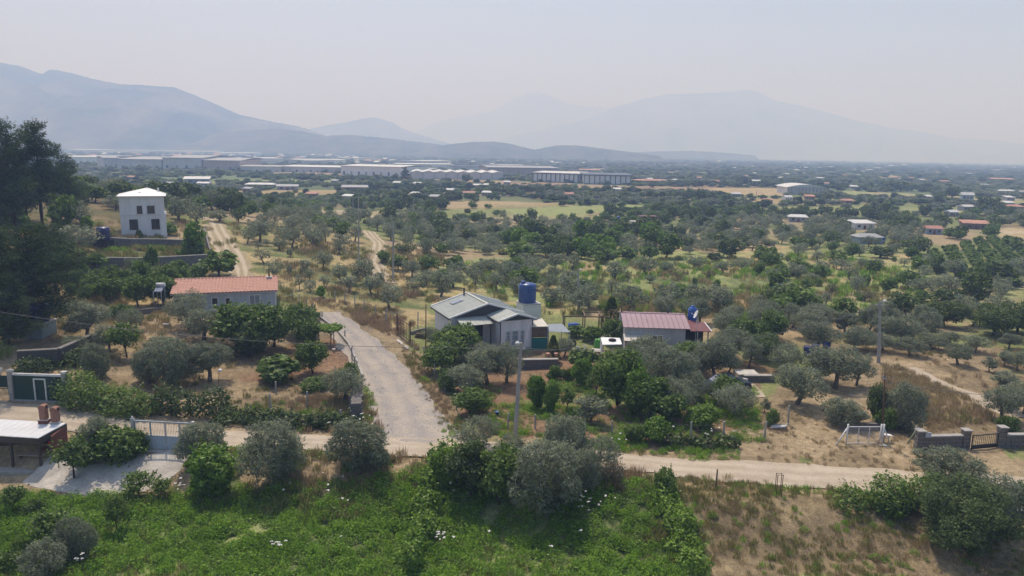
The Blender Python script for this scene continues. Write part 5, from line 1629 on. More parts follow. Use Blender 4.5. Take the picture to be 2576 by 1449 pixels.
# ------------------------------------------------------------------ poles
def pole(name, label, px, pyb, pxt, pyt, r0, r1, mat, lamp=0, arm=0, n=4, cat='utility pole', yb=None):
    g = G(px, pyb)
    if yb: 
        g = DY(px, pyb, yb); g.z = hz1(g.x, g.y)
    top = DY(pxt, pyt, g.y)
    d = top - g
    t = thing(name, label, cat, g)
    MB().tube((0, 0, -0.4), (d.x, 0, d.z), r0, r1, n).build('shaft', mat, t)
    if arm:
        b = MB().box(d.x - arm, d.x + arm, -0.05, 0.05, d.z - 0.45, d.z - 0.37); f = b.build('crossarm', M_GALV if mat is not M_WOOD else M_WOOD, t)
        for x in (-arm * 0.9, -arm * 0.3, arm * 0.3, arm * 0.9):
            MB().lathe([(0.03, 0), (0.05, 0.04), (0.03, 0.08), (0.05, 0.12), (0.01, 0.16)], 8, (d.x + x, 0, d.z - 0.37)).build('insulator', M_CONC, f)
    if lamp:
        MB().tube((d.x, 0, d.z - 0.15), (d.x + 0.25 * lamp, -0.35, d.z + 0.1), 0.025).build('lamp_arm', M_GALV, t)
        k = MB().lathe([(0.05, 0.1), (0.14, 0.02), (0.19, -0.08), (0.02, -0.06)], 12, (d.x + 0.25 * lamp, -0.4, d.z + 0.1)); k.build('lamp_head', M_WHITE, t)
    return top
P1 = pole('utility_pole', 'tall grey concrete utility pole with a lamp at the road junction', 1295, 1103, 1311, 862, 0.17, 0.10, M_CONC, -1, 0.35)
P2 = pole('utility_pole', 'tall grey concrete utility pole with a lamp in the olives at right', 2211, 912, 2214, 757, 0.20, 0.12, M_CONC, 1, 0.4)
P3 = pole('utility_pole', 'slim concrete lamp pole behind the middle house', 1453, 772, 1455, 678, 0.13, 0.09, M_CONC, 1, 0)
P4 = pole('utility_pole', 'slim grey pole beside the winding path', 901, 668, 903, 528, 0.14, 0.09, M_CONC, 0, 0.4)
P5 = pole('utility_pole', 'slim grey pole right of the winding path', 988, 706, 990, 561, 0.15, 0.1, M_CONC, 0, 0)
P6 = pole('utility_pole', 'thin dark wooden pole beside the mesh gate', 2221, 1112, 2226, 938, 0.07, 0.05, M_RUST, 0, 0.12, 8)
P7 = pole('utility_pole', 'thin dark post in front of the middle house', 1071, 890, 1071.5, 765, 0.06, 0.05, M_RUST, 0, 0, 8, 'post')
pole('garden_lamp', 'thin garden lamp post among the left olives', 549, 985, 551, 930, 0.025, 0.02, M_BLACK, 1, 0, 6, 'lamp post')
for i, (x, yb, yt, lab) in enumerate(((888, 560, 500, 'thin far pole left of the far track'), (902, 540, 492, 'thin far pole behind the far track'), (1040, 545, 500, 'thin far pole behind the dark grove'), (2000, 500, 470, 'faint far pole near the round roofed hangar'), (1903, 498, 478, 'faint far pole beside the small tiled hut'))):
    pole('far_pole', lab, x, yb, x, yt, 0.15, 0.11, M_CONC, 0, 0, 6)
def pylon():
    g = G(1521, 431)
    h = 32 * M_PER_PX(g)
    t = thing('pylon', 'faint lattice pylon behind the white warehouses', 'pylon', g)
    b = MB()
    for sx in (-1, 1):
        for sy in (-1, 1):
            b.tube((sx * 1.6, sy * 1.6, 0), (sx * 0.3, sy * 0.3, h), 0.16, 0.12, 4)
    for i in range(7):
        z0, z1 = h * i / 7, h * (i + 1) / 7
        w0, w1 = 1.6 - 1.3 * i / 7, 1.6 - 1.3 * (i + 1) / 7
        b.tube((-w0, -w0, z0), (w1, -w1, z1), 0.09, n=4); b.tube((w0, -w0, z0), (-w1, -w1, z1), 0.09, n=4)
    b.build('lattice', M_GALV, t)
    MB().box(-3, 3, -0.15, 0.15, h * 0.86, h * 0.88).build('crossarm', M_GALV, t)
    MB().box(-2.2, 2.2, -0.15, 0.15, h * 0.97, h * 0.985).build('crossarm', M_GALV, t)
pylon()
def cable(name, label, a, b, sag, r=0.017, n=24):
    bm = MB()
    pts = []
    for i in range(n + 1):
        f = i / n
        p = a.lerp(b, f); p.z -= 4 * sag * f * (1 - f)
        pts.append(p)
    me = limb_mesh(name, M_CABLE, [[(p, r) for p in pts]], 5)
    bm.bm.free()
    return tag(link_mesh(name, me), label, 'cable')
M_CABLE = surf('grey_cable', (0.16, 0.16, 0.17), 0.6, 0.1, 4)
LP = DY(-60, 770, 50); 
cable('power_cable', 'long sagging cable from the left edge to the pole at the junction', DY(-120, 765, 52), P1 + Vector((0, 0, -0.35)), 1.0)
cable('power_cable', 'sagging cable from the junction pole towards the right hand concrete pole', P1 + Vector((0, 0, -0.4)), P2 + Vector((0, 0, -0.4)), 1.6)
cable('power_cable', 'thin cable running from the dark pole to the right edge', P6 + Vector((0, 0, -0.6)), DY(2640, 1000, P6.y + 2), 0.3, 0.018)

cable('service_cable', 'thin service cable from the junction pole to the middle house', P1 + Vector((0, 0, -0.5)), HP(HW - 0.5, HWY + 0.3, HE), 0.35, 0.014)
cable('service_cable', 'thin service cable from the junction pole to the plum roofed house', P1 + Vector((0, 0, -0.55)), GZ(1563, 822, 2.9), 0.8, 0.014)
cable('service_cable', 'thin service cable from the lamp pole to the middle house roof', P3 + Vector((0, 0, -0.3)), HP(HW * 0.5, HD - 0.4, HE + 1.3), 0.5, 0.016)
cable('power_cable', 'thin line between the two slim poles by the winding path', P4 + Vector((0, 0, -0.4)), P5 + Vector((0, 0, -0.2)), 0.5, 0.03)
cable('power_cable', 'cable leaving the right hand concrete pole towards the right edge', P2 + Vector((0, 0, -0.4)), DY(2720, 860, P2.y + 4), 0.7, 0.017)
# ------------------------------------------------------------------ fence posts
POSTS = [
 ('left of the gravel road', [(683, 1051, 990), (773, 1025, 985), (881, 1031, 995), (694, 987, 960), (859, 1069, 1031)], 'c', 0),
 ('on the upper gravel road edge', [(788, 796, 762), (811, 800, 783), (771, 772, 753), (753, 762, 740), (736, 755, 729), (868, 850, 830), (886, 905, 870), (893, 935, 895)], 'c', 1),
 ('in the straw above the gravel road', [(971, 818, 779), (945, 801, 766), (917, 786, 754), (893, 774, 743), (868, 765, 738), (842, 757, 733)], 'c', 1),
 ('right of the gravel road', [(1067, 904, 872), (1093, 948, 914), (1118, 984, 952), (1148, 1029, 989), (1051, 826, 785)], 'c', 0),
 ('along the vegetable garden', [(1277, 1079, 1039), (1346, 1079, 1043), (1539, 1099, 1059), (1638, 1107, 1051), (1738, 1111, 1061), (1820, 1107, 1059), (1922, 1107, 1059), (1982, 1067, 1019)], 'c', 0),
 ('by the white house terrace', [(170, 625, 610), (178, 628, 612), (519, 628, 608)], 'c', 0),
]
pm = {}
POSTTOPS = {}
for place, lst, kind, bent in POSTS:
    lst = sorted(lst)
    for i, (x, yb, yt) in enumerate(lst):
        g = G(x, yb); h = (yb - yt) * M_PER_PX(g) * 1.04
        t = tag(MB().box(-0.055, 0.055, -0.055, 0.055, -0.3, h * (0.86 if bent else 1)).build('fence_post', M_CONC), None, 'fence post', 'concrete fence posts')
        t.location = g; t.rotation_euler = (random.uniform(-0.04, 0.04), random.uniform(-0.05, 0.05), random.uniform(-0.3, 0.3))
        if bent:
            bm = bmesh.new(); bm.from_mesh(t.data)
            v = MB(); v.bm.free()
            top = [q for q in bm.faces if q.normal.z > 0.9][0]
            r = bmesh.ops.extrude_face_region(bm, geom=[top]); nv = [e for e in r['geom'] if isinstance(e, bmesh.types.BMVert)]
            bmesh.ops.translate(bm, verts=nv, vec=(h * 0.1, 0, h * 0.13)); bm.to_mesh(t.data); bm.free()
        LABELLED.append((t, ('bent-topped concrete post ' if bent else 'concrete fence post ') + place, x))
        POSTTOPS.setdefault(place, []).append(g + Vector((0, 0, h * 0.8)))
for place in ('along the vegetable garden', 'in the straw above the gravel road'):
    tp = POSTTOPS[place]
    t = thing('wire_fence', 'thin wires strung on the fence posts ' + place, 'fence', tp[0])
    for dz in (0, -0.4, -0.8):
        me = limb_mesh('wire', M_CABLE, [[(p - tp[0] + Vector((0, 0, dz * 0.9)), 0.007) for p in tp]], 4)
        link_mesh('wire', me, t)
g = G(1800, 1231); t = tag(MB().tube((0, 0, -0.3), (0.03, 0, 54 * M_PER_PX(g)), 0.06, 0.05).build('fence_post', M_WOOD), 'single weathered wooden post at the edge of the dry field', 'post'); t.location = g
g = G(1957, 1248)
t = thing('tree_guard', 'slim steel guard of two uprights with rungs at the dry field', 'tree guard', g)
h = 60 * M_PER_PX(g)
for x in (-0.16, 0.16):
    for y in (-0.12, 0.12): MB().tube((x, y, -0.2), (x, y, h), 0.022, n=6).build('upright', M_RUST, t)
for z in (0.45, 0.98):
    MB().box(-0.18, 0.18, -0.13, -0.11, h * z - 0.02, h * z).box(-0.18, 0.18, 0.11, 0.13, h * z - 0.02, h * z).build('rung', M_RUST, t)

# ------------------------------------------------------------------ smaller things
g = G(80, 852); m = M_PER_PX(g)
sh = thing('tank_shed', 'dim shed under the dark tank in the pine shade', 'shed', g)
MB().box(-25 * m, 27 * m, 0, 2.2, -0.3, 36 * m).build('wall', surf('shed_sheet', (0.30, 0.38, 0.40), 0.7, 0.2, 2), sh)
MB().box(-27 * m, 29 * m, -0.3, 2.4, 36 * m, 38 * m).build('roof', M_CONCL, sh)
MB().box(-18 * m, 4 * m, -0.03, 0, 0.1, 20 * m).build('door', M_TARP, sh)
BUILD.append((g.x, g.y + 1, 2.0))
tank('water_tank', 'large dark navy water tank on the shed under the pines', g.x, g.y + 1.2, g.z + 38 * m, 26 * m, 48 * m, M_TANKD, False)
g = G(252, 627); m = M_PER_PX(g)
st = thing('tank_stand', 'black block stand at the upper retaining wall', 'stand', g)
MB().box(-17 * m, 17 * m, 0, 2.2, -0.2, 21 * m).build('block', M_BLACK, st)
tank('water_tank', 'navy blue water tank on a black stand left of the white house', g.x, g.y + 1.1, g.z + 21 * m, 15.5 * m, 34 * m, M_TANKD, False)
for nm, lab, cat, px, pyb, w, h, mt in (('garden_table', 'small white table left of the tiled house olive', 'table', 418, 822, 13, 9, M_WHITE), ('garden_stool', 'small white object on the dry grass left of the garden path', 'stool', 254, 858, 10, 10, M_WHITE)):
    g = G(px, pyb); m = M_PER_PX(g)
    t = thing(nm, lab, cat, g)
    MB().box(-w * m / 2, w * m / 2, -w * m / 3, w * m / 3, h * m * 0.7, h * m * 0.85).build('top', mt, t)
    for x in (-1, 1):
        for y in (-1, 1): MB().box(x * w * m * 0.42 - 0.03, x * w * m * 0.42 + 0.03, y * w * m * 0.28 - 0.03, y * w * m * 0.28 + 0.03, -0.05, h * m * 0.7).build('leg', M_CONCL, t)
g = G(1964, 1082)
t = thing('plank_pile', 'pale planks lying on rubble at the end of the garden fence', 'planks', g)
for i in range(5):
    M = Matrix.Translation((0.1 * i - 0.2, 0.12 * i, 0.22 + 0.05 * (i % 2))) @ Matrix.Rotation(random.uniform(-0.25, 0.25), 4, 'Z') @ Matrix.Rotation(-0.12, 4, 'Y')
    MB().box(-0.55, 0.5, -0.07, 0.07, 0, 0.04, M).build('plank', M_WHITE if i < 3 else M_WOODL, t)
MB().box(-0.45, 0.45, -0.1, 0.4, -0.2, 0.2).build('rubble_block', M_STONE, t)
g = G(2556, 1296); m = M_PER_PX(g)
t = thing('white_slab_table', 'white slab top on a dark base at the lower right edge', 'table', g)
MB().box(-15 * m, 16 * m, -0.25, 0.3, 16 * m, 19 * m).build('top', M_WHITE_R, t); MB().box(-12 * m, 13 * m, -0.15, 0.2, -0.2, 16 * m).build('base', M_BRICKD, t)
g = G(2510, 1270)
for px, pyb, hh, lab in ((2568, 1275, 70, 'pale slanting post at the right edge above the white slab'),):
    g = G(px, pyb); o = MB().tube((-0.1, 0, -0.2), (0.15, 0, hh * M_PER_PX(g)), 0.05).build('leaning_post', M_CONCL); o.location = g; tag(o, lab, 'post')
# blue drums behind the right olives
for i, (px, pyb, lab) in enumerate(((2030, 897, 'left dark blue drum among the olives at right'), (2050, 893, 'middle dark blue drum among the olives at right'), (2078, 886, 'right dark blue drum among the olives at right'))):
    g = G(px, pyb); r = 0.38
    o = MB().lathe([(r, 0), (r * 1.03, 0.05), (r, 0.3), (r * 1.04, 0.34), (r, 0.38), (r, 0.68), (r * 1.04, 0.72), (r, 0.76), (r, 1.1), (r * 0.8, 1.13), (0.01, 1.13)], 16).build('drum', M_TANKD); o.location = g
    tag(o, lab, 'drum', 'dark blue drums')
# potted plants on the terrace wall
for px, lab in ((1398, 'terracotta pot on the terrace wall by the cypress'), (1378, 'second terracotta pot left of the cypress')):
    g = G(px, 922); o = MB().lathe([(0.13, 0), (0.19, 0.28), (0.21, 0.3), (0.19, 0.32), (0.01, 0.3)], 12).build('flower_pot', M_TILE); o.location = (g.x, g.y + 0.2, g.z + 0.95); tag(o, lab, 'flower pot')
# yard clutter
def chair(label, px, pyb, rz):
    t = thing('plastic_chair', label, 'chair', G(px, pyb), rz)
    MB().box(-0.22, 0.22, -0.22, 0.22, 0.42, 0.45).build('seat', M_WHITE, t)
    MB().box(-0.22, 0.22, 0.19, 0.23, 0.46, 0.88).build('backrest', M_WHITE, t)
    for x in (-0.19, 0.19):
        for y in (-0.19, 0.19): MB().box(x - 0.02, x + 0.02, y - 0.02, y + 0.02, -0.02, 0.42).build('leg', M_WHITE, t)
chair('left white plastic chair on the soil by the lime sacks', 1455, 895, 0.4)
chair('right white plastic chair on the soil by the lime sacks', 1466, 890, -1.2)
chair('white plastic chair under the timber pergola', 1490, 838, 2.0)
for nm, lab, cat, px, pyb, r, h, mt in (('basin', 'white round basin on the slope below the brown gate', 'basin', 1097, 899, 0.28, 0.18, M_WHITE), ('drum', 'small dark blue drum beside the white basin', 'drum', 1088, 899, 0.25, 0.5, M_TANKD), ('bucket', 'pale bucket near the grape arbour', 'bucket', 840, 885, 0.15, 0.28, M_WHITE), ('bucket', 'blue bucket in the red soil below the pole', 'bucket', 1250, 1045, 0.16, 0.3, M_TANKB), ('bucket', 'white bucket beside the vegetable rows', 'bucket', 1425, 1065, 0.15, 0.28, M_WHITE), ('basin', 'blue basin in the vegetable garden', 'basin', 1775, 1072, 0.3, 0.15, M_TANKB)):
    o = MB().lathe([(r * 0.75, 0), (r, h), (r * 1.08, h), (r * 1.05, h * 1.05), (r * 0.9, h * 0.95), (0.01, h * 0.9)], 14).build(nm, mt); o.location = G(px, pyb); tag(o, lab, cat)
def log_pile(label, px, pyb, w, rows, seed):
    t = thing('log_pile', label, 'logs', G(px, pyb)); r_ = random.Random(seed)
    for j in range(rows):
        for i in range(int(w / 0.17) - j):
            x = i * 0.17 + j * 0.085; MB().tube((x, r_.uniform(-0.05, 0.05), 0.08 + j * 0.14), (x, 0.55 + r_.uniform(-0.05, 0.05), 0.08 + j * 0.14), 0.08, n=7).build('log', M_WOOD, t)
log_pile('pile of cut logs beside the kerb behind the brown gate', 1044, 850, 1.2, 3, 1)
log_pile('short stack of logs right of the red annex', 1800, 872, 1.0, 3, 2)
# car under the olives
def car():
    g = G(1822, 985)
    t = thing('parked_car', 'dark blue car parked in the shade of the olives', 'car', g, math.radians(12))
    prof = [(-2.05, 0.35), (-2.1, 0.62), (-1.95, 0.82), (-1.2, 0.92), (-0.55, 1.38), (0.65, 1.42), (1.35, 1.0), (2.0, 0.92), (2.1, 0.6), (2.05, 0.35)]
    b = MB(); rows = []
    for y, k in ((-0.84, 0.9), (-0.8, 1.0), (0.8, 1.0), (0.84, 0.9)):
        rows.append([b.bm.verts.new((x, y * (1 if z < 0.95 else 0.84), 0.35 + (z - 0.35) * k)) for x, z in prof])
    for r0, r1 in zip(rows, rows[1:]):
        for i in range(len(prof) - 1): 
            f = b.bm.faces.new([r0[i], r0[i + 1], r1[i + 1], r1[i]])
    b.bm.faces.new(rows[0][::-1]); b.bm.faces.new(rows[-1])
    b.bm.faces.new([rows[0][0], rows[3][0], rows[3][-1], rows[0][-1]])
    bmesh.ops.recalc_face_normals(b.bm, faces=b.bm.faces)
    b.build('body', M_CAR, t)
    MB().prism([(-1.14, -0.62, 0.965), (-1.14, 0.62, 0.965), (-0.6, 0.60, 1.35), (-0.6, -0.60, 1.35)], (-0.02, 0, 0.03)).build('windscreen', M_PANEL, t)
    MB().prism([(1.28, -0.6, 1.06), (1.28, 0.6, 1.06), (0.72, 0.58, 1.39), (0.72, -0.58, 1.39)], (0.02, 0, 0.03)).build('rear_window', M_GLASS, t)
    for s_ in (-1, 1):
        MB().prism([(-0.85, s_ * 0.76, 1.0), (1.0, s_ * 0.76, 1.0), (0.6, s_ * 0.72, 1.32), (-0.5, s_ * 0.72, 1.32)], (0, s_ * 0.03, 0)).build('side_window', M_GLASS, t)
        for x in (-1.3, 1.3):
            w = MB().tube((x, s_ * 0.68, 0.32), (x, s_ * 0.88, 0.32), 0.32, n=20).build('wheel', M_TYRE, t)
            MB().tube((x, s_ * 0.881, 0.32), (x, s_ * 0.89, 0.32), 0.18, n=12).build('rim', M_GALV, w)
        MB().box(-2.12, -2.02, s_ * 0.62 - 0.16, s_ * 0.62 + 0.16, 0.6, 0.74).build('headlight', M_PANEL, t)
    BUILD.append((g.x, g.y, 1.5))
car()
# grape arbour by the road
g0 = G(815, 872); m = M_PER_PX(g0)
t = thing('grape_arbour', 'small arbour of bright vine leaves beside the gravel road', 'arbour', g0)
for x, y in ((-0.8, 0), (0.7, 0), (-0.8, 1.2), (0.7, 1.2)): MB().tube((x, y, -0.2), (x, y, 1.75), 0.05, n=6).build('post', M_WOOD, t)
c = crown_mesh('vine_canopy', L_BRIGHT, [ell(x, 0.6 + y, 1.8, 0.7, 0.7, 0.18) for x in (-0.9, -0.3, 0.3, 0.9) for y in (-0.4, 0.4)], 1400, 0.24, 0.16, (40, 0.4, 6, 0.2), 0.1, 0.2, 0.8)
link_mesh('vine_canopy', c, t)

# ------------------------------------------------------------------ far houses
FAR = []
def far_house(px, pyb, wpx, hpx, roof, wall, desc, yaw=0.0, rt='slope', dep=0.7, win=True, wf=0.72):
    """small building of the plain: walls, a pitched or sloping roof, windows and a door"""
    g = G(px, pyb)
    m = M_PER_PX(g)
    w = wpx * m
    h = max(2.2, hpx * m)
    if w < 4: w = 4
    d = w * dep
    t = thing('far_house', None, 'house', g, yaw, 'houses scattered over the plain')
    MB().box(-w / 2, w / 2, 0, d, -0.5, h * wf).build('wall', wall, t)
    e = 0.05 * w
    if rt == 'slope':
        MB().prism([(-w / 2 - e, -e, h * wf), (w / 2 + e, -e, h * wf), (w / 2 + e, d + e, h), (-w / 2 - e, d + e, h)], (0, 0, 0.15)).build('roof', roof, t)
        MB().prism([(-w / 2, d, h * wf), (w / 2, d, h * wf), (w / 2, d, h * 0.98), (-w / 2, d, h * 0.98)], (0, -0.2, 0)).build('upper_wall', wall, t)
    else:
        b = MB()
        for s0, s1 in ((-1, 0), (1, 0)):
            pass
        r_ = [(-w / 2 - e, -e, h * 0.72), (w / 2 + e, -e, h * 0.72), (w / 2 + e - d * 0.25 * (rt == 'hip'), d / 2, h * 1.05), (-w / 2 - e + d * 0.25 * (rt == 'hip'), d / 2, h * 1.05), (w / 2 + e, d + e, h * 0.72), (-w / 2 - e, d + e, h * 0.72)]
        v = [b.bm.verts.new(p) for p in r_]
        for f in ((0, 1, 2, 3), (3, 2, 4, 5), (0, 3, 5), (1, 4, 2), (5, 4, 1, 0)): b.bm.faces.new([v[i] for i in f])
        b.build('roof', roof, t)
    if win and wpx > 11:
        for x in (-0.28, 0.28):
            f = MB().box(w * x - w * 0.07, w * x + w * 0.07, -0.08, 0, h * 0.25, h * 0.55).build('window', M_GLASS, t)
        MB().box(-w * 0.06, w * 0.06, -0.08, 0, 0, h * 0.5).build('door', M_BRICKD, t)
    BUILD.append((g.x, g.y + d / 2, w * 0.6))
    FAR.append((t, desc, px, pyb))
    return t
MW, MC, MG, MP = M_WHITE, surf('grey_block_wall', (0.36, 0.36, 0.36), 0.9, 0.2, 0.5), surf('blue_grey_wall', (0.30, 0.36, 0.44), 0.85, 0.15, 0.5), surf('brown_wall', (0.25, 0.19, 0.15), 0.9, 0.2, 0.5)
MF = surf('faded_white_roof', (0.62, 0.62, 0.61), 0.6, 0.15, 0.4); MGR = surf('pale_grey_roof', (0.36, 0.37, 0.38), 0.7, 0.15, 0.4); MT = M_FARTILE
WR, OR, GR = (MF, 'white roofed farm building'), (MT, 'tiled farmhouse'), (MGR, 'grey roofed shed')
FH = [
 (495, 463, 57, 17, WR, MG), (510, 469, 30, 8, WR, MG), (652, 472, 67, 10, WR, MC), (723, 478, 50, 12, GR, MC), (892, 481, 63, 14, GR, MP), (997, 467, 10, 5, WR, MC), (1047, 469, 13, 6, WR, MW), (1198, 473, 23, 6, WR, MC), (1224, 472, 20, 6, WR, MC), (1275, 465, 16, 6, WR, MC), (1130, 486, 20, 6, WR, MC), (1043, 496, 22, 9, WR, MC), (1088, 505, 25, 9, GR, MP), (1180, 494, 30, 7, OR, MC), (1223, 493, 24, 6, WR, MC), (782, 498, 28, 8, OR, MP), (1433, 497, 16, 6, OR, MC), (1553, 484, 17, 5, WR, MC), (872, 504, 12, 4, WR, MC), (1605, 427, 9, 4, WR, MC), (1548, 415, 13, 4, WR, MC), (1468, 412, 9, 4, WR, MC), (1432, 409, 9, 3, WR, MC), (1398, 418, 9, 4, WR, MC), (1254, 407, 9, 3, WR, MC), (1283, 409, 8, 3, WR, MC), (1107, 403, 16, 3, WR, MC), (1077, 402, 7, 3, WR, MC), (1015, 406, 10, 3, WR, MC), (993, 403, 8, 3, WR, MC), (1067, 412, 9, 3, WR, MC), (1152, 406, 7, 3, WR, MC), (1645, 460, 75, 8, OR, MP), (1482, 432, 50, 6, OR, MC),
 (1852, 496, 22, 11, WR, MC), (1929, 513, 27, 11, OR, MP), (2037, 503, 23, 8, OR, MP), (1984, 506, 20, 14, WR, MW), (2139, 514, 30, 12, OR, MP), (2339, 503, 17, 10, WR, MC), (2434, 505, 27, 20, WR, MG), (2534, 487, 33, 8, WR, MG), (2542, 505, 22, 10, WR, MC), (2437, 530, 31, 6, WR, MC), (2557, 530, 45, 7, OR, MC), (2524, 456, 46, 7, OR, MP), (2379, 461, 24, 6, OR, MC), (2084, 467, 22, 7, OR, MW), (1907, 461, 27, 6, WR, MC), (1800, 463, 17, 10, OR, MW), (2067, 453, 20, 4, WR, MC), (2150, 476, 18, 5, WR, MC), (2125, 445, 14, 4, OR, MC), (2235, 436, 12, 4, WR, MC), (2150, 429, 10, 4, WR, MC), (2187, 430, 14, 4, WR, MC), (2172, 434, 9, 3, WR, MC), (2005, 431, 12, 4, WR, MC), (2022, 426, 16, 5, WR, MC), (1850, 425, 10, 4, WR, MC), (1817, 412, 8, 4, WR, MC), (1784, 414, 7, 3, WR, MC), (1727, 419, 8, 3, WR, MC), (1980, 442, 8, 4, WR, MC), (1965, 452, 9, 4, WR, MC), (2320, 414, 13, 4, WR, MC), (2341, 414, 7, 3, WR, MC), (2509, 431, 12, 4, WR, MC), (2210, 414, 8, 4, WR, MC), (2209, 425, 12, 4, WR, MC), (2269, 455, 9, 4, WR, MC), (2294, 453, 12, 4, OR, MC), (2320, 457, 9, 4, WR, MC), (2252, 451, 8, 4, OR, MC),
 (2008, 559, 44, 9, WR, MC), (2175, 577, 56, 12, WR, MW), (2350, 590, 24, 17, OR, MG), (2190, 614, 60, 14, GR, MG), (2456, 577, 58, 17, OR, MP), (1635, 455, 12, 6, WR, MC), (2585, 490, 30, 10, GR, MG), (2540, 520, 20, 5, WR, MC), (2400, 545, 24, 6, WR, MC), (1700, 458, 14, 6, WR, MC), (1760, 452, 12, 5, OR, MC), (1690, 440, 10, 4, WR, MC), (1900, 440, 10, 4, WR, MC), (1880, 448, 9, 4, OR, MC), (2440, 440, 12, 4, WR, MC), (2480, 470, 20, 6, GR, MC), (2360, 437, 12, 4, OR, MC), (2410, 415, 14, 3, WR, MC), (620, 484, 16, 5, GR, MP), (840, 462, 12, 4, GR, MC), (330, 452, 14, 6, OR, MC), (420, 470, 16, 5, GR, MC),
]
for i, (x, y, w, h, (rm, ds), wl) in enumerate(FH):
    far_house(x, y, w, h, rm, wl, ds, random.uniform(-0.35, 0.35), ('slope', 'gable', 'hip')[(i * 7) % 3] if h > 5 else 'slope', random.uniform(0.5, 0.8))
# town specks at left foot of the mountain
r_ = random.Random(77)
for i in range(110):
    x = r_.uniform(150, 1000); y = 366 + (x * 0.022) + r_.uniform(0, 30) ** 0.95
    far_house(x, y, r_.uniform(5, 16), r_.uniform(3, 5.5), r_.choice([MF, MF, MGR, MT]), r_.choice([MW, MC, MG]), 'tiny town building', r_.uniform(-0.6, 0.6), 'slope', 0.8, False, 0.35)
for i in range(45):
    x = r_.uniform(1050, 2560); y = 397 + (x - 1050) * 0.012 + r_.uniform(0, 16)
    far_house(x, y, r_.uniform(5, 10), r_.uniform(2.5, 4), r_.choice([MF, MF, MGR]), MC, 'tiny pale roofed building', r_.uniform(-0.6, 0.6), 'slope', 0.8, False, 0.35)

def canopy_house():
    g = G(1617, 581); m = M_PER_PX(g)
    t = thing('canopy_house', 'white flat roofed house with a red canopy on its roof terrace', 'house', g, 0.1)
    w, h = 46 * m, 20 * m
    MB().box(-w / 2, w / 2, 0, w * 0.9, -0.3, h).build('wall', M_WHITE, t)
    MB().box(-w / 2 - 0.2, w / 2 + 0.2, -0.2, w * 0.95, h, h + 0.25).build('terrace_slab', M_CONCL, t)
    window(t, T(w * 0.25, 0, h * 0.25), w * 0.12, h * 0.45, 2, 1, M_BRICKD)
    MB().box(-w * 0.1, w * 0.9, w * 0.2, w * 0.8, h + 1.5, h + 1.7).build('canopy', M_REDROOF2, t)
    for x in (-0.08, 0.4, 0.87):
        for y in (0.22, 0.78):
            MB().box(w * x, w * x + 0.15, w * y - 0.1, w * y, h + 0.25 if x < 0.45 else 0, h + 1.5).build('canopy_post', M_WOODL, t)
    BUILD.append((g.x, g.y + 4, w))
    g = G(1555, 562); m = M_PER_PX(g)
    s_ = thing('tank_stand', 'slim stand under the small blue tank left of the canopy house', 'stand', g); MB().tube((0, 0, 0), (0, 0, 8 * m), 0.4, n=8).build('column', M_CONC, s_)
    tank('water_tank', 'small bright blue tank left of the canopy house', g.x, g.y, g.z + 8 * m, 4.3 * m, 10 * m, M_TANKB, False)
    g = G(2220, 612); m = M_PER_PX(g)
    s_ = thing('tank_stand', 'stand under the blue tank on the grey shed at right', 'stand', g); MB().tube((0, 0, 0), (0, 0, 8 * m), 0.6, n=8).build('column', M_CONC, s_)
    tank('water_tank', 'small blue tank above the grey shed at right', g.x, g.y, g.z + 8 * m, 5 * m, 9 * m, M_TANKB, False)
canopy_house()

# ------------------------------------------------------------------ factories
LASTW = []
def warehouse(name, label, px0, px1, pyt, pyb, depth, wall, roof, bays, style='flat', edge=None, posts=True, skew=0.0):
    a, b = G(px0, pyb), G(px1, pyb + skew)
    a.z = b.z = 0
    loc, rz, W = frame2(a, b)
    m = M_PER_PX(a)
    h = (pyb - pyt) * m
    t = thing(name, label, 'warehouse', loc, rz)
    LASTW.append(t)
    MB().box(0, W, 0, depth, -1, h * 0.93).build('wall', wall, t)
    bw = W / bays
    if style == 'saw':
        for i in range(bays):
            x = i * bw
            MB().prism([(x, -0.6, h * 0.93), (x + bw - 0.3, -0.6, h * 0.93), (x + bw / 2, -0.6, h * 1.12)], (0, depth, 0)).build('roof_bay', roof, t)
    else:
        MB().prism([(-0.8, -0.8, h * 0.93), (W + 0.8, -0.8, h * 0.93), (W + 0.8, depth * 0.5, h * 1.04), (-0.8, depth * 0.5, h * 1.04)], (0, 0, 0.3)).build('roof', roof, t)
        MB().prism([(-0.8, depth * 0.5, h * 1.04), (W + 0.8, depth * 0.5, h * 1.04), (W + 0.8, depth + 0.8, h * 0.93), (-0.8, depth + 0.8, h * 0.93)], (0, 0, 0.3)).build('roof', roof, t)
    if edge:
        MB().box(-0.9, W + 0.9, -1.0, -0.82, h * 0.86, h * 0.97).build('eaves', edge, t)
        MB().box(-0.2, W + 0.2, -0.25, -0.05, -0.5, h * 0.07).build('footing', edge, t)
    if posts:
        for i in range(bays + 1):
            x = min(i * bw, W - 0.3)
            MB().box(x - 0.25, x + 0.25, -0.5, -0.003, 0, h * 0.9).build('column', edge or MGR, t)
    else:
        for i in range(0, bays):
            x = i * bw + bw * 0.3
            MB().box(x, x + bw * 0.25, -0.1, -0.003, h * 0.02, h * 0.4).build('loading_door', MGR if i % 2 else M_DARKEDGE, t)
    BUILD.append((loc.x + W / 2, loc.y + depth / 2, max(W / 2, 10)))
warehouse('warehouse', 'white warehouse with a dark eaves line, left of the pair', 1341, 1455, 433, 457, 40, M_FACTW, MF, 10, 'flat', M_DARKEDGE, skew=4)
warehouse('warehouse', 'white warehouse with a dark eaves line, right of the pair', 1469, 1587, 438, 463, 40, M_FACTW, M_DARKEDGE, 9, 'flat', M_DARKEDGE, skew=2)
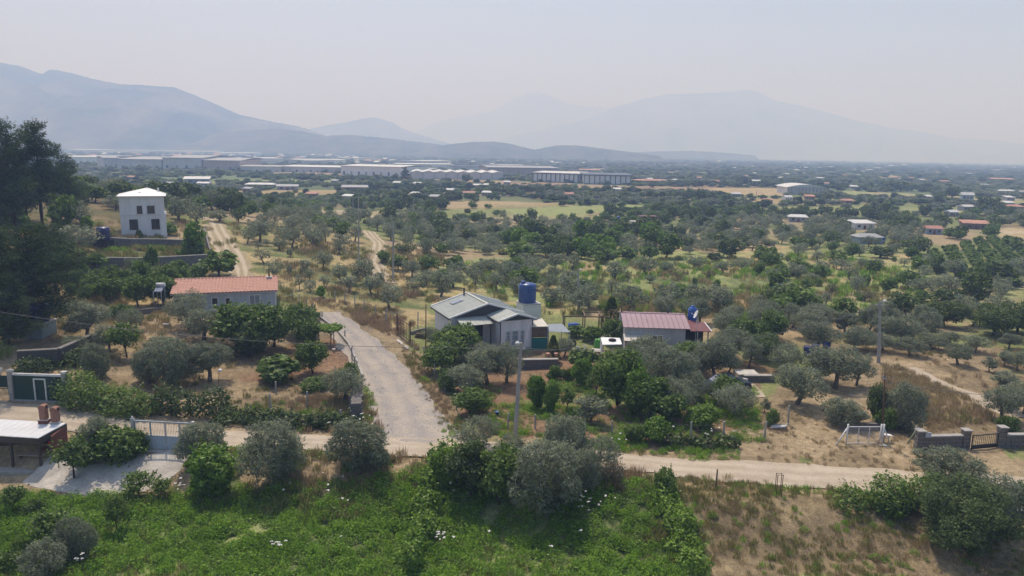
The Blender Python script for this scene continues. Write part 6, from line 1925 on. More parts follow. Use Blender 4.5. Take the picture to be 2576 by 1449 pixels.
warehouse('warehouse', 'long pale hall with a row of shallow gables', 1034, 1267, 431, 450, 45, M_FACT, MF, 8, 'saw', None, skew=3)
warehouse('warehouse', 'long pinkish factory hall behind the gabled hall', 1228, 1405, 420, 442, 60, M_FACTP, MGR, 14, 'flat', None, skew=2)
warehouse('warehouse', 'long white hall behind the row of dark cypresses', 858, 1008, 416, 440, 60, M_FACTW, MF, 8, 'flat', None, False, 4)
warehouse('warehouse', 'low white hall left of the cypresses', 705, 862, 418, 432, 60, M_FACT, MF, 9, 'flat', None, False, 3)
warehouse('warehouse', 'pale low hall with open bays right of the big grey factory', 605, 706, 418, 432, 50, M_FACT, MGR, 6, 'flat', None, False, 1)
warehouse('warehouse', 'left wing of the big grey factory', 300, 408, 399, 428, 160, M_FACT, MGR, 5, 'flat', None, False, 1)
warehouse('warehouse', 'tall middle wing of the big grey factory', 411, 508, 395, 429, 190, M_FACT, MGR, 4, 'flat', None, False, 1)
warehouse('warehouse', 'right wing of the big grey factory', 511, 604, 402, 430, 150, M_FACTP, MGR, 6, 'flat', None, False, 1)
warehouse('warehouse', 'blocky grey factory tower building behind the pines', 262, 300, 396, 426, 40, M_FACT, MGR, 3, 'flat', None, False, 0)
warehouse('warehouse', 'white hall at the far left behind the pines', 180, 262, 394, 412, 60, M_FACTW, MF, 5, 'flat', None, False, 0)
warehouse('warehouse', 'low navy roofed hall behind the gabled hall', 1140, 1232, 418, 430, 40, M_FACT, M_NAVY, 6, 'flat', None, False, 1)
warehouse('warehouse', 'small white hall behind the long hall', 1000, 1140, 412, 424, 40, M_FACTW, MF, 6, 'flat', None, False, 1)
warehouse('warehouse', 'distant pale hall above the cypresses', 740, 870, 401, 410, 60, M_FACTW, MF, 6, 'flat', None, False, 1)
for i, (a_, b_, t_, y_, rm) in enumerate(((190, 300, 376, 384, MF), (310, 420, 378, 386, MGR), (430, 560, 380, 387, MF), (560, 660, 384, 391, MF), (620, 700, 398, 406, MF), (668, 716, 398, 411, MF), (706, 800, 420, 428, MF), (880, 960, 398, 404, MGR), (770, 830, 404, 412, MGR), (610, 700, 405, 413, M_NAVY), (240, 330, 392, 402, MGR), (1010, 1100, 424, 433, MF), (1060, 1140, 405, 411, MF), (1270, 1340, 416, 424, MGR), (350, 470, 398, 408, MF))):
    warehouse('warehouse', 'pale industrial hall in the factory quarter', a_, b_, t_, y_, 60, (M_FACT, M_FACTW)[i % 2], rm, 4, 'flat', None, False)
    FAR.append((bpy.data.objects[-1] if False else LASTW[-1], 'low pale industrial hall', (a_ + b_) / 2, y_))
def hangar():
    a, b = G(1981, 489), G(2072, 491); m = M_PER_PX(a)
    loc, rz, W = frame2(a, b); h = 18 * m
    t = thing('hangar', 'grey hangar with a broad shallow curved roof', 'hangar', loc, rz)
    MB().box(0, W, 0, 22, -0.5, h).build('wall', M_FACT, t)
    n = 12
    b_ = MB(); b_.prism([(-1 + (W + 2) * i / n, -0.8, h + 1.6 * math.sin(PI * i / n)) for i in range(n + 1)], (0, 24, 0)); b_.build('roof', MF, t)
    for i in range(11): MB().box(W * i / 10 - 0.2, W * i / 10 + 0.2, -0.3, -0.003, 0, h).build('column', MGR, t)
    BUILD.append((loc.x + W / 2, loc.y + 11, W * 0.6))
hangar()

# ------------------------------------------------------------------ trees seen one by one in the photograph
MANUAL = [
 # below the road
 ('lowolive', 680, 1225, 190, 180), ('lowolive', 893, 1200, 155, 140), ('lowolive', 502, 1180, 128, 130), ('bright', 528, 1262, 155, 135),
 ('sparse', 345, 1262, 78, 85), ('sparse', 178, 1215, 85, 105), ('bush', 270, 1170, 150, 90), ('bush', 330, 1150, 95, 70), ('olive', 245, 1150, 90, 95),
 ('olive', 1200, 1140, 120, 105), ('dark', 1180, 1270, 130, 170), ('fruit', 1255, 1292, 130, 150), ('bright', 1120, 1235, 90, 110), ('lowolive', 1425, 1195, 150, 150), ('olive', 1500, 1200, 110, 120), ('lowolive', 1372, 1312, 200, 195),
 ('bush', 1300, 1200, 90, 80), ('lowolive', 1480, 1250, 110, 110), ('olive', 1290, 1180, 100, 90), ('greydry', 1545, 1235, 80, 90),
 ('lowolive', 2400, 1225, 165, 115), ('bigbush', 2440, 1408, 232, 210), ('lowolive', 2500, 1350, 170, 150), ('bush', 2575, 1290, 60, 80),
 ('lowolive', 182, 1425, 110, 135), ('sparse', 122, 1395, 95, 130), ('bush', 48, 1420, 62, 75), ('lowolive', 105, 1475, 105, 115), ('bush', 8, 1450, 80, 70), ('sparse', 25, 1300, 60, 80), ('sparse', 400, 1262, 50, 60),
 ('bush', 1682, 1250, 80, 75), ('bush', 80, 1300, 60, 40), ('sparse', 290, 1345, 60, 110),
 # left garden
 ('olive', 862, 1022, 118, 112), ('fig', 690, 965, 125, 75), ('fruit', 783, 945, 84, 90), ('bush', 790, 985, 70, 40),
 ('lowolive', 235, 965, 100, 105), ('lowolive', 370, 970, 100, 95), ('lowolive', 425, 978, 105, 120), ('olive', 520, 968, 120, 115), ('olive', 395, 905, 110, 65), ('sparse', 313, 905, 70, 105),
 ('olive', 205, 868, 130, 115), ('olive', 465, 835, 125, 120), ('olive', 505, 862, 110, 95), ('fruit', 590, 885, 130, 125), ('fruit', 650, 890, 120, 130), ('fruit', 685, 878, 90, 110), ('dark', 620, 905, 130, 100),
 ('fruit', 745, 850, 85, 100), ('fruit', 772, 872, 80, 85), ('bush', 880, 960, 50, 50), ('bush', 770, 810, 60, 40),
 ('fruit', 340, 775, 78, 82), ('fruit', 405, 770, 78, 85), ('olive', 320, 840, 70, 70), ('bush', 300, 800, 60, 40), ('fruit', 260, 760, 70, 70),
 ('fruit', 545, 700, 92, 72), ('bush', 495, 705, 78, 50), ('fruit', 378, 690, 30, 70), ('bush', 350, 715, 70, 60), ('bush', 300, 730, 70, 60), ('bush', 440, 715, 70, 50), ('bush', 240, 735, 80, 60), ('fruit', 420, 735, 80, 70), ('bush', 200, 700, 60, 50),
 ('bright', 420, 592, 48, 38), ('bright', 480, 645, 66, 88), ('bush', 465, 648, 60, 22), ('bush', 498, 640, 36, 30), ('olive', 445, 560, 80, 75), ('olive', 490, 570, 62, 66), ('olive', 545, 560, 60, 40), ('dark', 597, 560, 44, 48), ('bush', 350, 600, 22, 26), ('bush', 282, 598, 20, 16),
 ('fruit', 380, 672, 16, 46), ('bright', 218, 585, 36, 44), ('fruit', 150, 590, 78, 115), ('olive', 180, 640, 110, 90),
 # pines
 ('pine', 20, 640, 200, 350, 0), ('pine', 95, 620, 165, 330, 2), ('pine', -50, 640, 210, 330, 1), ('pine', 165, 560, 110, 180, 0), ('pine', 60, 860, 280, 330, 1), ('pine', -10, 880, 200, 330, 2), ('pine', 128, 760, 140, 210, 0), ('pine', -60, 1010, 170, 260, 0), ('pine', 50, 560, 150, 200, 1), ('dark', 30, 770, 150, 150), ('dark', 130, 700, 120, 110), ('pine', 0, 900, 190, 240, 1), ('dark', 10, 870, 110, 90),
 # round the middle house
 ('fruit', 1140, 915, 120, 100), ('fruit', 1175, 900, 90, 90), ('olive', 1082, 875, 56, 62), ('fruit', 1112, 940, 90, 80), ('olive', 1172, 1002, 125, 95), ('olive', 1225, 975, 110, 120), ('olive', 1275, 968, 90, 115), ('fruit', 1180, 1045, 90, 70), ('bush', 1130, 985, 60, 60), ('olive', 1215, 930, 90, 75),
 ('bright', 1350, 1035, 62, 90), ('bush', 1395, 958, 52, 45), ('bright', 1472, 975, 60, 85), ('young_olive', 1488, 1065, 66, 75), ('bright', 1385, 1040, 50, 80), ('bush', 1430, 960, 40, 40),
 ('cypress', 1537, 832, 56, 92), ('cypress', 1391, 915, 42, 78), ('fig', 1490, 862, 70, 46), ('fig', 1450, 850, 50, 34), ('fig', 1467, 930, 76, 60), ('fruit', 1545, 872, 62, 75), ('olive', 1420, 900, 50, 60),
 ('fruit', 1555, 1030, 120, 150), ('bright', 1600, 1045, 90, 130), ('bright', 1345, 1000, 44, 60), ('sparse', 1425, 1040, 40, 70), ('bush', 1450, 1080, 50, 30), ('sparse', 1500, 1000, 50, 70), ('bright', 1530, 960, 44, 60), ('olive', 1650, 955, 110, 115), ('olive', 1625, 990, 100, 110), ('olive', 1690, 1000, 125, 125), ('fruit', 1725, 945, 90, 90), ('olive', 1740, 935, 90, 95), ('olive', 1805, 962, 125, 130), ('olive', 1765, 950, 90, 100), ('fruit', 1640, 1060, 110, 110), ('olive', 1700, 1050, 100, 100), ('fruit', 1672, 1070, 100, 90),
 ('bright', 1650, 1118, 96, 75), ('bright', 1785, 1085, 92, 82), ('fruit', 1600, 1118, 60, 60), ('olive', 1852, 1050, 112, 102), ('olive', 1740, 1015, 100, 95), ('bush', 1940, 1075, 42, 55), ('young_olive', 1925, 1040, 34, 40),
 ('dark', 1920, 908, 92, 78), ('olive', 1985, 945, 100, 88), ('olive', 2015, 1025, 130, 118), ('olive', 2110, 985, 130, 120), ('olive', 2160, 975, 80, 100), ('lowolive', 2130, 1080, 115, 95), ('dark', 2215, 1070, 78, 110), ('lowolive', 2302, 1095, 122, 142), ('bush', 2235, 1085, 60, 60), ('olive', 2060, 960, 80, 80),
 ('olive', 2530, 1065, 110, 100), ('young_olive', 2532, 985, 50, 50), ('olive', 2590, 1050, 110, 100), ('bush', 2540, 1085, 60, 40),
 ('olive', 2296, 898, 76, 58), ('olive', 2416, 920, 66, 62), ('young_olive', 2493, 938, 44, 44), ('young_olive', 2530, 920, 30, 34), ('olive', 2566, 936, 60, 60), ('olive', 2227, 886, 66, 54), ('olive', 2160, 862, 60, 46), ('olive', 2350, 880, 70, 50), ('olive', 2460, 890, 66, 54), ('olive', 2545, 880, 60, 50), ('olive', 2395, 870, 60, 44),
 # middle distance
 ('olive', 811, 678, 52, 54), ('olive', 851, 640, 32, 38), ('olive', 916, 686, 54, 46), ('olive', 855, 712, 52, 52), ('young_olive', 900, 706, 26, 30), ('young_olive', 765, 693, 28, 40), ('young_olive', 730, 647, 18, 22), ('young_olive', 725, 693, 18, 26), ('olive', 700, 630, 40, 36), ('olive', 686, 706, 52, 64),
 ('young_olive', 752, 729, 30, 40), ('olive', 816, 726, 44, 40), ('olive', 932, 742, 60, 52), ('olive', 978, 780, 78, 70), ('olive', 1040, 740, 56, 46), ('olive', 1035, 700, 50, 48), ('fruit', 965, 662, 40, 34), ('fruit', 1000, 680, 50, 40), ('dark', 1020, 640, 50, 34), ('bright', 805, 750, 34, 34), ('young_olive', 955, 720, 26, 34), ('olive', 780, 735, 40, 36),
 ('olive', 1547, 704, 58, 52), ('olive', 1627, 694, 64, 52), ('olive', 1676, 690, 38, 40), ('greydry', 1580, 710, 32, 32), ('dry', 1706, 706, 64, 36), ('bright', 1713, 760, 44, 50), ('olive', 1823, 688, 56, 36), ('olive', 1320, 684, 62, 50), ('olive', 1400, 682, 60, 52), ('olive', 1440, 680, 50, 44), ('olive', 1418, 755, 62, 64), ('olive', 1390, 700, 40, 34),
 ('dark', 1362, 634, 58, 42), ('dark', 1410, 612, 42, 30), ('fruit', 1528, 664, 60, 46), ('fruit', 1575, 660, 60, 44), ('fruit', 1480, 640, 60, 34), ('fruit', 1635, 655, 50, 40), ('dark', 1640, 640, 50, 34), ('dry', 1650, 630, 40, 24), ('dark', 1545, 618, 44, 32), ('bush', 1748, 723, 18, 26), ('bush', 1803, 731, 22, 30), ('bush', 1503, 684, 16, 20), ('olive', 1750, 676, 60, 42), ('greydry', 1785, 705, 30, 28), ('young_olive', 1690, 745, 14, 40), ('olive', 1600, 748, 34, 26), ('olive', 1540, 742, 48, 40), ('olive', 1500, 735, 30, 26), ('young_olive', 1635, 712, 24, 22), ('olive', 1870, 680, 56, 40),
 ('dark', 1985, 778, 120, 78), ('dark', 1930, 785, 70, 60), ('dark', 2288, 798, 116, 76), ('olive', 2395, 730, 66, 46), ('olive', 2324, 742, 78, 54), ('olive', 2295, 715, 62, 40), ('dark', 2465, 753, 50, 60), ('dark', 2512, 850, 120, 90), ('dark', 2570, 840, 90, 90), ('dark', 2494, 532, 62, 46), ('dark', 2092, 618, 50, 46), ('dark', 2362, 514, 34, 28), ('dark', 2400, 498, 50, 34), ('dark', 2272, 482, 72, 32), ('dark', 2084, 510, 24, 24), ('dark', 2360, 690, 50, 52), ('greydry', 2500, 730, 56, 40), ('fruit', 2200, 690, 40, 42), ('bush', 2180, 720, 22, 30), ('olive', 2140, 705, 50, 44), ('olive', 2120, 680, 50, 36), ('olive', 2000, 695, 56, 36), ('olive', 2045, 710, 42, 30), ('fruit', 2110, 665, 50, 40), ('greydry', 2095, 745, 30, 36), ('greydry', 2180, 760, 60, 36), ('olive', 2060, 660, 40, 30),
 ('dark', 2220, 650, 60, 34), ('dark', 2310, 640, 60, 44), ('dark', 1840, 650, 64, 52), ('dark', 1800, 660, 44, 30), ('dark', 1760, 508, 50, 36), ('dark', 1725, 505, 40, 26), ('dark', 1800, 594, 56, 34), ('dark', 1540, 560, 30, 20), ('olive', 1418, 566, 26, 34),
 ('pine', 1018, 458, 32, 42), ('dark', 1173, 460, 26, 24), ('dark', 550, 446, 36, 26), ('dark', 352, 434, 50, 26), ('cypress', 880, 438, 9, 20), ('cypress', 893, 438, 12, 26), ('cypress', 911, 438, 14, 22), ('cypress', 934, 438, 16, 20), ('bush', 950, 438, 12, 14), ('dark', 1575, 500, 40, 20), ('dark', 1870, 466, 54, 22), ('dark', 1642, 472, 26, 16),
]
for t in MANUAL:
    tree(*t)

# hedges and bramble banks: a mass of leaves heaped along a line
def hedge(name, label, pts, w, h, mat, dens=70, L=0.26, W=0.15, cat='hedge', seed=0, topvar=0.35):
    line = [G(x, y) for x, y in pts]
    r_ = random.Random(seed)
    lobes = []
    o0 = line[0].copy()
    for a, b in zip(line, line[1:]):
        n = max(1, int((b - a).length / (w * 0.42)))
        for i in range(n):
            p = a.lerp(b, (i + r_.random() * 0.6) / n)
            hh = h * r_.uniform(1 - topvar, 1 + topvar * 0.6)
            ww = w * r_.uniform(0.75, 1.2) * 0.5
            x, y = p.x + r_.uniform(-0.2, 0.2) * w, p.y + r_.uniform(-0.2, 0.2) * w
            z = hz1(x, y)
            lobes.append(((x - o0.x, y - o0.y, z - o0.z + hh * 0.42), (ww, ww, hh * 0.6)))
            PLACED.append((x, y, ww))
    area = sum(4 * (r[0] * r[2] + r[0] ** 2) for c, r in lobes)
    me = crown_mesh(name, mat, lobes, int(area * dens), L, W, (int(area * 2), 0.45, 7, 1.0), 0.15, 0.18, 0.4)
    o = link_mesh(name, me)
    o.location = o0
    return tag(o, label, cat)
hedge('bramble_hedge', 'long green bramble hedge along the dirt road from the green gate', [(200, 1002), (250, 1018), (320, 1030), (400, 1040)], 2.4, 1.7, L_GREEN, 110, 0.2, 0.12, seed=1)
hedge('bramble_hedge', 'brownish overgrown bramble bank between the left hedge and the stone wall', [(400, 1040), (480, 1040), (560, 1035)], 2.2, 1.6, L_DARK, 60, seed=2)
hedge('bramble_hedge', 'dark shady thicket under the fence posts left of the gravel road', [(560, 1052), (660, 1064), (780, 1072), (880, 1066)], 1.6, 0.8, L_DARK, 60, seed=3)
hedge('laurel_hedge', 'thick dark green hedge below the dirt road at right', [(2135, 1262), (2210, 1268), (2290, 1270), (2335, 1262)], 2.1, 1.5, L_GREEN, 150, 0.19, 0.11, seed=4)
hedge('laurel_hedge', 'low green spur of hedge in front of the dark hedge at right', [(2215, 1290), (2255, 1300)], 1.5, 0.8, L_GREEN, 85, seed=5)
hedge('bramble_hedge', 'dark brambles added to darken the foot of the tall shaded wall', [(60, 935), (120, 932), (180, 925), (225, 900)], 1.5, 1.0, L_DARK, 80, 0.2, 0.12, seed=21)  # added so dark leaves deepen the wall's shade
hedge('vine_row', 'row of green vines running down from the central thicket', [(1098, 1200), (1082, 1260), (1065, 1320), (1050, 1380), (1040, 1450)], 1.3, 1.35, L_BRIGHT, 110, 0.19, 0.12, seed=6, cat='vines')
hedge('vine_row', 'row of green vines at the edge of the dry field', [(1680, 1250), (1695, 1300), (1715, 1360), (1745, 1420), (1765, 1460)], 1.5, 1.15, L_BRIGHT, 110, 0.19, 0.12, seed=7, cat='vines')
hedge('bramble_hedge', 'dark green brambles beside the grey gate and the barbecue shelter', [(215, 1150), (290, 1148), (350, 1140)], 2.0, 1.6, L_GREEN, 130, 0.19, 0.11, seed=8)
hedge('bramble_hedge', 'bright bramble bank at the foot of the central thicket', [(1090, 1165), (1150, 1175), (1200, 1215)], 1.8, 1.3, L_BRIGHT, 80, seed=9)
hedge('trimmed_hedge', 'long low dark hedge in front of the far white house with red canopy', [(1545, 579), (1620, 588), (1705, 594)], 2.2, 2.0, L_DARK, 8, 0.7, 0.5, seed=11)
hedge('bramble_hedge', 'dark bramble bank under the posts right of the tall pole', [(1690, 1115), (1780, 1122), (1870, 1128)], 1.2, 0.7, L_DARK, 60, seed=12)

# random fill of groves
KEEP = [(main_road, 2.4), (gravel_road, 3.0), (dirt_track, 2.2), (foot_path, 2.2), (far_track, 3.5), (right_path, 1.6)]
def pip(poly, x, y):
    return bool(inside(poly, np.array([x]), np.array([y]))[0])
def fill(pts, spacing, kinds, size, cap, seed, hr=0.82, world=False):
    poly = np.array(pts, float) if world else poly_world(pts)
    r_ = random.Random(seed)
    x0, y0 = poly.min(0); x1, y1 = poly.max(0)
    area = 0.5 * abs(sum(poly[i][0] * poly[(i + 1) % len(poly)][1] - poly[(i + 1) % len(poly)][0] * poly[i][1] for i in range(len(poly))))
    tries = int(area / spacing ** 2 * 6)
    made = 0
    K, Wt = [k for k, _ in kinds], [w for _, w in kinds]
    for _ in range(tries):
        if made >= cap: break
        x, y = r_.uniform(x0, x1), r_.uniform(y0, y1)
        if not pip(poly, x, y): continue
        w = r_.uniform(*size)
        if any((x - a) ** 2 + (y - b) ** 2 < (rr * 0.8 + w * 0.38) ** 2 for a, b, rr in PLACED): continue
        if any((x - a) ** 2 + (y - b) ** 2 < (rr + w * 0.5) ** 2 for a, b, rr in BUILD): continue
        xa, ya = np.array([x]), np.array([y])
        if any(seg_dist(l, xa, ya)[0] < hw + w * 0.4 for l, hw in KEEP): continue
        k = r_.choices(K, Wt)[0]
        if k in ('young_olive', 'bush', 'sparse'): w *= 0.6
        if k == 'dark': w *= 1.3
        put_tree(k, Vector((x, y, hz1(x, y))), w, w * hr * r_.uniform(0.85, 1.15))
        PLACED[-1] = (x, y, max(w * 0.5, spacing * 0.42))
        made += 1
    return made

OLV = [('olive', 8), ('young_olive', 1)]
FILLS = [
 ([(580, 568), (900, 562), (1000, 604), (900, 640), (840, 625), (700, 640), (640, 680), (600, 640)], 4.6, [('olive', 9), ('young_olive', 1), ('fruit', 1)], (2.8, 4.0), 45, 1),
 ([(1280, 615), (1640, 600), (1680, 655), (1300, 660)], 4.8, [('fruit', 5), ('dark', 2), ('bright', 2), ('olive', 1)], (3.5, 5.5), 40, 3),
 ([(1060, 680), (1330, 690), (1500, 760), (1480, 800), (1290, 740), (1160, 735), (1080, 760)], 4.2, [('olive', 8), ('fruit', 1)], (2.9, 4.1), 45, 4),
 ([(1560, 790), (1800, 775), (2080, 790), (2330, 830), (2380, 880), (2060, 880), (1880, 880), (1780, 850), (1780, 830)], 3.2, [('olive', 10), ('fruit', 2)], (3.0, 4.2), 75, 5),
 ([(1860, 610), (2330, 620), (2340, 760), (2060, 770), (1880, 740)], 4.6, [('olive', 6), ('fruit', 3), ('bush', 2)], (2.2, 3.6), 60, 6),
 ([(2330, 690), (2600, 690), (2600, 900), (2340, 860)], 6.8, [('olive', 6), ('dark', 1)], (3, 4.4), 18, 7),
 ([(-40, 470), (300, 470), (290, 600), (160, 640), (-40, 760)], 3.3, [('olive', 9), ('fruit', 2)], (3.4, 5.0), 75, 8),
 ([(170, 680), (560, 665), (600, 700), (420, 740), (170, 760)], 3.0, [('fruit', 6), ('bush', 3), ('olive', 2)], (1.8, 2.8), 32, 9),
 ([(640, 690), (960, 700), (1060, 770), (1000, 790), (860, 740), (700, 740)], 5.2, [('young_olive', 5), ('olive', 4)], (2.6, 4.2), 30, 10),
 ([(280, 480), (560, 500), (560, 560), (420, 560), (420, 500), (290, 500)], 4.6, [('dark', 2), ('olive', 6), ('fruit', 3)], (3.2, 5), 30, 12),
 ([(110, 880), (430, 880), (640, 960), (620, 1010), (200, 950)], 4.5, [('olive', 6), ('bush', 1)], (2.6, 3.6), 8, 13),
 ([(1520, 880), (1880, 900), (1900, 1000), (1780, 1060), (1560, 1040)], 2.4, [('olive', 7), ('fruit', 5)], (2.4, 3.6), 16, 14),
]
GROVE_FAR = [[(640, 560), (760, 545), (1000, 560), (1340, 560), (1560, 595), (1760, 640), (1320, 640), (1090, 650), (980, 610), (900, 570)], [(1340, 560), (2330, 580), (2330, 625), (1700, 640), (1560, 600)]]
for f in FILLS:
    fill(*f)
fill([(-135, 95), (-66, 95), (-64, 122), (-56, 135), (-60, 185), (-135, 185)], 3.7, [('olive', 3), ('dark', 3), ('fruit', 3)], (3.4, 5.0), 95, 31, 0.8, True)
fill([(43, 48), (62, 48), (95, 110), (66, 110), (50, 72)], 6.0, [('fruit', 3), ('dark', 2), ('bush', 2)], (3.0, 4.6), 26, 33, 0.8, True)

# ------------------------------------------------------------------ scattered ground cover and the far groves (uncountable stuff)
def scatter(name, label, pts, scl, rotz, idx, protos):
    """one object: the plants or tufts PROTOS set at the points"""
    pc = bpy.data.collections.new(name + '_kinds')
    for i, me in enumerate(protos):
        o = bpy.data.objects.new('%s_kind.%03d' % (name, i), me)
        pc.objects.link(o)
    me = bpy.data.meshes.new(name)
    n = len(pts)
    me.vertices.add(n)
    me.vertices.foreach_set('co', np.asarray(pts, np.float32).ravel())
    a = me.attributes.new('scl', 'FLOAT_VECTOR', 'POINT'); a.data.foreach_set('vector', np.asarray(scl, np.float32).ravel())
    r = np.zeros((n, 3), np.float32); r[:, 2] = rotz
    a = me.attributes.new('rot', 'FLOAT_VECTOR', 'POINT'); a.data.foreach_set('vector', r.ravel())
    a = me.attributes.new('idx', 'INT', 'POINT'); a.data.foreach_set('value', np.asarray(idx, np.int32))
    o = link_mesh(name, me)
    ng = bpy.data.node_groups.new(name, 'GeometryNodeTree')
    ng.interface.new_socket('Geometry', in_out='INPUT', socket_type='NodeSocketGeometry')
    ng.interface.new_socket('Geometry', in_out='OUTPUT', socket_type='NodeSocketGeometry')
    gi, go = ng.nodes.new('NodeGroupInput'), ng.nodes.new('NodeGroupOutput')
    ip = ng.nodes.new('GeometryNodeInstanceOnPoints'); ci = ng.nodes.new('GeometryNodeCollectionInfo')
    ci.inputs['Collection'].default_value = pc
    ci.inputs['Separate Children'].default_value = True
    ci.inputs['Reset Children'].default_value = True
    def na(nm, ty):
        q = ng.nodes.new('GeometryNodeInputNamedAttribute'); q.data_type = ty; q.inputs['Name'].default_value = nm
        return q.outputs['Attribute']
    ng.links.new(gi.outputs[0], ip.inputs['Points']); ng.links.new(ci.outputs[0], ip.inputs['Instance'])
    ip.inputs['Pick Instance'].default_value = True
    ng.links.new(na('idx', 'INT'), ip.inputs['Instance Index'])
    ng.links.new(na('scl', 'FLOAT_VECTOR'), ip.inputs['Scale'])
    ng.links.new(na('rot', 'FLOAT_VECTOR'), ip.inputs['Rotation'])
    ng.links.new(ip.outputs[0], go.inputs[0])
    md = o.modifiers.new('scatter', 'NODES'); md.node_group = ng
    return tag(o, label, None, None, 'stuff')

def far_proto(name, mat, R, H, k, n, L, W, seed, bark=None):
    lobes = heap(k, R, H * 0.12, H, R * 0.42, seed)
    me = crown_mesh(name, mat, lobes, n, L, W, (0, 0, 0), 0.1, 0.12, 0.5)
    return me
FARP = [far_proto('far_olive', L_OLIVE, 2.2, 3.8, 7, 380, 0.9, 0.55, 1), far_proto('far_olive', L_OLIVE, 2.4, 3.6, 8, 380, 0.9, 0.55, 2),
        far_proto('far_green', L_GREEN, 2.3, 3.4, 7, 380, 0.9, 0.6, 3), far_proto('far_green', L_GREEN, 2.1, 4.2, 6, 380, 0.9, 0.6, 4),
        far_proto('far_dark', L_DARK, 2.6, 5.0, 8, 420, 0.95, 0.6, 5), far_proto('far_dark', L_DARK, 2.0, 6.2, 7, 380, 0.95, 0.6, 6),
        far_proto('far_bright', L_MIX, 1.9, 2.2, 6, 260, 0.9, 0.6, 7)]
BARE = [POLYS[id(p[3])] for p in PATCHES if p[3][0] in ((1265, 527), (700, 430), (1790, 472), (2505, 572), (1400, 584), (1680, 618), (780, 538), (2080, 478))]
GROVE = [poly_world(f[0]) for f in FILLS]
GFAR = [poly_world(f) for f in GROVE_FAR]
FARP += [PROTO['olive_mid'][i][0] for i in range(5)] + [PROTO['fruit_mid'][i][0] for i in range(3)] + [PROTO['dark_mid'][0][0]]
def far_groves():
    pts, scl, idx = [], [], []
    rows = []
    r = 126.0
    g = np.random.default_rng(21)
    while r < 3300:
        d = 3.9 + max(0, r - 200) * 0.0092
        n = int(2 * math.radians(43) * r / d)
        a = (np.arange(n) + g.uniform(0, 1, n)) / n * 2 * math.radians(43) - math.radians(43)
        rr = r + g.uniform(-0.5, 0.5, n) * d * 1.3
        rows.append(np.stack([np.sin(a) * rr, np.cos(a) * rr, np.full(n, d)], 1))
        r += d * 0.92
    P = np.concatenate(rows)
    x, y, d = P.T
    tone = fbm(x * 0.006 + 40, y * 0.012 + 9, 3); tall = fbm(x * 0.02 + 77, y * 0.02, 3)
    ph, pe = plots(x, y)
    hedge_ = (pe < 5.0) & (y > 175)
    dens = np.select([ph < 0.34, ph < 0.55, ph < 0.60, ph < 0.65, ph < 0.92], [0.95, 0.98, 0.07, 0.05, 0.8], 0.85)
    keep = (g.random(len(x)) < dens) | (hedge_ & (g.random(len(x)) < 0.6))
    keep &= (fbm(x * 0.03 + 5, y * 0.03, 3) < 0.66)
    for b in BARE: keep &= ~inside(b, x, y) | (g.random(len(x)) < 0.03)
    near = y < 200
    for b in GROVE: keep &= ~(inside(b, x, y) & near)
    inz = np.zeros(len(x), bool)
    for b in GFAR: inz |= inside(b, x, y)
    keep |= inz & (y < 190)
    keep &= ~((y < 168) & (x > -40)) | inz
    keep &= ~((x < -30) & (y < 150))
    for bx, by, br in BUILD:
        if by > 120: keep &= (x - bx) ** 2 + (y - by) ** 2 > (br + 2.0) ** 2
        if by > 120: keep &= ~((np.abs(x - bx * y / by) < br * 0.9) & (y < by) & (y > by - (24 if by < 280 else 14) - br * 0.5))
    for bx, by, br in PLACED:
        if by > 110: keep &= (x - bx) ** 2 + (y - by) ** 2 > (br + 1.2) ** 2
    for l, hw in KEEP: keep &= ~((y < 330) & (seg_dist(l, x, y) < hw + 2.2))
    x, y, d, tone, tall, ph, hedge_ = (v[keep] for v in (x, y, d, tone, tall, ph, hedge_))
    n = len(x)
    u = g.random(n)
    k = np.select([ph < 0.34, ph < 0.55, ph < 0.92], [np.where(u < 0.9, 0, 2), np.where(u < 0.72, 2, np.where(u < 0.9, 6, 4)), np.where(u < 0.4, 0, np.where(u < 0.8, 2, 6))], np.where(u < 0.5, 4, 2))
    k = np.where(hedge_ & (u > 0.25), np.where(u > 0.6, 4, 2), k)
    inz2 = np.zeros(n, bool)
    for b in GFAR: inz2 |= inside(b, x, y)
    k = np.where(inz2 & (u < 0.85), 0, k)
    low = np.where((ph > 0.30) & (ph < 0.55) & ~hedge_, 0.75, 1.0)
    k2 = k + np.where(k < 6, g.integers(0, 2, n), 0)
    s = d / 5.0 * g.uniform(0.7, 1.12, n)
    sz = (0.6 + 0.06 * (np.minimum(s, 4) - 1)) * g.uniform(0.65, 1.2, n) * np.where(k == 4, 0.95, 1.0) * low
    s = np.minimum(s, 3.2)
    close = y < 270
    m_ = g.integers(0, 5, n)
    k2 = np.where(close & (k == 0), 7 + m_, k2); k2 = np.where(close & (k == 2), 12 + m_ % 3, k2); k2 = np.where(close & (k == 4), 15, k2)
    sz = np.where(close & (k < 6), sz * 1.2, sz)
    return scatter('distant_groves', 'olive groves and orchards covering the far plain', np.stack([x, y, hz(x, y) - 0.1], 1), np.stack([s, s, sz], 1), g.uniform(0, 6.28, n), k2, FARP), n
_, nfar = far_groves()
# dotted forest on the dark hills is part of their surface

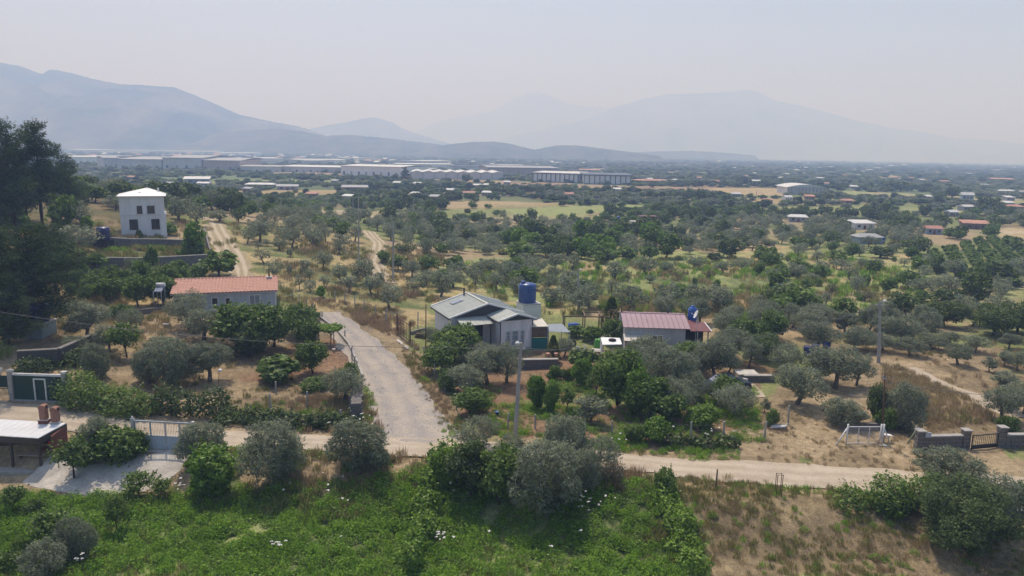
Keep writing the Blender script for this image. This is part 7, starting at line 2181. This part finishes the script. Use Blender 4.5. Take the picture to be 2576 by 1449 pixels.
# vineyard rows at the right edge
def vineyard():
    poly = poly_world([(2300, 655), (2500, 600), (2640, 625), (2640, 730), (2400, 705)])
    g = np.random.default_rng(3)
    x0, y0 = poly.min(0); x1, y1 = poly.max(0)
    pts = []
    ang = math.radians(62)
    c, s = math.cos(ang), math.sin(ang)
    cx, cy = (x0 + x1) / 2, (y0 + y1) / 2
    for i in range(-40, 40):
        for j in np.arange(-90, 90, 1.5):
            x, y = cx + c * j - s * i * 3.4, cy + s * j + c * i * 3.4
            pts.append((x + g.uniform(-.3, .3), y + g.uniform(-.3, .3)))
    P = np.array(pts); m = inside(poly, P[:, 0], P[:, 1]); P = P[m]
    n = len(P)
    s_ = g.uniform(0.4, 0.62, n)
    return scatter('orchard_rows', 'rows of low green orchard bushes at the right edge', np.stack([P[:, 0], P[:, 1], hz(P[:, 0], P[:, 1])], 1), np.stack([s_, s_, s_ * 0.75], 1), g.uniform(0, 6.28, n), g.integers(2, 4, n), FARP)
vineyard()

# tufts
def clump(name, mat, n, R, H, L, W, kind='leaf', seed=0):
    g = np.random.default_rng(seed)
    if kind == 'leaf':
        a, r = g.uniform(0, 6.28, n), np.sqrt(g.random(n)) * R
        h = H * (1 - (r / R) ** 2 * 0.6) * g.uniform(0.25, 1, n)
        P = np.stack([np.cos(a) * r, np.sin(a) * r, h], 1)
        D = unit(np.stack([np.cos(a) * 0.6, np.sin(a) * 0.6, np.full(n, 0.8)], 1))
        V, F = leaves(P, D, L, W, 0.6, 0.7)
        return np_mesh(name, V, F, False, [mat])
    # upright blades fanning out
    a, r = g.uniform(0, 6.28, n), np.sqrt(g.random(n)) * R
    hh = H * g.uniform(0.5, 1.15, n)
    la = g.uniform(0, 6.28, n); ln = g.uniform(0.05, 0.5, n) * hh
    b = np.stack([np.cos(a) * r, np.sin(a) * r, np.full(n, -0.03)], 1)
    tip = b + np.stack([np.cos(la) * ln, np.sin(la) * ln, hh], 1)
    sd = np.stack([np.cos(la + 1.57) * W, np.sin(la + 1.57) * W, np.zeros(n)], 1) / 2
    mid = (b * 0.45 + tip * 0.55) - np.stack([np.cos(la) * ln * 0.15, np.sin(la) * ln * 0.15, np.zeros(n)], 1)
    V = np.stack([b - sd * 0.6, mid - sd, tip, mid + sd], 1).reshape(-1, 3)
    return np_mesh(name, V, np.arange(4 * n).reshape(-1, 4), False, [mat])
TUFT = [clump('weed', L_WEED, 110, 0.42, 0.5, 0.12, 0.07, seed=1), clump('weed', L_WEED2, 110, 0.42, 0.55, 0.11, 0.06, seed=2), clump('weed', L_WEED, 90, 0.35, 0.75, 0.15, 0.05, seed=3),
        clump('grass', L_MIX, 46, 0.3, 0.5, 0, 0.035, 'blade', 4), clump('straw', L_STRAW, 46, 0.3, 0.45, 0, 0.03, 'blade', 5), clump('straw', L_RUST, 46, 0.32, 0.6, 0, 0.035, 'blade', 6), clump('weed', L_BRIGHT, 110, 0.4, 0.4, 0.11, 0.07, seed=7), clump('grass', L_WEED, 46, 0.3, 0.5, 0, 0.035, 'blade', 8)]
ROADKEEP = [(main_road, 1.55), (gravel_road, 2.35), (dirt_track, 0.9), (foot_path, 1.0), (right_path, 0.7), (world_line([(415, 1134), (412, 1150), (385, 1175), (310, 1200), (235, 1208), (160, 1196)]), 1.7)]
def sow(name, label, pix, dens, mix, scale, seed, clumpy=0.5, edge=0.0):
    """mix: [(tuft index, weight)]; clumps by noise"""
    poly = poly_world(pix)
    g = np.random.default_rng(seed)
    x0, y0 = poly.min(0); x1, y1 = poly.max(0)
    n = int((x1 - x0) * (y1 - y0) * dens)
    x, y = g.uniform(x0, x1, n), g.uniform(y0, y1, n)
    m = inside(poly, x, y)
    f = fbm(x * 0.35 + seed, y * 0.35, 3)
    m &= g.random(n) < np.clip((f - 0.5) * 6 * clumpy + 1 - clumpy * 0.7, 0, 1)
    for l, hw in ROADKEEP:
        m &= seg_dist(l, x, y) > hw + g.uniform(-0.45, 0.3, n)
    for bx, by, br in BUILD:
        if by < 130: m &= (x - bx) ** 2 + (y - by) ** 2 > (br * 0.9) ** 2
    x, y = x[m], y[m]; n = len(x)
    w = np.array([q for _, q in mix], float); w /= w.sum()
    # species change over patches of a few metres
    sel = np.clip(fbm(x * 0.22 + seed * 3, y * 0.22 + 11, 3) * 1.6 - 0.3 + g.normal(0, 0.16, n), 0, 0.999)
    cum = np.cumsum(w)
    k = np.searchsorted(cum, sel)
    k = np.array([q for q, _ in mix])[np.minimum(k, len(mix) - 1)]
    s = g.uniform(scale[0], scale[1], n) * (0.75 + 0.6 * fbm(x * 0.5, y * 0.5 + seed, 2))
    return x, y, k, s, g.uniform(0, 6.28, n)
def sow_all(name, label, areas):
    X = [sow(name, label, *a) for a in areas]
    x, y, k, s, r = (np.concatenate([q[i] for q in X]) for i in range(5))
    z = hz(x, y)
    return scatter(name, label, np.stack([x, y, z], 1), np.stack([s, s, s], 1), r, k, TUFT), len(x)
_, n1 = sow_all('field_weeds', 'dense green weeds and vines filling the near field', [
  ([(-60, 1250), (260, 1235), (450, 1270), (1100, 1185), (1640, 1215), (1700, 1270), (1790, 1480), (-60, 1480)], 9.0, [(1, 2), (0, 3), (6, 3), (2, 2), (7, 2), (3, 2)], (0.75, 1.15), 1, 0.25),
  ([(300, 1250), (1000, 1200), (1100, 1240), (1000, 1330), (300, 1300)], 3.0, [(3, 2), (0, 2), (4, 1)], (0.8, 1.3), 2, 0.6),
  ([(1090, 1160), (1300, 1180), (1680, 1200), (1660, 1260), (1300, 1230), (1090, 1200)], 5.0, [(4, 2), (0, 2), (5, 2), (3, 2)], (0.7, 1.2), 3, 0.5),
  ([(540, 1120), (1080, 1140), (1100, 1200), (760, 1250), (560, 1240)], 5.0, [(0, 2), (4, 1), (5, 1), (3, 2), (6, 1)], (0.7, 1.2), 4, 0.4),
  ([(-60, 1190), (200, 1230), (300, 1240), (300, 1330), (-60, 1330)], 6.0, [(0, 2), (7, 2), (6, 1), (3, 1)], (0.5, 0.9), 5, 0.4)])
_, n2 = sow_all('dry_grass', 'dry straw, stubble and low weeds over the fields and road verges', [
  ([(1700, 1200), (2100, 1235), (2640, 1270), (2640, 1480), (1790, 1480), (1700, 1280)], 11.0, [(0, 1), (5, 1), (4, 4), (3, 4), (7, 3)], (0.3, 0.8), 11, 0.4),
  ([(1720, 1190), (2110, 1230), (2110, 1260), (1740, 1240)], 6.0, [(4, 3), (3, 2), (0, 1)], (0.4, 0.8), 12, 0.4),
  ([(560, 1030), (960, 990), (950, 1095), (560, 1095)], 6.0, [(5, 2), (1, 2), (3, 2), (4, 1)], (0.5, 1.0), 13, 0.4),
  ([(180, 860), (660, 850), (900, 930), (910, 1010), (560, 1030), (200, 950)], 2.6, [(4, 3), (3, 3), (5, 2)], (0.4, 0.9), 14, 0.6),
  ([(1010, 880), (1090, 940), (1180, 1090), (1120, 1110), (1060, 1000)], 9.0, [(5, 2), (4, 2), (3, 2), (0, 1)], (0.3, 0.7), 30, 0.4),
  ([(930, 930), (965, 1000), (960, 1100), (900, 1090)], 7.0, [(3, 2), (0, 2), (5, 1)], (0.4, 0.8), 15, 0.3),
  ([(1000, 860), (1060, 900), (1170, 1060), (1160, 1110), (1090, 1040)], 5.0, [(5, 2), (4, 2), (3, 2)], (0.3, 0.8), 16, 0.5),
  ([(1170, 960), (1900, 960), (1920, 1110), (1500, 1130), (1180, 1090)], 5.5, [(1, 2), (0, 3), (7, 1), (6, 3)], (0.4, 1.0), 17, 0.6),
  ([(1480, 1115), (1860, 1135), (1870, 1170), (1500, 1145)], 8.0, [(0, 3), (7, 2), (3, 1)], (0.35, 0.8), 18, 0.3),
  ([(1900, 1040), (2576, 1000), (2640, 1200), (1900, 1170)], 2.2, [(4, 3), (5, 2), (3, 2)], (0.25, 0.6), 19, 0.7),
  ([(2220, 920), (2400, 960), (2500, 1060), (2330, 1090), (2240, 1030)], 7.0, [(4, 3), (5, 1), (3, 1)], (0.6, 1.2), 20, 0.3),
  ([(820, 780), (900, 780), (1010, 830), (1060, 890), (1020, 860), (880, 800)], 7.0, [(5, 3), (5, 1), (4, 2)], (0.5, 1.1), 21, 0.2),
  ([(690, 745), (1000, 775), (1060, 830), (900, 790), (700, 780)], 4.0, [(5, 1), (4, 4), (3, 1)], (0.6, 1.2), 22, 0.4),
  ([(100, 730), (440, 740), (430, 860), (110, 860)], 3.0, [(4, 4), (3, 2)], (0.6, 1.2), 23, 0.5),
  ([(180, 625), (530, 618), (540, 655), (190, 668)], 3.5, [(7, 2), (3, 3), (4, 1)], (0.8, 1.5), 24, 0.3),
  ([(700, 600), (1120, 640), (1100, 760), (700, 740)], 0.9, [(4, 4), (3, 2), (5, 1)], (1.0, 2.0), 25, 0.6),
  ([(1060, 660), (2100, 640), (2330, 700), (2330, 830), (1300, 790)], 0.7, [(3, 3), (7, 3), (4, 2)], (1.2, 2.4), 26, 0.7),
  ([(1560, 740), (2100, 740), (2060, 800), (1560, 800)], 1.6, [(4, 3), (3, 1), (5, 1)], (1.0, 2.0), 27, 0.4),
  ([(2060, 870), (2640, 860), (2640, 1010), (2250, 930)], 0.8, [(4, 2), (5, 2), (3, 1)], (0.4, 1.0), 28, 0.6),
  ([(-40, 600), (300, 560), (600, 560), (600, 700), (-40, 820)], 0.7, [(3, 3), (4, 2), (1, 1)], (1.0, 2.0), 29, 0.5)])
# white umbels dotted through the weeds
def umbels():
    g = np.random.default_rng(9)
    b = MB()
    me = bmesh.new()
    for i in range(9):
        a, r = g.uniform(0, 6.28), g.uniform(0, 0.09)
        bmesh.ops.create_circle(me, cap_ends=True, segments=6, radius=0.035, matrix=Matrix.Translation((math.cos(a) * r, math.sin(a) * r, 1.0 - r * 0.3)) @ Matrix.Rotation(g.uniform(-0.4, 0.4), 4, 'X'))
    m1 = bpy.data.meshes.new('umbel'); me.to_mesh(m1); me.free(); m1.materials.append(M_WHITE)
    b.bm.free()
    P = []
    for cx, cy, n, sx, sy in ((1490, 1295, 15, 60, 30), (1110, 1385, 9, 25, 15), (700, 1400, 8, 20, 12), (1120, 1245, 5, 30, 25), (560, 1195, 5, 60, 20), (280, 1030, 16, 70, 14), (1770, 1110, 7, 80, 12), (450, 1250, 6, 30, 14), (900, 1080, 12, 50, 20), (190, 1445, 6, 40, 6), (1400, 1260, 8, 90, 30), (820, 1260, 8, 120, 50), (1560, 1130, 5, 40, 10), (1300, 1400, 5, 300, 40)):
        for i in range(n):
            P.append(tuple(G(cx + g.normal(0, sx * 0.5), min(1440, cy + g.normal(0, sy * 0.5)))))
    P = np.array(P); n = len(P)
    s = g.uniform(0.7, 1.1, n)
    scatter('white_umbels', 'small white flower heads dotted through the weeds', P, np.stack([s, s, s * g.uniform(0.8, 1.1, n)], 1), g.uniform(0, 6.28, n), np.zeros(n, int), [m1])
umbels()
# loose stones on the gravel road and banks
def pebbles():
    g = np.random.default_rng(31)
    bm = bmesh.new(); bmesh.ops.create_icosphere(bm, subdivisions=1, radius=0.5)
    for v in bm.verts: v.co *= g.uniform(0.75, 1.2); v.co.z *= 0.6
    me = bpy.data.meshes.new('pebble'); bm.to_mesh(me); bm.free(); me.materials.append(M_CONCL)
    P, S = [], []
    for line, hw, n, s in ((gravel_road, 2.9, 1900, (0.03, 0.10)), (main_road, 1.9, 400, (0.02, 0.07))):
        L = np.array(line)
        seg = np.hypot(*(L[1:] - L[:-1]).T); cum = np.concatenate([[0], np.cumsum(seg)])
        t = g.uniform(0, cum[-1], n); i = np.searchsorted(cum, t) - 1; i = np.clip(i, 0, len(seg) - 1)
        f = ((t - cum[i]) / seg[i])[:, None]
        p = L[i] * (1 - f) + L[i + 1] * f
        d = (L[i + 1] - L[i]) / seg[i][:, None]
        off = g.uniform(-1, 1, n)[:, None] * hw
        p = p + np.stack([-d[:, 1], d[:, 0]], 1) * off
        P.append(np.stack([p[:, 0], p[:, 1], hz(p[:, 0], p[:, 1]) + 0.045], 1)); S.append(g.uniform(*s, n))
    P, S = np.concatenate(P), np.concatenate(S)
    scatter('loose_stones', 'loose pale stones on the gravel road and its verges', P, np.stack([S, S, S], 1), g.uniform(0, 6.28, len(S)), np.zeros(len(S), int), [me])
pebbles()

# ------------------------------------------------------------------ labels that single things out
LM = [('the white two-storey house', 358, 540), ('the tiled blue house', 560, 760), ('the middle house', 1220, 840), ('the plum roofed house', 1650, 830), ('the junction pole', 1300, 1080), ('the right-hand concrete pole', 2212, 880), ('the mesh gate', 2170, 1110), ('the grey gate', 410, 1120), ('the green gate', 100, 990), ('the white shelter roof', 80, 1090), ('the gravel road', 960, 940), ('the winding path', 940, 650), ('the dry field', 2100, 1360), ('the canopy house', 1620, 570), ('the white warehouses', 1460, 450), ('the round roofed hangar', 2026, 478), ('the long grey factory', 450, 410), ('the brown gate', 1015, 850), ('the low stone wall', 2365, 1110), ('the big navy tank', 1330, 750), ('the lamp pole behind the houses', 1455, 730), ('the orchard rows', 2480, 660), ('the near weedy field', 800, 1380), ('the farm track', 570, 620), ('the cypress', 1540, 800), ('the pines', 60, 560), ('the pale bare field', 1450, 530), ('the bright green field', 880, 560), ('the far dark hill', 1240, 380)]
ORD = ['first', 'second', 'third', 'fourth', 'fifth', 'sixth', 'seventh', 'eighth', 'ninth', 'tenth', 'eleventh', 'twelfth'] + ['%dth' % i for i in range(13, 21)] + [str(i) + ('st' if i % 10 == 1 else 'nd' if i % 10 == 2 else 'rd' if i % 10 == 3 else 'th') for i in range(21, 90)]
def place_labels(items):
    """items: (object, description, px, py)"""
    groups = {}
    for o, d, x, y in items:
        best = min(LM, key=lambda l: ((x - l[1]) / 1.0) ** 2 + ((y - l[2]) * 2.2) ** 2)
        dx, dy = x - best[1], y - best[2]
        rel = ('right of' if dx > 0 else 'left of') if abs(dx) > abs(dy) * 1.8 else ('behind' if dy < 0 else 'in front of')
        groups.setdefault((d, rel, best[0]), []).append((x, y, o))
    for (d, rel, l), lst in groups.items():
        lst.sort(key=lambda q: q[0])
        for i, (x, y, o) in enumerate(lst):
            s = '%s %s %s' % (d, rel, l)
            if len(lst) > 1:
                s += ', ' + ('leftmost of them' if i == 0 else 'rightmost of them' if i == len(lst) - 1 else ORD[i] + ' from the left')
            o['label'] = s
items = []
for o, kind, px, py, w in TREES:
    m = {'olive': 4.2, 'lowolive': 4.2, 'fruit': 3.2, 'bright': 3.0, 'dark': 5.0, 'pine': 9, 'young_olive': 2.0, 'bush': 2.0}.get(kind, 3)
    size = 'large ' if w > m * 1.15 else ('small ' if w < m * 0.85 else '')
    items.append((o, size + KINDINFO[kind][1], px, py))
place_labels(items)
place_labels(FAR)
for o in COL.objects:
    if 'label' in o and len(o['label'].split()) > 16: print('LONG', o['label'])
grp = {}
for o, d, x in LABELLED: grp.setdefault(d, []).append((x, o))
for d, lst in grp.items():
    lst.sort(key=lambda q: q[0])
    for i, (x, o) in enumerate(lst): o['label'] = d + ', ' + (ORD[i] + ' from the left')
print('trees', len(TREES), 'far', nfar, 'tufts', n1, n2, {k: sum(1 for t in TREES if t[1] == k) for k in KINDINFO})
